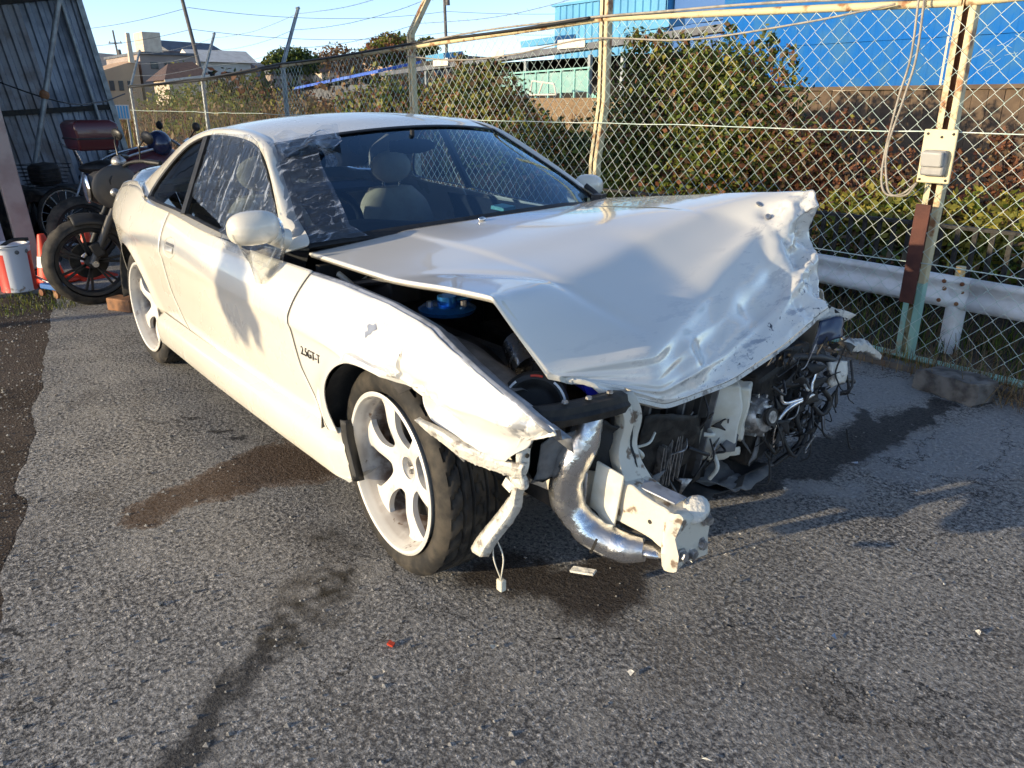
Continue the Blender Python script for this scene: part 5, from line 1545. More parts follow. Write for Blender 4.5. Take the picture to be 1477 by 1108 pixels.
# barbed wire
for q, (dy, dz) in enumerate(((0.10, 0.22), (0.185, 0.43), (0.26, 0.62))):
    P = []
    xs_ = [-14.22, -9.99, -6.91, -3.85, -1.21, 1.28, 3.75]
    for a, c in zip(xs_[:-1], xs_[1:]):
        for t in np.linspace(0, 1, 18, endpoint=False):
            x = a + (c - a) * t
            zz = rail_z(a) * (1 - t) + rail_z(c) * t
            P.append((x, 0.05 + dy, zz + dz - 0.06 * 4 * t * (1 - t) + 0.01 * fbm((x, q, 0), 1, 2)))
    b = MB(); b.tube(P, 0.0022, 4)
    Pn = np.array(P)
    for x in np.arange(-14.1, 3.6, 0.14):
        p = np.array([np.interp(x, Pn[:, 0], Pn[:, i]) for i in range(3)])
        for s in (-1, 1):
            d = np.array([RNG.uniform(-.008, .008), s * 0.014, RNG.choice((-1, 1)) * 0.014])
            b.add([tuple(p - d), tuple(p - d * 0.9 + [0.003, 0, 0]), tuple(p + d), tuple(p + d * 0.9 + [0.003, 0, 0])], [(0, 1, 2), (0, 2, 3)])
    o = b.make('barbed_wire', M['galv'], FEN, False); o['kind'] = 'stuff'
# cables tied along the rail
def cable(name, pts, rr, mat, label, cat='cable', group=None, n=90):
    b = MB(); b.tube(pts, rr, 7, smooth_n=n)
    return tag(b.make(name, mat, None, True, 180), label, cat, group)
cable('rail_cable', [(x, FY - 0.015 + 0.02 * math.sin(x * 1.7), rail_z(x) + 0.028 - 0.02 * abs(math.sin(x * 0.9))) for x in np.linspace(-14.2, -1.3, 40)], 0.012, M['blackcable'], 'black cable tied along the top rail of the fence', group=None, n=160)
cable('rail_cable', [(x, FY - 0.012, rail_z(x) + 0.028 + 0.012 * math.sin(x * 2.2 + 1)) for x in np.linspace(-3.8, 3.9, 26)], 0.008, M['cable'], 'grey weathered cable lying along the rusty right half of the top rail', n=120)
cable('slack_cable', [(-3.82, FY - 0.03, 1.80), (-3.0, FY - 0.03, 1.735), (-2.2, FY - 0.03, 1.745), (-1.3, FY - 0.03, 1.815), (-0.4, FY - 0.03, 1.76), (0.4, FY - 0.03, 1.80), (0.95, FY - 0.03, 1.855)], 0.006, M['cable'], 'slack pale cable hanging just below the top rail in the mesh', n=120)
def hang(off, w_): return [(1.075 + off, FY - 0.045, 1.87), (1.085 + off, FY - 0.05, 1.60), (1.055 + off, FY - 0.05, 1.40), (1.03 + off * w_, FY - 0.05, 1.15), (1.035 + off, FY - 0.055, 0.99), (1.075 + off, FY - 0.06, 0.915), (1.16 + off, FY - 0.07, 0.92), (1.235, FY - 0.075, 0.985)]
cable('outlet_cable', hang(0.0, 1), 0.006, M['cable'], 'left one of the two grey cables drooping down to the outlet box')
cable('outlet_cable', hang(0.028, 0.3), 0.006, M['cable'], 'right one of the two grey cables drooping down to the outlet box')
# mesh ties: fine white wire ends around the torn mesh
b = MB()
for _ in range(26):
    x = RNG.uniform(0.45, 1.25); z = RNG.uniform(1.58, 1.82); p = [(x, FY - 0.03, z)]
    dx, dz = RNG.uniform(-.12, .12), RNG.uniform(-.06, .06)
    p += [(x + dx / 2, FY - 0.04, z + dz / 2 + RNG.uniform(-.02, .02)), (x + dx, FY - 0.035, z + dz)]
    b.tube(p, 0.0013, 4)
tag(b.make('wire_ends', M['mesh'], FEN, True, 180), kind='stuff')

# outlet box on its backing board
OB = thing('outlet_box', 'cream backing board with a grey weatherproof outlet on the fence post', 'outlet box', (1.305, FY - 0.055, 1.12))
b = MB(); b.box((0, 0, 0), (0.165, 0.016, 0.265)); bevel(b.make('backing_board', simple('cream_board', (0.70, 0.60, 0.38), (0.42, 0.27, 0.12), 0.6, 0, 14, 0.2, 60, lo=0.58, hi=0.75), OB), 0.006)
b = MB(); b.box((0.005, -0.030, -0.03), (0.115, 0.05, 0.125)); bevel(b.make('outlet_case', simple('grey_plastic', (0.36, 0.35, 0.33), (0.28, 0.27, 0.26), 0.5, 0, 20), OB), 0.01)
b = MB(); b.box((0.005, -0.066, -0.010), (0.105, 0.03, 0.075), (0.22, 0, 0)); bevel(b.make('flap_cover', simple('grey_plastic_pale', (0.44, 0.43, 0.40), None, 0.4), OB), 0.008)
for x, z in ((-0.06, 0.11), (0.065, 0.11), (0.01, 0.095), (-0.065, -0.115), (0.065, -0.115)):
    b = MB(); b.lathe([(0, -0.006), (0.006, -0.005), (0.007, 0)], 10, 'Y', (x, -0.009, z)); b.make('screw', M['dirtyblack'], OB)
RB = tag(MB().box((0, 0, 0), (0.078, 0.008, 0.53), (0.03, 0.02, 0)).make('steel_plate', M['rustboard'], None, smooth=False), 'dark rust-red steel strip fixed upright to the lower fence post', 'steel strip')
RB.location = (1.283, FY - 0.062, 0.615); bevel(RB, 0.002)

# kerb, stone, dry weeds along the fence foot
b = MB(); b.box((-4, 2.36, 0.010), (24, 0.07, 0.05)); o = b.make('kerb', simple('old_concrete', (0.16, 0.145, 0.125), (0.09, 0.08, 0.07), 0.9, 0, 6, 0.6, 50), None, smooth=False); tag(o, kind='structure')
V, F = [], []
boxo = boxloft('concrete_block', [((1.545, 2.16, 0.05), np.array((0.02, 0.055, 0)), np.array((0, 0, 0.045))), ((1.60, 2.16, 0.055), np.array((0.02, 0.07, 0)), np.array((0, 0, 0.052))), ((1.83, 2.13, 0.058), np.array((0.02, 0.075, 0)), np.array((0, 0, 0.056))), ((1.865, 2.125, 0.055), np.array((0.015, 0.066, 0)), np.array((0, 0, 0.048)))], simple('weathered_concrete', (0.20, 0.185, 0.165), (0.07, 0.062, 0.055), 0.9, 0, 9, 0.8, 40, bdist=0.012), None, 0.012, 6, 0.012, 3.0)
tag(boxo, 'broken grey concrete block lying on the asphalt at the fence foot', 'concrete block')
def blades(name, n, fx, fy, h0, h1, mats, z0=0.0, w0=0.004, lean=0.6, cats=None):
    V = np.zeros((n * 5, 3)); F = []; mi = []
    for k in range(n):
        x, y = fx(), fy(); h = RNG.uniform(h0, h1); a = RNG.uniform(0, 6.28); l = RNG.uniform(0.1, lean) * h
        dx, dy = math.cos(a), math.sin(a); wx, wy = -dy * w0, dx * w0
        V[k * 5:(k + 1) * 5] = [(x - wx, y - wy, z0), (x + wx, y + wy, z0), (x - wx * .7 + dx * l * .4, y - wy * .7 + dy * l * .4, z0 + h * .6), (x + wx * .7 + dx * l * .4, y + wy * .7 + dy * l * .4, z0 + h * .6), (x + dx * l, y + dy * l, z0 + h)]
        F += [(k * 5, k * 5 + 1, k * 5 + 3, k * 5 + 2), (k * 5 + 2, k * 5 + 3, k * 5 + 4)]
        m = RNG.randrange(len(mats)); mi += [m, m]
    o = mesh(name, V, F, mats, None, False, 180, mi); o['kind'] = 'stuff'
    return o
def leafm(name, c, c2=None, tr=0.25):
    k = NT(name)
    base = k.mix(k.noise(2.2, 3), c, c2 or tuple(q * 0.6 for q in c))
    d = k.bsdf(base, 0.6, 0, None, spec=0.3, link=False)
    t = k.n('BsdfTranslucent'); k.set(t.inputs[0], base)
    mx = k.n('MixShader'); mx.inputs[0].default_value = tr
    k.t.links.new(d, mx.inputs[1]); k.t.links.new(t.outputs[0], mx.inputs[2]); k.t.links.new(mx.outputs[0], k.out.inputs['Surface'])
    return k.m
L = {n_: leafm('leaf_' + n_, c) for n_, c in dict(green=(0.16, 0.21, 0.03), olive=(0.27, 0.26, 0.05), dark=(0.045, 0.075, 0.022), rust=(0.28, 0.115, 0.055), brown=(0.21, 0.13, 0.07), yellow=(0.40, 0.34, 0.06), tan=(0.32, 0.22, 0.11), straw=(0.38, 0.28, 0.15), reddark=(0.11, 0.04, 0.025)).items()}
blades('dry_weeds', 2600, lambda: RNG.uniform(-3, 4), lambda: 2.38 + RNG.gauss(0, 0.05), 0.03, 0.16, [L['straw'], L['tan'], L['brown'], L['olive']], w0=0.0025)
blades('dry_weeds', 900, lambda: RNG.uniform(1.5, 3.5), lambda: 2.27 + RNG.gauss(0, 0.06), 0.03, 0.22, [L['straw'], L['tan'], L['brown']], w0=0.0025, lean=1.6)
blades('verge_grass', 5000, lambda: RNG.uniform(-2.0, 4.5), lambda: RNG.uniform(2.6, 3.6), 0.04, 0.22, [L['green'], L['brown'], L['dark'], L['tan']], z0=-0.04, w0=0.004, lean=0.9)
blades('yard_edge_weeds', 900, lambda: RNG.uniform(-4.2, -3.0), lambda: RNG.uniform(-1.4, -0.85), 0.01, 0.05, [L['green'], L['dark'], L['olive']], w0=0.003, lean=0.9)

# ================================================================== guard rail beyond the fence
M['gwhite'] = simple('weathered_white_rail', (0.86, 0.86, 0.86), (0.72, 0.70, 0.67), 0.5, 0.1, 8, 0.2, 50)
GR = thing('guard_rail', 'white corrugated road guard rail behind the chain link fence', 'guard rail', (0, 2.95, 0))
prof = [(0.0, 0.435), (-0.022, 0.433), (-0.034, 0.412), (-0.034, 0.396), (-0.012, 0.368), (-0.012, 0.338), (-0.038, 0.308), (-0.038, 0.272), (-0.022, 0.248), (0.0, 0.246)]
for xa, xb in ((-2.3, 1.405), (1.40, 5.0)):
    X = np.linspace(xa, xb, 12)
    G = np.array([[(x, d + (-0.004 if xa > 0 else 0), z + 0.012 * 0 - 0.006 * (x - 1)) for d, z in prof] for x in X])
    grid('rail_beam', G, M['gwhite'], GR, out=(0, -1, 0), sharp=60, thick=0.004)
for x in (1.32, 1.345):
    pass
for x, z in ((1.26, 0.40), (1.26, 0.352), (1.25, 0.285), (1.36, 0.398), (1.36, 0.348), (1.35, 0.28)):
    b = MB(); b.lathe([(0, -0.010), (0.009, -0.009), (0.012, -0.002), (0.012, 0.01)], 12, 'Y', (x, -0.040 if abs(z - .35) > .03 else -0.016, z)); b.make('rail_bolt', M['rust'], GR)
for x in (-1.6, 1.33, 3.9):
    b = MB(); b.tube([(x, 0.02, -0.12), (x, 0.02, 0.36)], 0.055, 18); b.make('rail_post', M['gwhite'], GR)
b = MB(); b.lathe([(0.02, 0), (0.026, 0), (0.026, 0.062), (0.0, 0.066)], 16, 'Z', (1.315, 0.02, 0.425)); b.make('reflector', simple('yellowed_white', (0.75, 0.62, 0.36), (0.62, 0.32, 0.05), 0.4, 0, 20), GR)
# fallen leaves on the rail
b = MB()
for _ in range(260):
    x = RNG.uniform(-0.3, 1.3); p = np.array([x, -0.02 + RNG.uniform(-.03, .02), 0.445 - 0.006 * (x - 1) + RNG.uniform(-.004, .012)])
    q = [p + np.array([RNG.uniform(-.016, .016), RNG.uniform(-.016, .016), RNG.uniform(-.008, .01)]) for _ in range(3)]
    b.add([tuple(v) for v in q], [(0, 1, 2)])
tag(b.make('fallen_leaves', L['rust'], None, False), kind='stuff')

# black railing behind it
BRL = thing('black_railing', 'low black picket railing between the guard rail and the shrubs', 'railing', (0, 3.6, 0))
b = MB(); b.beam((-3.0, 0, 0.592), (5, 0, 0.640), 0.05, 0.022); b.make('top_bar', M['dirtyblack'], BRL, smooth=False)
b = MB(); b.beam((-3.0, 0, 0.12), (5, 0, 0.12), 0.03, 0.02); b.make('bottom_bar', M['dirtyblack'], BRL, smooth=False)
pk = None
for x in np.arange(-1.4, 3.2, 0.105):
    if pk is None:
        b = MB(); b.box((0, 0, 0.33), (0.030, 0.014, 0.60)); pk = b.make('picket', M['dirtyblack'], BRL, smooth=False); pk.location.x = x
    else:
        c = pk.copy(); COL.objects.link(c); c.location.x = x

# bits of the wreck on the asphalt: shards of lamp and trim
FR = MB()
for _ in range(150):
    x = RNG.gauss(1.95, 0.45); y = RNG.gauss(-0.1, 0.75)
    if y > 2.2 or y < -1.8: continue
    c = np.array([x, y, 0.004]); s_ = RNG.choice((0.004, 0.006, 0.009, 0.013))
    q = [c + np.array([RNG.uniform(-s_, s_), RNG.uniform(-s_, s_), RNG.uniform(0, s_ * 0.6)]) for _ in range(4)]
    FR.add([tuple(p) for p in q], [(0, 1, 2), (0, 2, 3), (0, 1, 3)], RNG.choice((0, 0, 0, 1, 1, 2)))
tag(FR.make('trim_fragments', [M['black'], M['torn'], M['alu']], None, False), kind='stuff')
o = tag(MB().box((0, 0, 0.005), (0.018, 0.013, 0.008), (0.2, 0.3, 0.5)).make('red_shard', simple('red_lens', (0.55, 0.06, 0.03), None, 0.3), None, smooth=False), 'tiny red plastic shard on the asphalt ahead of the front wheel', 'plastic shard')
o.location = (1.60, -1.02, 0)

# ================================================================== planting beyond the fence
def foliage(name, lobes, n, size, mats, wts, parent, seed=0, flat=0.6, shell=0.55):
    """leaf-sized quads spread through the lobes of a crown; denser clumps, uneven outline"""
    R_ = np.random.RandomState(seed)
    vol = np.array([l[1][0] * l[1][1] * l[1][2] for l in lobes]) ** 0.7
    pick = R_.choice(len(lobes), n, p=vol / vol.sum())
    C = np.array([l[0] for l in lobes], float)[pick]; Rr = np.array([l[1] for l in lobes], float)[pick]
    d = R_.normal(size=(n, 3)); d /= np.linalg.norm(d, axis=1)[:, None]
    # clumps: pull directions towards random sub-centres of the lobe
    ncl = 26
    cl = R_.normal(size=(len(lobes), ncl, 3)); cl /= np.linalg.norm(cl, axis=2)[..., None]
    pc = R_.randint(0, ncl, n)
    mixw = R_.uniform(0.15, 0.85, n)[:, None]
    d = d * (1 - mixw) + cl[pick, pc] * mixw; d /= np.linalg.norm(d, axis=1)[:, None]
    rad_ = R_.uniform(shell, 1.0, n) ** 0.8
    rad_ *= 1 + 0.16 * np.sin(pc * 2.4 + pick) + R_.normal(size=n) * 0.05
    P = C + d * Rr * rad_[:, None]
    u = R_.normal(size=(n, 3)); u /= np.linalg.norm(u, axis=1)[:, None]
    v = np.cross(u, d + 0.5 * R_.normal(size=(n, 3))); v /= np.linalg.norm(v, axis=1)[:, None]
    s = size * R_.uniform(0.45, 1.55, n)[:, None]
    V = np.stack([P - u * s, P - v * s * flat + u * s * 0.1, P + u * s, P + v * s * flat + u * s * 0.1], 1).reshape(-1, 3)
    F = np.arange(n * 4).reshape(n, 4)
    keep = P[:, 2] > -0.05
    F = F[keep]
    me = bpy.data.meshes.new(name)
    me.from_pydata(V.tolist(), [], F.tolist())
    # tone varies clump by clump
    base = R_.choice(len(mats), (len(lobes), ncl), p=np.array(wts) / sum(wts))
    rnd = R_.choice(len(mats), n, p=np.array(wts) / sum(wts))
    mi = np.where(R_.rand(n) < 0.62, base[pick, pc], rnd)[keep]
    me.polygons.foreach_set('material_index', mi.astype(np.int32))
    me.update()
    return put(name, me, mats, parent)
M['bark'] = simple('bark', (0.10, 0.075, 0.055), (0.05, 0.038, 0.03), 0.9, 0, 20, 0.6, 60)
def shrub(label, cat, loc, lobes, n, size, mats, wts, seed, group=None, twigs=10, name='shrub', shell=0.55):
    e = thing(name, label, cat, loc, 0, group)
    if n > 4000:
        R3 = random.Random(seed + 7); extra = []
        for _ in range(16):
            c, r_ = R3.choice(lobes); a = R3.uniform(0, 6.28); t = R3.uniform(0.1, 1.3)
            extra.append(((c[0] + r_[0] * 1.02 * math.cos(a) * math.sin(t), c[1] + r_[1] * math.sin(a) * math.sin(t), c[2] + r_[2] * 1.04 * math.cos(t)), (0.10 * r_[0] + 0.03, 0.10 * r_[1] + 0.03, 0.20 * r_[2] + 0.04)))
        lobes = list(lobes) + extra
    foliage('crown', lobes, n, size, [L[m] for m in mats], wts, e, seed, shell=shell)
    b = MB(); R_ = random.Random(seed)
    for k in range(twigs):
        c, r_ = R_.choice(lobes)
        tip = [c[i] + R_.uniform(-.6, .6) * r_[i] for i in range(3)]
        mid = [tip[0] * 0.5 + R_.uniform(-.1, .1), tip[1] * 0.5, max(0.1, tip[2] * 0.5)]
        b.tube([(R_.uniform(-.08, .08), R_.uniform(-.08, .08), -0.1), tuple(mid), tuple(tip)], [0.035, 0.02, 0.006], 6, smooth_n=8)
    b.make('trunk', M['bark'], e)
    return e
# the big rounded one
shrub('large rounded green and russet shrub behind the fence, right of the windscreen', 'shrub', (-2.6, 5.6, 0.0),
      [((-0.2, 0, 1.05), (1.25, 0.8, 0.95)), ((0.45, -0.1, 1.15), (0.85, 0.7, 0.80)), ((-1.0, 0, 1.1), (0.65, 0.6, 0.92)), ((0.9, 0, 0.65), (0.65, 0.6, 0.62)), ((-0.4, -0.25, 0.45), (1.3, 0.6, 0.5)), ((0.0, 0.1, 1.65), (0.75, 0.5, 0.42))],
      26000, 0.030, ['green', 'olive', 'dark', 'rust', 'brown', 'yellow'], [4.5, 3.2, 5, 2.2, 2.0, 0.8], 3, shell=0.45)  # extra dark leaves stand in for shaded gaps in the crown
shrub('broad olive and brown shrub behind the cream post, above the car roof', 'shrub', (-11.6, 9.0, 0.0),
      [((0, 0, 1.2), (1.5, 1.0, 1.0)), ((-1.2, 0, 0.95), (0.9, 0.8, 0.8)), ((1.0, 0, 0.8), (1.0, 0.8, 0.75)), ((0, -0.2, 0.4), (2.0, 0.8, 0.6))],
      14000, 0.055, ['olive', 'brown', 'green', 'rust', 'dark'], [4, 3.0, 2.5, 2.4, 2], 5, shell=0.45)
shrub('low olive shrub left of the broad one, seen over the car roof', 'shrub', (-18.8, 10.8, 0.0),
      [((0, 0, 1.0), (2.2, 1.2, 0.95)), ((-1.8, 0, 0.6), (1.6, 1.0, 0.7)), ((1.6, 0, 0.8), (1.4, 1, 0.9))],
      9000, 0.08, ['green', 'olive', 'brown', 'rust'], [4, 3, 3, 1.6], 8, shell=0.5)
shrub('russet leaved low shrub to the left of the outlet box', 'shrub', (-0.35, 5.0, 0.0),
      [((0, 0, 0.72), (0.75, 0.5, 0.40)), ((-0.7, 0.1, 0.8), (0.55, 0.5, 0.5)), ((0.3, -0.2, 0.4), (0.8, 0.4, 0.35))],
      7000, 0.024, ['rust', 'reddark', 'brown', 'olive'], [4, 4, 3, 1.0], 12, shell=0.3)
shrub('red-brown low shrub on the right, behind the outlet box', 'shrub', (0.85, 5.2, 0.0),
      [((0, 0, 0.74), (0.7, 0.5, 0.40)), ((0.7, 0, 0.72), (0.6, 0.5, 0.38)), ((-0.3, -0.2, 0.4), (0.7, 0.4, 0.3))],
      7000, 0.024, ['rust', 'reddark', 'brown', 'tan'], [4, 4, 3, 1.5], 14, shell=0.3)
shrub('yellow-green leafy ground shrub just right of the lower fence post', 'shrub', (0.30, 4.35, 0.0),
      [((0, 0, 0.52), (0.55, 0.35, 0.28)), ((0.6, 0, 0.45), (0.5, 0.35, 0.28)), ((-0.4, 0, 0.4), (0.4, 0.3, 0.25))],
      4200, 0.028, ['yellow', 'olive', 'green', 'brown'], [4, 3, 2, 1], 15, shell=0.2)
for k, (x, y) in enumerate(((-1.2, 4.1), (0.2, 3.95), (1.2, 4.3), (2.2, 4.2))):
    shrub(['dark undergrowth behind the railing, left of the rusty steel strip', 'dark undergrowth clump behind the rusty steel strip', 'dark undergrowth clump behind the railing, above the reflector post', 'dark undergrowth clump at the right end of the black railing'][k], 'shrub', (x, y, -0.05), [((0, 0, 0.22), (0.75, 0.3, 0.26))], 2600, 0.026, ['dark', 'green', 'brown', 'rust'], [4, 2.5, 2, 1.0], 30 + k, 'undergrowth behind the black railing', 3, shell=0.2)
shrub('dark green shrub in front of the tan terrace, left of the second cream post', 'shrub', (-7.2, 7.0, 0.0),
      [((0, 0, 0.62), (0.95, 0.6, 0.55)), ((0.8, 0, 0.55), (0.8, 0.6, 0.5)), ((-0.8, 0, 0.55), (0.8, 0.6, 0.5))],
      9000, 0.036, ['dark', 'green', 'brown', 'olive', 'rust'], [4, 3, 2, 2, 1.2], 21, shell=0.4)
# scrub in the field, from the left end of the fence to the car roof
FS = [(-15.2, 3.6, 0.9, 'rust', 'rust-brown scrub bush at the far left end of the fence'), (-17.5, 4.6, 1.0, 'green', 'bright green scrub bush left of the galvanised fence posts'), (-22, 7.0, 1.3, 'tan', 'tan dry scrub bush between the two left fence posts'),
      (-26, 8.2, 1.7, 'olive', 'olive scrub bush behind the third galvanised post'), (-24, 5.8, 1.2, 'brown', 'brown twiggy scrub bush above the rear quarter of the car'), (-30, 12.6, 2.0, 'tan', 'straw coloured tall scrub bush in the field behind the roof'),
      (-34, 9.8, 2.3, 'green', 'green tall scrub bush below the pale house'), (-21, 9.6, 1.0, 'brown', 'brown low scrub bush just above the car roof'), (-38, 17, 2.0, 'rust', 'rusty tall scrub bush under the dark evergreen'), (-13.0, 5.2, 0.75, 'tan', 'small tan scrub bush right behind the fence above the boot')]
for k, (x, y, h, c, lab) in enumerate(FS):
    o2 = {'rust': ['rust', 'brown', 'tan', 'olive'], 'green': ['green', 'olive', 'yellow', 'brown'], 'tan': ['tan', 'straw', 'brown', 'olive'], 'olive': ['olive', 'green', 'tan', 'brown'], 'brown': ['brown', 'tan', 'rust', 'dark']}[c]
    shrub(lab, 'shrub', (x, y, -0.1), [((0, 0, h * 0.55), (h * 1.3, h * 0.9, h * 0.5)), ((h * 0.8, 0, h * 0.4), (h, h * 0.7, h * 0.42)), ((-h * 0.9, 0, h * 0.4), (h, h * 0.7, h * 0.4))], 3800, 0.035 + 0.0016 * abs(x), o2, [4, 3, 2, 1.5], 50 + k, 'scrub bushes in the field', 6, shell=0.2)
blades('dry_reeds', 9000, lambda: -RNG.uniform(11, 42), lambda: RNG.uniform(3.2, 17), 0.5, 1.55, [L['tan'], L['straw'], L['brown'], L['rust'], L['olive']], z0=-0.1, w0=0.012, lean=0.35)
blades('field_grass', 7000, lambda: RNG.uniform(-9, 3.5), lambda: RNG.uniform(4.0, 8.2), 0.08, 0.38, [L['brown'], L['tan'], L['olive'], L['rust'], L['dark']], z0=-0.08, w0=0.006, lean=0.9)

# ================================================================== blue hoarding and brown wall on the right
def ribbed(name, xa, xb, y, za, zb, pitch, dep, mat, parent, nose=-1):
    X = []; D = []
    x = xa
    while x < xb:
        for f_, d in ((0.0, 0), (0.55, 0), (0.65, 1), (0.9, 1)):
            X.append(x + f_ * pitch); D.append(d)
        x += pitch
    G = np.array([[(a, y + nose * dep * d, z) for z in (za, zb)] for a, d in zip(X, D)])
    return grid(name, G, mat, parent, out=(0, nose, 0), smooth=False)
M['bluesheet'] = simple('blue_painted_sheet', (0.004, 0.125, 0.44), (0.03, 0.15, 0.36), 0.7, 0, 2.6, 0.1, 12, spec=0.15)
M['brownboard'] = simple('weathered_brown_board', (0.155, 0.105, 0.065), (0.09, 0.06, 0.04), 0.85, 0, 3, 0.5, 20)
BH = thing('blue_hoarding', 'bright blue sheet metal hoarding behind the shrubs on the right', 'hoarding', (-1.0, 9.0, 1.56))
pa = None
for k in range(7):
    xa = -4.10 + 1.15 * k
    G = ribbed('sheet_panel', xa, xa + 1.146, 0.004 * (k % 2), 0.0 - 0.01 * (k % 2), 1.35, 0.191, 0.005, M['bluesheet'], BH)
b = MB(); b.beam((-4.2, -0.02, 0.60), (4, -0.02, 0.60), 0.004, 0.02); b.make('seam_strip', M['bluesheet'], BH, smooth=False)
BWL = thing('brown_board_wall', 'low weathered brown board wall under the blue hoarding', 'wall', (-1.0, 8.9, 0.0))
bd = None
for k in range(44):
    x = -4.0 + 0.185 * k
    if bd is None:
        b = MB(); b.box((0, 0, 0.72), (0.178, 0.03, 1.64)); bd = b.make('board', M['brownboard'], BWL, smooth=False); bd.location.x = x
    else:
        c = bd.copy(); COL.objects.link(c); c.location = (x, RNG.uniform(-.008, .008), RNG.uniform(-.012, .012))
b = MB(); b.beam((-4.2, -0.04, 1.56), (4.1, -0.04, 1.56), 0.05, 0.05); b.make('cap_rail', M['brownboard'], BWL, smooth=False)
# dark brown roof and pale block peeping over the top rail
M['browntile'] = simple('brown_roof', (0.12, 0.075, 0.055), (0.08, 0.05, 0.04), 0.7, 0, 4, 0.4, 12)
M['creamwall'] = simple('cream_wall', (0.72, 0.60, 0.46), (0.62, 0.50, 0.38), 0.8, 0, 3)
M['whitewall'] = simple('white_wall', (0.76, 0.70, 0.62), (0.66, 0.60, 0.52), 0.8, 0, 2)
M['lightblue'] = simple('light_blue_sheet', (0.10, 0.36, 0.60), (0.08, 0.30, 0.52), 0.55, 0, 0.5)
M['midblue'] = simple('mid_blue_sheet', (0.02, 0.12, 0.36), None, 0.5)
M['window'] = simple('dark_window', (0.03, 0.035, 0.045), None, 0.15)
M['slate'] = simple('grey_roof', (0.13, 0.14, 0.16), (0.09, 0.095, 0.11), 0.6, 0, 2)
M['voidshade'] = simple('shed_void_shade', (0.012, 0.013, 0.016), (0.02, 0.02, 0.022), 0.8)  # near-black colour stands for the shade inside canopy and shed
BR_ = thing('brown_roofed_house', 'cream house with a brown roof above the blue hoarding', 'house', (-8.0, 20, 0))
b = MB(); b.box((0, 0, 2.2), (7.0, 4, 4.9)); b.make('wall', M['creamwall'], BR_, smooth=False)
b = MB(); b.add([(-3.0, -2.6, 4.45), (8.5, -2.6, 4.45), (8.5, 2.4, 6.3), (-3.0, 2.4, 6.3), (-3.0, -2.6, 4.3), (8.5, -2.6, 4.3), (8.5, 2.4, 6.1), (-3.0, 2.4, 6.1)], [(0, 1, 2, 3), (7, 6, 5, 4), (0, 4, 5, 1), (1, 5, 6, 2), (3, 2, 6, 7), (0, 3, 7, 4)]); b.make('roof', M['browntile'], BR_, smooth=False)
b = MB(); b.box((-2.9, -2.03, 4.1), (0.7, 0.06, 0.5)); b.make('window', M['window'], BR_, smooth=False)
LB = thing('light_blue_warehouse', 'light blue ribbed warehouse rising over the top rail', 'warehouse', (-28, 32, 0))
b = MB(); b.box((0, 0, 3.1), (8.0, 5, 6.4)); b.make('wall', M['lightblue'], LB, smooth=False)
ribbed('ribbed_cladding', -4.0, 3.98, -2.52, -0.1, 6.28, 0.5, 0.06, M['lightblue'], LB)
b = MB(); b.box((5.9, 0.4, 3.3), (3.6, 5, 6.6)); b.make('blue_annex', M['midblue'], LB, smooth=False)
b = MB(); b.box((0.0, 0, 6.36), (8.3, 5.3, 0.12)); b.make('roof', M['lightblue'], LB, smooth=False)
# long dark canopy with things under it
CN = thing('long_canopy', 'long low canopy with a grey roof and dark inside, behind the fence', 'canopy', (-27, 22, 0.72))
b = MB()
b.add([(-10.5, -0.6, 2.22), (13.0, -0.6, 3.15), (13.0, 4.5, 3.75), (-10.5, 4.5, 2.8), (-10.5, -0.6, 2.02), (13.0, -0.6, 2.90), (13.0, 4.5, 3.48), (-10.5, 4.5, 2.55)], [(0, 1, 2, 3), (7, 6, 5, 4), (0, 4, 5, 1), (1, 5, 6, 2), (2, 6, 7, 3), (0, 3, 7, 4)])
b.make('roof', M['slate'], CN, smooth=False)
b = MB(); b.box((1.2, 4.4, 0.9), (23.5, 0.1, 3.6)); b.make('back_wall', M['voidshade'], CN, smooth=False)
for x in (-10, -6, -2, 2, 6, 7.8):
    b = MB(); b.box((x, -0.4, 0.70), (0.14, 0.14, 2.9 + (x + 10) * 0.036)); b.make('column', M['galv'], CN, smooth=False)
for x, wd, m in ((-4.6, 1.6, 'lightblue'), (3.2, 2.2, 'lightblue'), (9.0, 2.6, 'lightblue'), (11.8, 1.6, 'midblue')):
    b = MB(); b.box((x, -0.2, 2.62 + (x + 10.5) * 0.035), (wd, 1.2, 0.25), (0.11, -0.038, 0)); b.make('roof_patch', M[m], CN, smooth=False)
for x, wd in ((-4.2, 1.3), (5.2, 1.6), (0.4, 0.9)):
    b = MB(); b.box((x, -0.72, 2.28 + (x + 10.5) * 0.038), (wd, 0.03, 0.34)); b.make('fascia_board', M['whitewall'], CN, smooth=False)
M['tealpaint'] = simple('pale_teal_paint', (0.26, 0.55, 0.48), (0.20, 0.44, 0.40), 0.5, 0, 2)
for k, (x, z, c) in enumerate(((-8.2, 0.9, 'whitewall'), (-3.0, 1.1, 'tealpaint'), (0.8, 1.0, 'whitewall'), (4.6, 1.5, 'tealpaint'), (-6.0, 0.8, 'midblue'))):
    e = thing('parked_machine', ['pale crate in the dark under the left end of the canopy', 'teal machine under the middle of the canopy', 'pale box in the dark right of the teal machine', 'tall teal cabinet in the dark under the canopy right end', 'blue drum block under the canopy left of the teal machine'][k], 'machine', (-27 + x, 23.5, 0))
    b = MB(); b.box((0, 0, z / 2), (1.1, 0.9, z)); bevel(b.make('body', M[c], e, smooth=False), 0.05)
    b = MB(); b.box((0.1, 0, z + 0.12), (0.5, 0.6, 0.25)); bevel(b.make('top_unit', M[c], e, smooth=False), 0.04)
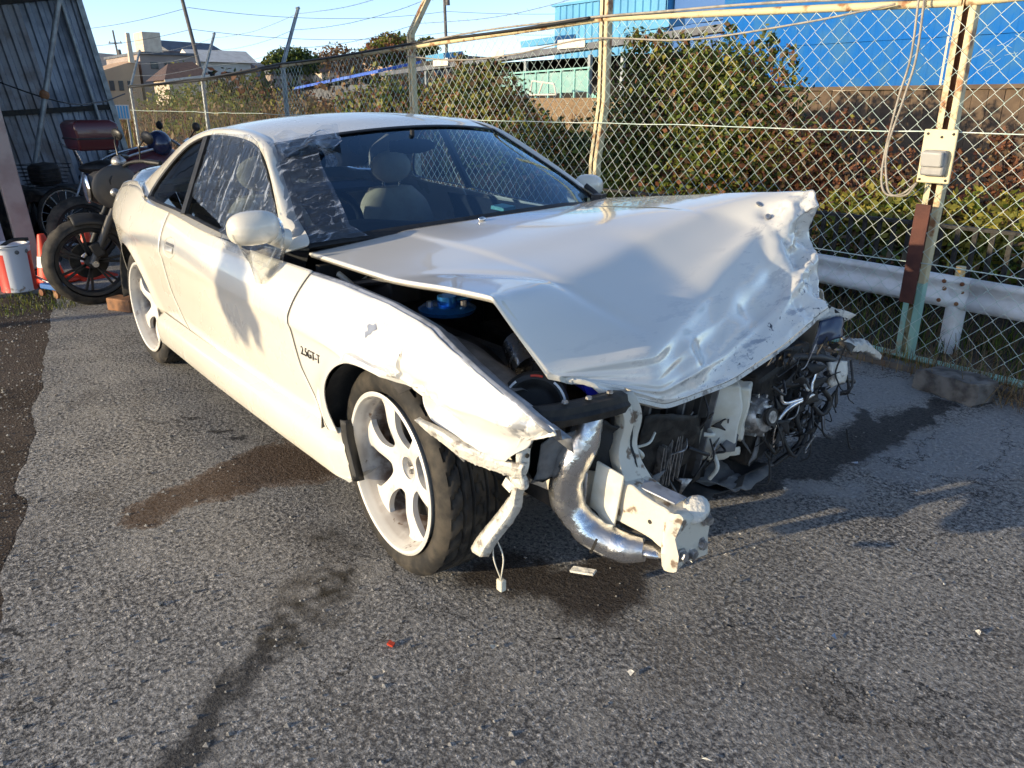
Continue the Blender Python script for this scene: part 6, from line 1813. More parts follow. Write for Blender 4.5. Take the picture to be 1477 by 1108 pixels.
# teal fence of the neighbour and its pale terrace
TF = thing('teal_fence', 'pale teal panel fence on a tan terrace behind the shrubs', 'fence', (-17.2, 16, 1.5))
for k in range(7):
    b = MB(); b.box((-2.1 + 0.62 * k, 0, 0.42 + 0.012 * k), (0.56, 0.03, 0.62)); b.make('infill_panel', simple('teal_panel', (0.22, 0.42, 0.38), (0.30, 0.46, 0.42), 0.3, 0, 3) if k == 0 else bpy.data.materials['teal_panel'], TF, smooth=False)
for k in range(8):
    b = MB(); b.box((-2.4 + 0.62 * k, -0.02, 0.42), (0.05, 0.06, 0.90)); b.make('fence_post', M['tealpaint'], TF, smooth=False)
b = MB(); b.beam((-2.45, -0.02, 0.80), (2.0, -0.02, 0.88), 0.05, 0.05); b.make('top_bar', M['tealpaint'], TF, smooth=False)
TR = thing('tan_terrace', 'tan earth terrace below the teal fence', 'terrace', (-15.2, 15.0, 0))
b = MB(); b.box((0, 0.3, 0.70), (7.0, 2.4, 1.60), None, 0, 0.96); b.make('terrace_block', dirt_mat('tan_earth', (0.36, 0.25, 0.15), (0.28, 0.19, 0.11), (0.40, 0.30, 0.2), 0.3), TR, smooth=False)
BC = thing('teal_cart', 'pale teal frame cart standing on the terrace by the fence', 'cart', (-15.9, 14.6, 1.50))
for a, c in (((-0.5, 0, 0.1), (0.7, 0, 0.1)), ((-0.5, 0, 0.1), (-0.4, 0, 0.5)), ((-0.4, 0, 0.5), (0.6, 0, 0.4)), ((0.7, 0, 0.1), (0.6, 0, 0.4)), ((-0.1, 0, 0.1), (0.1, 0, 0.45))):
    b = MB(); b.tube([a, c], 0.025, 6); b.make('bar', M['whitewall'], BC)
# blue covered row left of the first cream post
BT = thing('blue_roofed_shed', 'long low shed with a bright blue roof beyond the field', 'shed', (-42, 24, 0))
b = MB(); b.add([(-9.5, -1.5, 2.35), (2.5, -1.5, 3.15), (2.5, 1.5, 3.75), (-9.5, 1.5, 2.95), (-9.5, -1.5, 2.2), (2.5, -1.5, 3.0), (2.5, 1.5, 3.6), (-9.5, 1.5, 2.8)], [(0, 1, 2, 3), (7, 6, 5, 4), (0, 4, 5, 1), (1, 5, 6, 2), (2, 6, 7, 3), (0, 3, 7, 4)]); b.make('roof', simple('bright_blue_roof', (0.05, 0.13, 0.60), (0.12, 0.22, 0.62), 0.5, 0, 1.2), BT, smooth=False)
b = MB(); b.box((-3.5, 0.2, 1.1), (11.5, 2.2, 2.6)); b.make('wall', M['slate'], BT, smooth=False)
for k in range(5):
    b = MB(); b.box((-8 + 2.3 * k, -0.93, 1.0), (1.2, 0.06, 1.2)); b.make('opening', M['voidshade'], BT, smooth=False)
# ---- town at the left
M['orangewall'] = simple('warm_concrete', (0.60, 0.40, 0.24), (0.52, 0.34, 0.21), 0.8, 0, 0.6)
M['greywall'] = simple('grey_concrete', (0.38, 0.31, 0.27), (0.32, 0.26, 0.23), 0.8, 0, 0.6)
TB_ = thing('apartment_block', 'low warm grey concrete block with a tall cream tower, far left', 'building', (-60, 15.2, 0))
b = MB(); b.box((0.0, 0.4, 1.8), (9, 3.6, 5.2)); b.make('wall', M['greywall'], TB_, smooth=False)
b = MB(); b.box((0.0, 0.4, 4.45), (9.4, 3.8, 0.16)); b.make('roof', M['slate'], TB_, smooth=False)
b = MB(); b.box((-2, 1.05, 5.2), (2.2, 1.25, 1.9)); b.make('stair_tower', M['creamwall'], TB_, smooth=False)
for y in (-0.75, 0.15, 0.9, 1.6):
    f_ = MB().box((4.53, y + 0.2, 3.7), (0.06, 0.46, 0.42)).make('window', M['window'], TB_, smooth=False)
LW = thing('low_wing_building', 'long low orange building beside the concrete block', 'building', (-58, 12.6, 0))
b = MB(); b.add([(3, -1.3, -0.3), (3, 0.9, -0.3), (3, 0.9, 4.0), (3, -1.3, 3.3), (-4, -1.3, -0.3), (-4, 0.9, -0.3), (-4, 0.9, 4.0), (-4, -1.3, 3.3)], [(0, 1, 2, 3), (7, 6, 5, 4), (0, 3, 7, 4), (1, 5, 6, 2), (3, 2, 6, 7)]); b.make('wall', M['orangewall'], LW, smooth=False)
for y in (-0.9, -0.35, 0.2):
    MB().box((3.03, y, 2.4), (0.06, 0.28, 0.6)).make('window', M['window'], LW, smooth=False)
MB().box((2.9, 0.55, 4.7), (0.35, 0.3, 1.8), (0, 0, 0), 0, 0.7).make('chimney', M['creamwall'], LW, smooth=False)
HS = thing('grey_roofed_house', 'small brown roofed house with a pale eave behind the second post', 'house', (-40, 13.2, 0))
b = MB(); b.box((0.2, -1.05, 1.0), (4, 2.9, 2.7)); b.make('wall', M['creamwall'], HS, smooth=False)
b = MB(); b.add([(2.6, -2.9, 2.32), (2.6, 0.6, 2.62), (-0.4, 0.4, 3.35), (-0.4, -1.6, 3.2), (-2.6, 0.6, 2.62), (-2.6, -2.9, 2.32)], [(0, 1, 2, 3), (3, 2, 4, 5), (0, 3, 5), (1, 4, 2)]); b.make('roof', M['browntile'], HS, smooth=False)
b = MB(); b.beam((2.65, -2.9, 2.28), (2.65, 0.6, 2.58), 0.1, 0.12); b.make('eave', M['whitewall'], HS, smooth=False)
for y in (-1.9, -1.0, -0.2):
    MB().box((2.22, y, 1.5), (0.06, 0.5, 0.5)).make('window', M['window'], HS, smooth=False)
HS.location = (-40, 12.0, 0.25); HS.scale = (0.62, 0.62, 0.92)
WH = thing('white_house', 'small white house between the tower block and the dark evergreen', 'house', (-66, 22.5, 0))
b = MB(); b.box((0, 0, 2.2), (4, 4.2, 4.6)); b.make('wall', M['whitewall'], WH, smooth=False)
b = MB(); b.add([(2.4, -2.6, 4.4), (2.4, 2.6, 4.4), (0, 2.6, 5.4), (0, -2.6, 5.4), (-2.4, 2.6, 4.4), (-2.4, -2.6, 4.4)], [(0, 1, 2, 3), (3, 2, 4, 5), (0, 3, 5), (1, 4, 2)]); b.make('roof', M['whitewall'], WH, smooth=False)
for y in (-1.2, 0.2, 1.3):
    MB().box((2.03, y, 3.4), (0.06, 0.5, 0.6)).make('window', M['window'], WH, smooth=False)
# distant band of houses and low hills
def hills():
    X = []
    n = 60
    G = np.zeros((n, 3, 3))
    for i in range(n):
        a = rad(100 + 130 * i / (n - 1)); d = 420 + 30 * math.sin(i)
        h = 22 + 6 * fbm((i * 0.22, 0, 0), 1, 4, 2.0)
        for j, (dd, hh) in enumerate(((-30, -0.3), (0, h * 0.6), (60, h))):
            G[i, j] = (3.15 + (d + dd) * math.cos(a), -1.85 + (d + dd) * math.sin(a), hh)
    return tag(grid('hills', G, simple('far_hills', (0.10, 0.12, 0.15), (0.16, 0.15, 0.15), 0.95, 0, 0.05), None, sharp=180), kind='structure')
hills()
fh = 0
R2 = random.Random(4)
for k in range(16):
    x = -R2.uniform(95, 150); y = 20 + (-x - 3) * R2.uniform(0.10, 0.62)
    h = R2.uniform(4.5, 8.0)
    e = thing('town_house', ['far pale town house on the left skyline', 'far brown roofed town house on the left skyline'][k % 2], 'house', (x, y, 0), R2.uniform(-.4, .4), 'town houses on the skyline')
    wd = R2.uniform(6, 11)
    b = MB(); b.box((0, 0, h / 2), (8, wd, h)); b.make('wall', M[['whitewall', 'orangewall', 'greywall', 'creamwall'][k % 4]], e, smooth=False)
    b = MB(); b.add([(4.5, -wd / 2 - .4, h), (4.5, wd / 2 + .4, h), (0, wd / 2 + .4, h + 1.8), (0, -wd / 2 - .4, h + 1.8), (-4.5, wd / 2 + .4, h), (-4.5, -wd / 2 - .4, h)], [(0, 1, 2, 3), (3, 2, 4, 5), (0, 3, 5), (1, 4, 2)]); b.make('roof', M[['slate', 'browntile'][k % 2]], e, smooth=False)
    for q in (-0.25, 0.2):
        MB().box((4.03, wd * q, h * 0.62), (0.06, 1.1, 1.0)).make('window', M['window'], e, smooth=False)
# trees
def tree(label, loc, lobes, n, size, mats, wts, seed, trunk=0.2, group=None):
    e = thing('tree', label, 'tree', loc, 0, group)
    foliage('crown', lobes, n, size, [L[m] for m in mats], wts, e, seed, shell=0.4)
    top = max(l[0][2] for l in lobes)
    b = MB(); b.tube([(0, 0, -0.3), (0.1, 0, top * 0.5), (0, 0.1, top)], [trunk, trunk * 0.8, trunk * 0.4], 9, smooth_n=8)
    for k in range(5):
        c, r_ = lobes[k % len(lobes)]
        b.tube([(0.05, 0, top * 0.45), (c[0] * 0.6, c[1] * 0.6, c[2] * 0.9), (c[0] + r_[0] * 0.4, c[1] + r_[1] * .4, c[2])], [trunk * 0.5, trunk * 0.3, 0.03], 6, smooth_n=6)
    b.make('trunk', M['bark'], e)
    return e
tree('dark round evergreen on the skyline behind the third fence post', (-55, 24.2, 0), [((0, 0, 4.3), (1.6, 1.7, 0.9)), ((0, 0.9, 4.1), (1.2, 1.3, 0.8)), ((0, -0.9, 4.0), (1.1, 1.2, 0.8))], 5000, 0.13, ['dark', 'green', 'olive'], [4, 2, 1.2], 71)
tree('russet and green tree on the skyline left of the first cream post', (-70, 42.0, 0), [((0, 0, 6.4), (2.2, 2.6, 1.4)), ((0, -2.0, 5.8), (1.8, 2.0, 1.1))], 4000, 0.2, ['brown', 'olive', 'green', 'rust'], [3, 3, 2, 1.5], 72)
tree('small dark palm-like tree on the skyline nearest the first cream post', (-72, 47.2, 0), [((0, 0, 6.9), (1.0, 1.4, 0.9))], 2200, 0.16, ['dark', 'olive'], [3, 1.2], 73)
tree('bare brownish tree on the skyline right of the dark evergreen', (-62, 31.5, 0), [((0, 0, 4.8), (1.6, 2.6, 1.2)), ((0, 2, 4.4), (1.5, 2.0, 1.0))], 2000, 0.12, ['brown', 'tan', 'rust'], [3, 2, 1], 74)
tree('small green tree in front of the concrete block', (-54, 15.9, 0), [((0, 0, 3.0), (0.8, 0.9, 0.9)), ((0, 0.5, 2.4), (0.8, 0.9, 0.8))], 2400, 0.10, ['olive', 'green', 'dark'], [3, 2, 1.5], 75)
for k in range(26):
    x = -R2.uniform(45, 110); y = 12 + (-x - 3) * R2.uniform(0.12, 0.85); h = R2.uniform(2.0, 3.6)
    shrub('far tree clump in the hazy town beyond the field', 'tree', (x, y, -0.2), [((0, 0, h * 0.6), (h * 0.9, h * 1.2, h * 0.5))], 900, 0.05 + h * 0.05, ['brown', 'olive', 'dark', 'tan', 'rust'], [2, 2, 2, 1.5, 1.2], 100 + k, 'far tree clumps', 3, shell=0.2)
# utility poles and wires
M['pole'] = simple('grey_pole', (0.16, 0.15, 0.145), (0.11, 0.105, 0.10), 0.8, 0, 4)
def pole(label, loc, h, lean, r0):
    e = thing('utility_pole', label, 'utility pole', loc)
    e.rotation_euler = (lean, 0, 0)
    b = MB(); b.tube([(0, 0, -0.3), (0, 0, h)], [r0, r0 * 0.7], 10); b.make('pole_shaft', M['pole'], e)
    b = MB(); b.box((0, 0, h * 0.86), (0.08, 1.1, 0.08)); b.make('cross_arm', M['pole'], e, smooth=False)
    for q in (-0.45, 0.45):
        b = MB(); b.lathe([(0, 0.16), (0.04, 0.14), (0.05, 0.03), (0.03, 0)], 8, 'Z', (0, q, h * 0.86 + 0.04)); b.make('insulator', M['whitewall'], e)
    b = MB(); b.lathe([(0, 0.5), (0.14, 0.48), (0.16, 0.0), (0, 0)], 10, 'Z', (0.2, 0.12, h * 0.72)); b.make('transformer', M['pole'], e)
    return e
pole('tall leaning utility pole rising behind the second fence arm', (-45, 14.6, 0), 9.5, 0.14, 0.13)
pole('tall straight utility pole right of the first cream post', (-45, 31.2, 0), 10.5, 0.02, 0.13)
pole('thin distant utility pole left of the leaning one', (-75, 17.5, 0), 7.2, 0.05, 0.10)
def span(label, a, c, sag, r_=0.012):
    P = [(a[0] + (c[0] - a[0]) * t, a[1] + (c[1] - a[1]) * t, a[2] + (c[2] - a[2]) * t - 4 * sag * t * (1 - t)) for t in np.linspace(0, 1, 24)]
    b = MB(); b.tube(P, r_, 4)
    return tag(b.make('power_line', M['blackcable'], None, True, 180), label, 'power line', 'power lines across the sky')
for k, (za, zc, nm) in enumerate(((8.1, 9.2, 'topmost'), (6.3, 7.2, 'middle'), (5.2, 5.9, 'lowest'))):
    span(nm + ' black power line crossing the sky between the two poles', (-45 + 0.1 * k, 13.9, za), (-45, 31.2, zc), 0.5)
    span(nm + ' black power line running left from the leaning pole', (-45, 13.9, za), (-75, 10.0, za + 0.6), 0.5)
    span(nm + ' black power line running right from the straight pole', (-45, 31.2, zc), (-30, 48, zc + 1.0), 0.6)
# white-blue board at the fence end
WB = thing('blue_white_board', 'faded blue and white board at the far end of the fence', 'sign board', (-16.2, 2.72, 1.18))
b = MB(); b.box((0, 0, 0), (0.03, 0.42, 0.30)); b.make('board_face', M['whitewall'], WB, smooth=False)
for k in range(6):
    b = MB(); b.box((0.018, -0.13 + 0.058 * k, 0), (0.006, 0.035, 0.26)); b.make('blue_stripe', M['lightblue'], WB, smooth=False)
for y in (-0.16, 0.16):
    b = MB(); b.box((-0.02, y, -0.68), (0.04, 0.04, 1.1)); b.make('leg', M['galv'], WB, smooth=False)

# ================================================================== open shed at the left
M['corr'] = simple('dull_corrugated_steel', (0.30, 0.34, 0.41), (0.20, 0.23, 0.28), 0.5, 0.35, 3, 0.15, 30, r2=0.7)
M['corr2'] = simple('stained_corrugated_steel', (0.30, 0.31, 0.34), (0.20, 0.18, 0.18), 0.55, 0.3, 4, 0.15, 30)
M['pillar'] = simple('faded_pink_beige_steel', (0.42, 0.33, 0.29), (0.33, 0.24, 0.21), 0.6, 0, 5, 0.15, 50)
M['clear'] = simple('clear_blue_roof_sheet', (0.35, 0.50, 0.70), (0.28, 0.42, 0.60), 0.5, 0, 3)
SH = thing('open_shed', 'open corrugated steel lean-to shed leaning at the left edge', 'shed', (-8.0, 0.88, 0))
LEAN = -0.145
def shed_sheet(name, ya, yb, za, zb, mat, x=0.0, pitch=0.125, dep=0.028, lean=LEAN):
    P = []; y = ya
    while y < yb - 1e-6:
        for f_, d in ((0, 0), (0.40, 0), (0.52, 1), (0.88, 1)):
            yy = min(y + f_ * pitch, yb)
            P.append([(x + dep * d, yy + lean * z, z) for z in (za, (za + zb) / 2, zb)])
        y += pitch
    return grid(name, np.array(P), mat, SH, out=(1, 0, 0), smooth=False)
for k in range(7):
    yb = 0.0 - 0.62 * k
    shed_sheet('wall_sheet', yb - 0.75, yb, 0.0, 2.62 - 0.155 * k - 0.05, M['corr'] if k % 3 != 1 else M['corr2'], x=0.006 * (k % 2))
b = MB(); b.beam((0.03, -3.0 + LEAN * 1.0, 1.15), (0.03, 0.02 + LEAN * 1.3, 1.33), 0.07, 0.06); b.make('wall_girt', M['dirtyblack'], SH, smooth=False)
b = MB(); b.beam((0.05, -4.2, 1.95), (0.05, 0.05 + LEAN * 2.55, 2.60), 0.10, 0.10); b.make('eave_beam', M['dirtyblack'], SH, smooth=False)
b = MB(); b.beam((0.05, 0.012, 0), (0.05, 0.012 + LEAN * 2.6, 2.6), 0.06, 0.06, up=(1, 0, 0)); b.make('corner_angle', M['galv'], SH, smooth=False)
b = MB(); b.tube([(0.07, -0.18, 0.0), (0.07, -0.18 + LEAN * 2.55, 2.5)], 0.022, 10); b.make('vent_pipe', M['galv'], SH)
b = MB(); b.tube([(2.0, -1.56, 0.35), (2.0, -0.93, 2.35)], 0.026, 10); b.make('brace_pipe', M['galv'], SH)
b = MB(); b.ell((2.0, -1.22, 1.45), (0.04, 0.045, 0.05)); b.make('pipe_clamp', M['rust'], SH)
# roof sheets, rising to the front
for k in range(5):
    ya = -4.0 + 0.8 * k
    P = []
    y = ya
    while y < ya + 0.79:
        for f_, d in ((0, 0), (0.4, 0), (0.5, 1), (0.9, 1)):
            yy = y + f_ * 0.1
            P.append([(xx, yy - 0.3, 2.06 + 0.175 * (yy + 4.0) + 0.05 * xx + 0.022 * d) for xx in (-0.15, 1.6, 3.4)])
        y += 0.1
    grid('roof_sheet', np.array(P), M['clear'] if k % 2 else M['corr'], SH, out=(0, 0, 1), smooth=False, thick=0.002)
# front pillar and the closed side bays to its left
b = MB()
b.beam((3.2, -1.77, 0.0), (3.2, -1.90, 2.5), 0.15, 0.13, up=(1, 0, 0)); bevel(b.make('front_pillar', M['pillar'], SH, smooth=False), 0.008)
for k in range(6):
    y0 = -1.96 - 0.115 * k
    b = MB(); b.beam((3.18 - 0.012 * (k % 2), y0, 0.0), (3.18 - 0.012 * (k % 2), y0 - 0.16, 2.4), 0.10, 0.03, up=(1, 0, 0)); b.make('side_board', M['corr2'] if k % 2 else M['corr'], SH, smooth=False)
P = []
for k in range(60):
    x = 3.15 - 0.055 * k
    P.append([(x, -2.65 + 0.02 * (k % 4 > 1) - 0.05 * z, z) for z in (0, 1.2, 2.35)])
grid('end_wall', np.array(P), M['corr'], SH, smooth=False)
b = MB(); b.tube([(0.06, -3.0, 2.20), (0.3, -2.2, 1.95), (1.9, -1.2, 1.42), (0.8, -0.5, 1.38), (0.1, -0.02, 1.48)], 0.007, 6, smooth_n=40); b.make('shed_wire', M['blackcable'], SH)
o = tag(MB().box((-4.5, -1.45, 0.008), (1.6, 0.9, 0.03)).make('shed_slab', simple('slab_concrete', (0.24, 0.22, 0.20), (0.16, 0.145, 0.13), 0.9, 0, 5, 0.4, 40), None, smooth=False), kind='structure')

# ================================================================== pail, cones, jack, block
PL = thing('paint_pail', 'white and red metal pail standing by the shed pillar', 'pail', (-3.80, -1.125, 0.02))
def pail_mat():
    k = NT('pail_print')
    co = k.co(); s_ = k.n('SeparateXYZ'); k.t.links.new(co, s_.inputs[0])
    ang = k.math('ARCTAN2', s_.outputs[1], s_.outputs[0])
    red = k.math('MAXIMUM', k.math('MULTIPLY', k.math('LESS_THAN', ang, -0.62), k.math('LESS_THAN', s_.outputs[2], 0.29)), k.math('MULTIPLY', k.math('GREATER_THAN', ang, 0.78), k.math('LESS_THAN', s_.outputs[2], 0.30)))
    c = k.mix(red, (0.70, 0.71, 0.74), (0.62, 0.035, 0.02))
    c = k.mix(k.ramp(k.noise(14, 6), 0.62, 0.72), c, (0.30, 0.24, 0.19))
    k.bsdf(c, 0.42, 0.0, None)
    return k.m
b = MB(); b.lathe([(0.0, 0.0), (0.118, 0.0), (0.122, 0.006), (0.119, 0.02), (0.124, 0.30), (0.126, 0.325), (0.129, 0.335), (0.125, 0.343), (0.126, 0.35), (0.131, 0.356), (0.127, 0.362), (0.118, 0.355), (0.112, 0.30), (0.0, 0.29)], 48, 'Z'); b.make('pail_body', pail_mat(), PL)
for a in (0.15, 0.75):
    b = MB(); q = (0.1265 * math.cos(a), 0.1265 * math.sin(a), 0.305); b.lathe([(0, 0.004), (0.012, 0.003), (0.016, 0.0)], 14, 'X', (0, 0, 0)); 
    b.v = [tuple(Matrix.Rotation(a, 3, 'Z') @ Vector(p) + Vector(q)) for p in b.v]; b.make('round_mark', M['gauze'], PL)
b = MB(); b.tube([(0.0, 0.13, 0.32), (0.10, 0.06, 0.345), (0.14, -0.05, 0.35), (0.05, -0.13, 0.32)], 0.004, 6, smooth_n=20); b.make('bail_handle', M['galv'], PL)
b = MB(); b.tube([(0.06, -0.10, 0.33), (-0.03, 0.02, 0.375), (-0.06, 0.13, 0.37)], 0.014, 8, smooth_n=12); tag(b.make('wooden_stick', M['dirtyblack'], PL), None)
M['cone'] = simple('cone_orange', (0.75, 0.055, 0.012), (0.60, 0.04, 0.012), 0.5, 0, 6)
def cone(label, loc, tilt):
    e = thing('traffic_cone', label, 'traffic cone', loc, 0.3, 'traffic cones by the shed')
    e.rotation_euler = (tilt[0], tilt[1], 0.3)
    b = MB(); b.lathe([(0.105, 0.02), (0.10, 0.05), (0.030, 0.38), (0.024, 0.395), (0.0, 0.398)], 28, 'Z'); b.make('cone_body', M['cone'], e)
    b = MB(); b.box((0, 0, 0.012), (0.30, 0.30, 0.024)); bevel(b.make('cone_base', M['cone'], e), 0.01)
    b = MB(); b.lathe([(0.0835, 0.14), (0.0655, 0.225)], 28, 'Z'); b.make('white_band', M['whitemark'], e)
    return e
cone('orange traffic cone between the pail and the motorcycle wheel', (-4.05, -0.86, 0.0), (0.05, 0))
cone('orange traffic cone seen through the motorcycle front wheel', (-4.10, -0.56, 0.0), (0, 0.06))
JK = thing('floor_jack', 'small chrome trolley jack with caster wheels on the ground', 'jack', (-3.50, -0.93, 0.0), 0.4)
b = MB(); b.box((0, 0, 0.075), (0.22, 0.10, 0.04)); bevel(b.make('jack_frame', M['midblue'], JK), 0.008)
b = MB(); b.tube([(0.12, -0.06, 0.085), (0.12, 0.06, 0.085)], 0.013, 10); b.tube([(0.10, 0, 0.06), (-0.25, 0.02, 0.12)], 0.01, 8); b.make('jack_bar', M['alu'], JK)
for x, y in ((0.09, -0.05), (0.09, 0.05), (-0.09, -0.05), (-0.09, 0.05)):
    b = MB(); b.lathe([(0, -0.01), (0.026, -0.01), (0.026, 0.01), (0, 0.01)], 16, 'Y', (x, y, 0.027)); b.make('caster', M['rust'], JK)
o = MB().box((0, 0, 0.045), (0.22, 0.12, 0.09)).make('wood_block', simple('orange_wood', (0.30, 0.14, 0.06), (0.16, 0.08, 0.04), 0.8, 0, 14, 0.3, 60), None, smooth=False)
o.location = (-2.72, -0.63, 0); o.rotation_euler.z = 0.5; bevel(o, 0.008)
tag(o, 'small brown wooden chock block beside the rear wheel', 'wood block')

# ================================================================== motorcycles and bicycle
def moto_wheel(name, e, loc, R, w_, spokes, mat_rim='black'):
    we = thing(name, None, None, loc); we.parent = e
    V = []; n = 15; seg = 80
    for k in range(seg):
        a = 2 * math.pi * k / seg
        for j in range(n):
            t = -1.25 + 2.5 * j / (n - 1)
            rr = R - w_ * 0.5 + w_ * 0.5 * math.cos(t * 1.0) * 1.0
            if abs(t) < 1.05 and ((k + (2 if j > n // 2 else 0)) % 4 == 0): rr -= 0.007
            if abs(t) > 1.2: rr -= 0.02
            V.append((w_ * 0.5 * math.sin(t) * 1.1, rr * math.cos(a), rr * math.sin(a)))
    mesh('tyre', V, grid_faces(seg, n, closed_u=True), M['tyre'], we, True, 40)
    b = MB(); ri = R - w_ * 0.5 - 0.02
    b.lathe([(ri + 0.018, -0.05), (ri + 0.012, -0.054), (ri - 0.01, -0.045), (ri - 0.02, -0.01), (ri - 0.02, 0.01), (ri - 0.01, 0.045), (ri + 0.012, 0.054), (ri + 0.018, 0.05)], 56, 'X'); b.make('rim', M[mat_rim], we)
    for q in range(spokes):
        a = 2 * math.pi * q / spokes
        for d in (-0.10, 0.10):
            b = MB(); b.beam((0.0, 0.04 * math.cos(a), 0.04 * math.sin(a)), (0, (ri - 0.015) * math.cos(a + d), (ri - 0.015) * math.sin(a + d)), 0.016, 0.022, up=(1, 0, 0)); b.make('spoke', M[mat_rim], we, smooth=False)
    b = MB(); b.lathe([(0, -0.07), (0.03, -0.07), (0.045, -0.04), (0.045, 0.04), (0.03, 0.07), (0, 0.07)], 20, 'X'); b.make('hub', M['dirtyblack'], we)
    b = MB(); b.lathe([(0.06, -0.068), (0.13, -0.068), (0.13, -0.062), (0.06, -0.062)], 36, 'X'); b.make('brake_disc', M['dirtyblack'], we)
    return we
MC = thing('cruiser_motorcycle', 'black cruiser motorcycle with fat front tyre behind the car', 'motorcycle', (-3.06, -0.73, 0.0))
moto_wheel('front_wheel', MC, (0, 0, 0.305), 0.315, 0.135, 7)
moto_wheel('rear_wheel', MC, (0, 1.46, 0.305), 0.310, 0.15, 7)
M['gunmetal'] = simple('gunmetal_paint', (0.10, 0.09, 0.08), (0.075, 0.07, 0.065), 0.42, 0.4)
for s in (-1, 1):
    b = MB(); b.tube([(s * 0.095, -0.01, 0.30), (s * 0.10, 0.155, 0.62)], 0.027, 14); b.tube([(s * 0.10, 0.155, 0.62), (s * 0.10, 0.30, 0.90)], 0.021, 14); b.make('fork_leg', M['gunmetal'] if s > 0 else M['black'], MC)
    b = MB(); b.lathe([(0, -0.012), (0.022, -0.012), (0.022, 0.012), (0, 0.012)], 12, 'X', (s * 0.125, 0.0, 0.305)); b.make('axle_cap', M['alu'], MC)
    b = MB(); b.tube([(0, 0.31, 0.90), (s * 0.14, 0.30, 0.97), (s * 0.30, 0.36, 1.0), (s * 0.42, 0.44, 0.99)], 0.013, 10, smooth_n=18); b.make('handlebar', M['black'], MC)
    b = MB(); b.tube([(s * 0.34, 0.385, 0.998), (s * 0.44, 0.45, 0.988)], 0.019, 10); b.make('grip', M['trim'], MC)
    b = MB(); b.tube([(s * 0.30, 0.36, 1.0), (s * 0.33, 0.36, 1.10), (s * 0.38, 0.38, 1.14)], 0.006, 6); b.make('mirror_stem', M['black'], MC)
    b = MB(); b.ell((s * 0.40, 0.40, 1.155), (0.075, 0.02, 0.045), (0.2, 0, 0.2)); b.make('mirror', M['black'], MC)
    b = MB(); b.tube([(s * 0.20, 0.22, 0.80), (s * 0.26, 0.18, 0.80)], 0.01, 8); b.ell((s * 0.28, 0.17, 0.80), (0.03, 0.03, 0.03)); b.make('indicator', M['steel'], MC)
    b = MB(); b.tube([(s * 0.17, 0.75, 0.24), (s * 0.2, 1.5, 0.28)], 0.045, 12); b.make('exhaust', M['gunmetal'], MC)
G = []
for a in np.linspace(rad(30), rad(106), 22):
    G.append([(x, -0.0 + (0.345 - 0.5 * x * x / 0.1) * math.cos(a), 0.305 + (0.345 - 1.2 * abs(x) ** 2 * 8) * math.sin(a)) for x in np.linspace(-0.085, 0.085, 9)])
grid('front_mudguard', np.array(G), M['black'], MC, out=(0, 0, 1), sharp=60, thick=0.004)
b = MB(); b.lathe([(0.0, -0.16), (0.085, -0.15), (0.115, -0.10), (0.125, -0.02), (0.120, 0.02), (0.105, 0.03), (0.0, 0.035)], 32, 'Y', (0, 0, 0))
b.v = [(p[0], 0.22 - p[1] * -1.0, 0.81 + p[2]) for p in b.v]; b.make('headlight_shell', M['gunmetal'], MC)
b = MB(); b.ell((0.12, 0.22, 0.82), (0.02, 0.16, 0.15), (0.35, 0, 0)); b.make('headlight_cowl', M['gunmetal'], MC)
b = MB(); b.ell((0, 0.055, 0.81), (0.10, 0.02, 0.10)); b.make('headlight_lens', M['mirrorglass'], MC)
b = MB(); b.ell((0, 0.65, 0.82), (0.15, 0.30, 0.13), (-0.1, 0, 0)); b.make('fuel_tank', M['black'], MC)
b = MB(); b.ell((0, 1.08, 0.72), (0.15, 0.27, 0.06)); b.make('saddle', M['trim'], MC)
b = MB(); b.box((0, 0.65, 0.42), (0.26, 0.46, 0.36)); b.make('engine', M['dirtyblack'], MC); bevel(MC.children[-1], 0.03)
for k in range(5):
    b = MB(); b.box((0, 0.55, 0.52 + 0.025 * k), (0.30, 0.20, 0.008), (0.5, 0, 0)); b.make('cooling_fin', M['steel'], MC, smooth=False)
b = MB(); b.tube([(0, 0.30, 0.86), (0, 0.50, 0.70), (0, 0.9, 0.62), (0, 1.46, 0.32)], 0.025, 10, smooth_n=14); b.make('frame_tube', M['black'], MC)
b = MB(); b.ell((0.0, 0.29, 0.98), (0.06, 0.05, 0.045)); b.make('speedometer', M['steel'], MC)
for k in range(5):
    b = MB(); b.tube([(RNG.uniform(-.1, .1), 0.27, 0.95), (RNG.uniform(-.15, .15), 0.18, 0.85 + RNG.uniform(-.05, .08)), (RNG.uniform(-.08, .08), 0.30, 0.70)], 0.006, 6, smooth_n=10); b.make('control_cable', M['trim'], MC)
b = MB(); b.box((0.10, 0.03, 0.40), (0.05, 0.07, 0.10), (0.4, 0, 0)); bevel(b.make('brake_caliper', M['dirtyblack'], MC), 0.01)

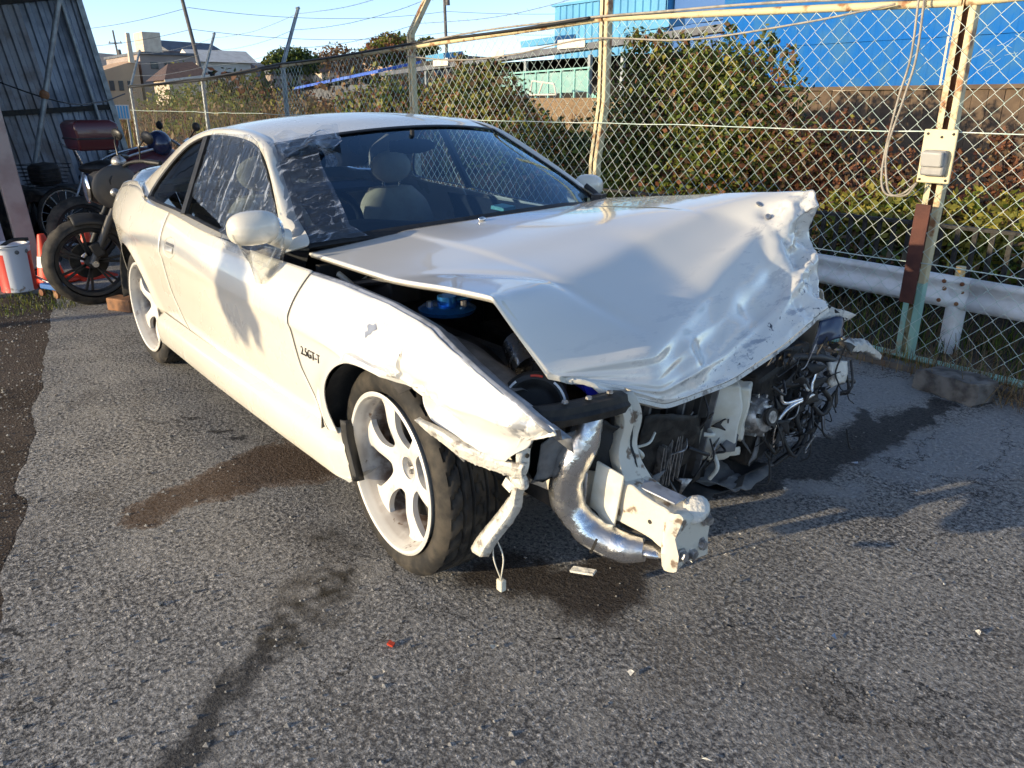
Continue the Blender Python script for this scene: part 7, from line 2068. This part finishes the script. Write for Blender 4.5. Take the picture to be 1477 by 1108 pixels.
M['maroon'] = simple('maroon_paint', (0.085, 0.014, 0.018), (0.06, 0.010, 0.014), 0.3, 0, 4, coat=0.5)
TM = thing('touring_motorcycle', 'maroon touring motorcycle with a big top case inside the shed', 'motorcycle', (-4.75, -0.25, 0.0), 0.12)
b = MB()
pr = [(0, 0), (0.16, 0.0), (0.205, 0.03), (0.215, 0.10), (0.20, 0.17), (0.15, 0.215), (0, 0.225)]
bx_ = boxloft('top_case', [((0, 0.0, 0.985), np.array((0.15, 0, 0)), np.array((0, 0.15, 0))), ((0, 0.0, 1.03), np.array((0.18, 0, 0)), np.array((0, 0.165, 0))), ((0, 0.0, 1.12), np.array((0.19, 0, 0)), np.array((0, 0.172, 0))), ((0, 0, 1.20), np.array((0.18, 0, 0)), np.array((0, 0.18, 0))), ((0, 0, 1.235), np.array((0.14, 0, 0)), np.array((0, 0.14, 0)))], M['maroon'], TM, 0.02, 3)
b = MB(); b.box((0, 0, 1.085), (0.39, 0.352, 0.016)); bevel(b.make('case_seam', M['trim'], TM), 0.006)
b = MB(); b.ell((0.02, 0.45, 0.80), (0.20, 0.34, 0.20), (0.2, 0, 0)); b.make('fairing', M['maroon'], TM)
b = MB(); b.ell((0.05, 0.25, 0.55), (0.16, 0.42, 0.14), (-0.5, 0, 0)); b.make('side_panel', M['maroon'], TM)
b = MB(); b.ell((0, 0.15, 0.83), (0.16, 0.30, 0.07)); b.make('saddle', M['trim'], TM)
b = MB(); b.box((0, 0.35, 0.42), (0.28, 0.40, 0.34)); bevel(b.make('engine', M['dirtyblack'], TM), 0.03)
moto_wheel('rear_wheel', TM, (0, -0.20, 0.30), 0.30, 0.13, 5)
moto_wheel('front_wheel', TM, (0, 1.15, 0.30), 0.30, 0.12, 5)
for s in (-1, 1):
    b = MB(); b.tube([(s * 0.17, -0.05, 0.80), (s * 0.19, 0.20, 0.92), (s * 0.18, 0.45, 0.98)], 0.012, 8, smooth_n=12); b.make('grab_rail', M['alu'], TM)
    b = MB(); b.tube([(s * 0.1, 1.13, 0.32), (s * 0.1, 0.82, 0.95)], 0.024, 10); b.make('fork_leg', M['alu'], TM)
    b = MB(); b.tube([(0, 0.80, 0.98), (s * 0.25, 0.76, 1.06), (s * 0.38, 0.66, 1.04)], 0.012, 8, smooth_n=10); b.make('handlebar', M['alu'], TM)
    b = MB(); b.tube([(s * 0.22, -0.3, 0.32), (s * 0.20, 0.5, 0.30)], 0.04, 10); b.make('exhaust', M['alu'], TM)
b = MB(); b.ell((0.10, 0.55, 1.02), (0.15, 0.10, 0.12)); b.make('windshield_fairing', simple('navy_paint', (0.012, 0.02, 0.06), None, 0.25, 0, coat=0.5), TM)
for s in (-1, 1):
    b = MB(); b.ell((s * 0.40, 0.78, 1.17), (0.07, 0.02, 0.04)); b.make('mirror', M['trim'], TM)
    b = MB(); b.tube([(s * 0.27, 0.76, 1.06), (s * 0.40, 0.78, 1.16)], 0.006, 6); b.make('mirror_stem', M['trim'], TM)

BK = thing('bicycle', 'dark bicycle leaning inside the shed left of the motorcycles', 'bicycle', (-5.6, -0.42, 0.0), 0.5)
for y in (0.0, 1.0):
    we = thing('wheel', None, None, (0, y, 0.31)); we.parent = BK
    ring = [(0, 0.29 * math.cos(a), 0.29 * math.sin(a)) for a in np.linspace(0, 2 * math.pi, 41)]
    b = MB(); b.tube(ring, 0.020, 8, cap=False); b.make('tyre', M['tyre'], we)
    ring = [(0, 0.268 * math.cos(a), 0.268 * math.sin(a)) for a in np.linspace(0, 2 * math.pi, 41)]
    b = MB(); b.tube(ring, 0.010, 6, cap=False); b.make('rim', M['alu'], we)
    b = MB()
    for q in range(18):
        a = q * math.pi / 9; b.tube([(0.02 * (-1) ** q, 0, 0), (0, 0.262 * math.cos(a), 0.262 * math.sin(a))], 0.0016, 4)
    o = b.make('spokes', M['alu'], we); o['kind'] = 'stuff'
M['bikeblue'] = simple('metallic_blue', (0.05, 0.08, 0.20), None, 0.3, 0.5)
for nm, pts, rr, m in (('down_tube', [(0, 0.30, 0.75), (0, 0.52, 0.32)], 0.019, 'bikeblue'), ('top_tube', [(0, 0.30, 0.78), (0, 0.70, 0.72)], 0.016, 'bikeblue'), ('seat_tube', [(0, 0.52, 0.32), (0, 0.72, 0.84)], 0.016, 'bikeblue'), ('chain_stay', [(0.03, 0.52, 0.32), (0.04, 1.0, 0.31)], 0.010, 'bikeblue'), ('seat_stay', [(0.03, 0.70, 0.74), (0.04, 1.0, 0.31)], 0.009, 'bikeblue'), ('fork', [(0, 0.22, 0.95), (0, 0.27, 0.72), (0.03, 0.0, 0.31)], 0.014, 'alu'), ('handlebar', [(-0.28, 0.30, 1.0), (0, 0.20, 0.96), (0.28, 0.30, 1.0)], 0.012, 'alu'), ('chain_guard', [(0.05, 0.50, 0.36), (0.05, 0.98, 0.35)], 0.02, 'alu')):
    b = MB(); b.tube(pts, rr, 8, smooth_n=10 if len(pts) > 2 else 0); b.make(nm, M[m], BK)
b = MB(); b.ell((0, 0.74, 0.87), (0.07, 0.13, 0.035)); b.make('saddle', M['trim'], BK)
BK2 = MB()
for k in range(7):
    z = 0.62 + 0.035 * k; a_ = 0.12 + 0.008 * k
    b = MB(); b.tube([(-a_, -0.14 - a_, z), (a_, -0.14 - a_, z), (a_, -0.14 + a_, z), (-a_, -0.14 + a_, z), (-a_, -0.14 - a_, z)], 0.004, 5); b.make('basket_wire', M['black'], BK)
b = MB(); b.box((0, -0.14, 0.74), (0.22, 0.22, 0.20), (0.1, 0.05, 0)); bevel(b.make('basket_bag', M['dirtyblack'], BK), 0.05, 3)
# dark clutter on the shed floor
for k, (x, y, s3, m, lab) in enumerate((( -6.3, -1.25, (0.5, 0.5, 0.7), 'dirtyblack', 'dark plastic crate stack at the back of the shed behind the pipe'), (-6.9, -0.3, (0.6, 0.8, 0.5), 'black', 'black covered box against the shed back wall'), (-6.0, -1.0, (0.35, 0.35, 0.25), 'midblue', 'blue plastic box lying in the dark of the shed'), (-7.2, 0.35, (0.5, 0.5, 0.6), 'dirtyblack', 'dark bundle near the right corner of the shed wall'))):
    o = MB().box((0, 0, s3[2] / 2), s3, None, 0, 0.92).make('storage_box', M[m], None, smooth=False)
    o.location = (x, y, 0.0); o.rotation_euler.z = 0.3 * k; bevel(o, 0.03); tag(o, lab, 'box')
for k in range(4):
    e = MB(); e.lathe([(0.20, -0.07), (0.27, -0.085), (0.30, -0.05), (0.305, 0), (0.30, 0.05), (0.27, 0.085), (0.20, 0.07)], 36, 'X')
    o = e.make('spare_tyre', M['tyre'], None); o.location = (-6.2 + 0.18 * k, -0.72, 0.30); o.rotation_euler = (0, 0.1, 0.35)
    tag(o, ['old black tyre at the back of the row in the shed', 'old black tyre second in the row in the shed', 'old black tyre third in the row in the shed', 'old black tyre at the front of the row in the shed'][k], 'tyre', 'old tyres in the shed')

# an unseen tree added out of frame on the sunny side: its leafy branch shades the door
e = thing('tree', 'small unseen tree added on the sunny side to shade the door', 'tree', (-4.3, -7.2, 0.0))
b = MB(); b.tube([(0, 0, -0.1), (0.05, 0.05, 0.9), (0.2, 0.2, 1.6), (0.3, 0.3, 2.6)], [0.07, 0.06, 0.05, 0.03], 9, smooth_n=10)
b.tube([(0.2, 0.2, 1.45), (1.5, 0.8, 1.75), (2.6, 1.25, 1.78), (3.5, 1.50, 1.66)], [0.030, 0.02, 0.013, 0.006], 7, smooth_n=14); b.make('trunk', M['bark'], e)
foliage('crown', [((0.4, 0.3, 2.5), (0.7, 0.7, 0.5)), ((0.2, 0.4, 3.0), (0.6, 0.6, 0.5))], 2200, 0.035, [L['green'], L['olive'], L['dark']], [3, 2, 1], e, 91, shell=0.1)
foliage('shade_leaves', [((3.40, 1.47, 1.74), (0.14, 0.16, 0.13)), ((3.38, 1.47, 1.62), (0.13, 0.14, 0.12)), ((3.50, 1.50, 1.64), (0.10, 0.14, 0.09)), ((3.60, 1.5, 1.56), (0.05, 0.1, 0.06)), ((3.46, 1.5, 1.53), (0.05, 0.1, 0.06))], 1500, 0.035, [L['green'], L['olive'], L['dark']], [3, 2, 1], e, 92, shell=0.1)
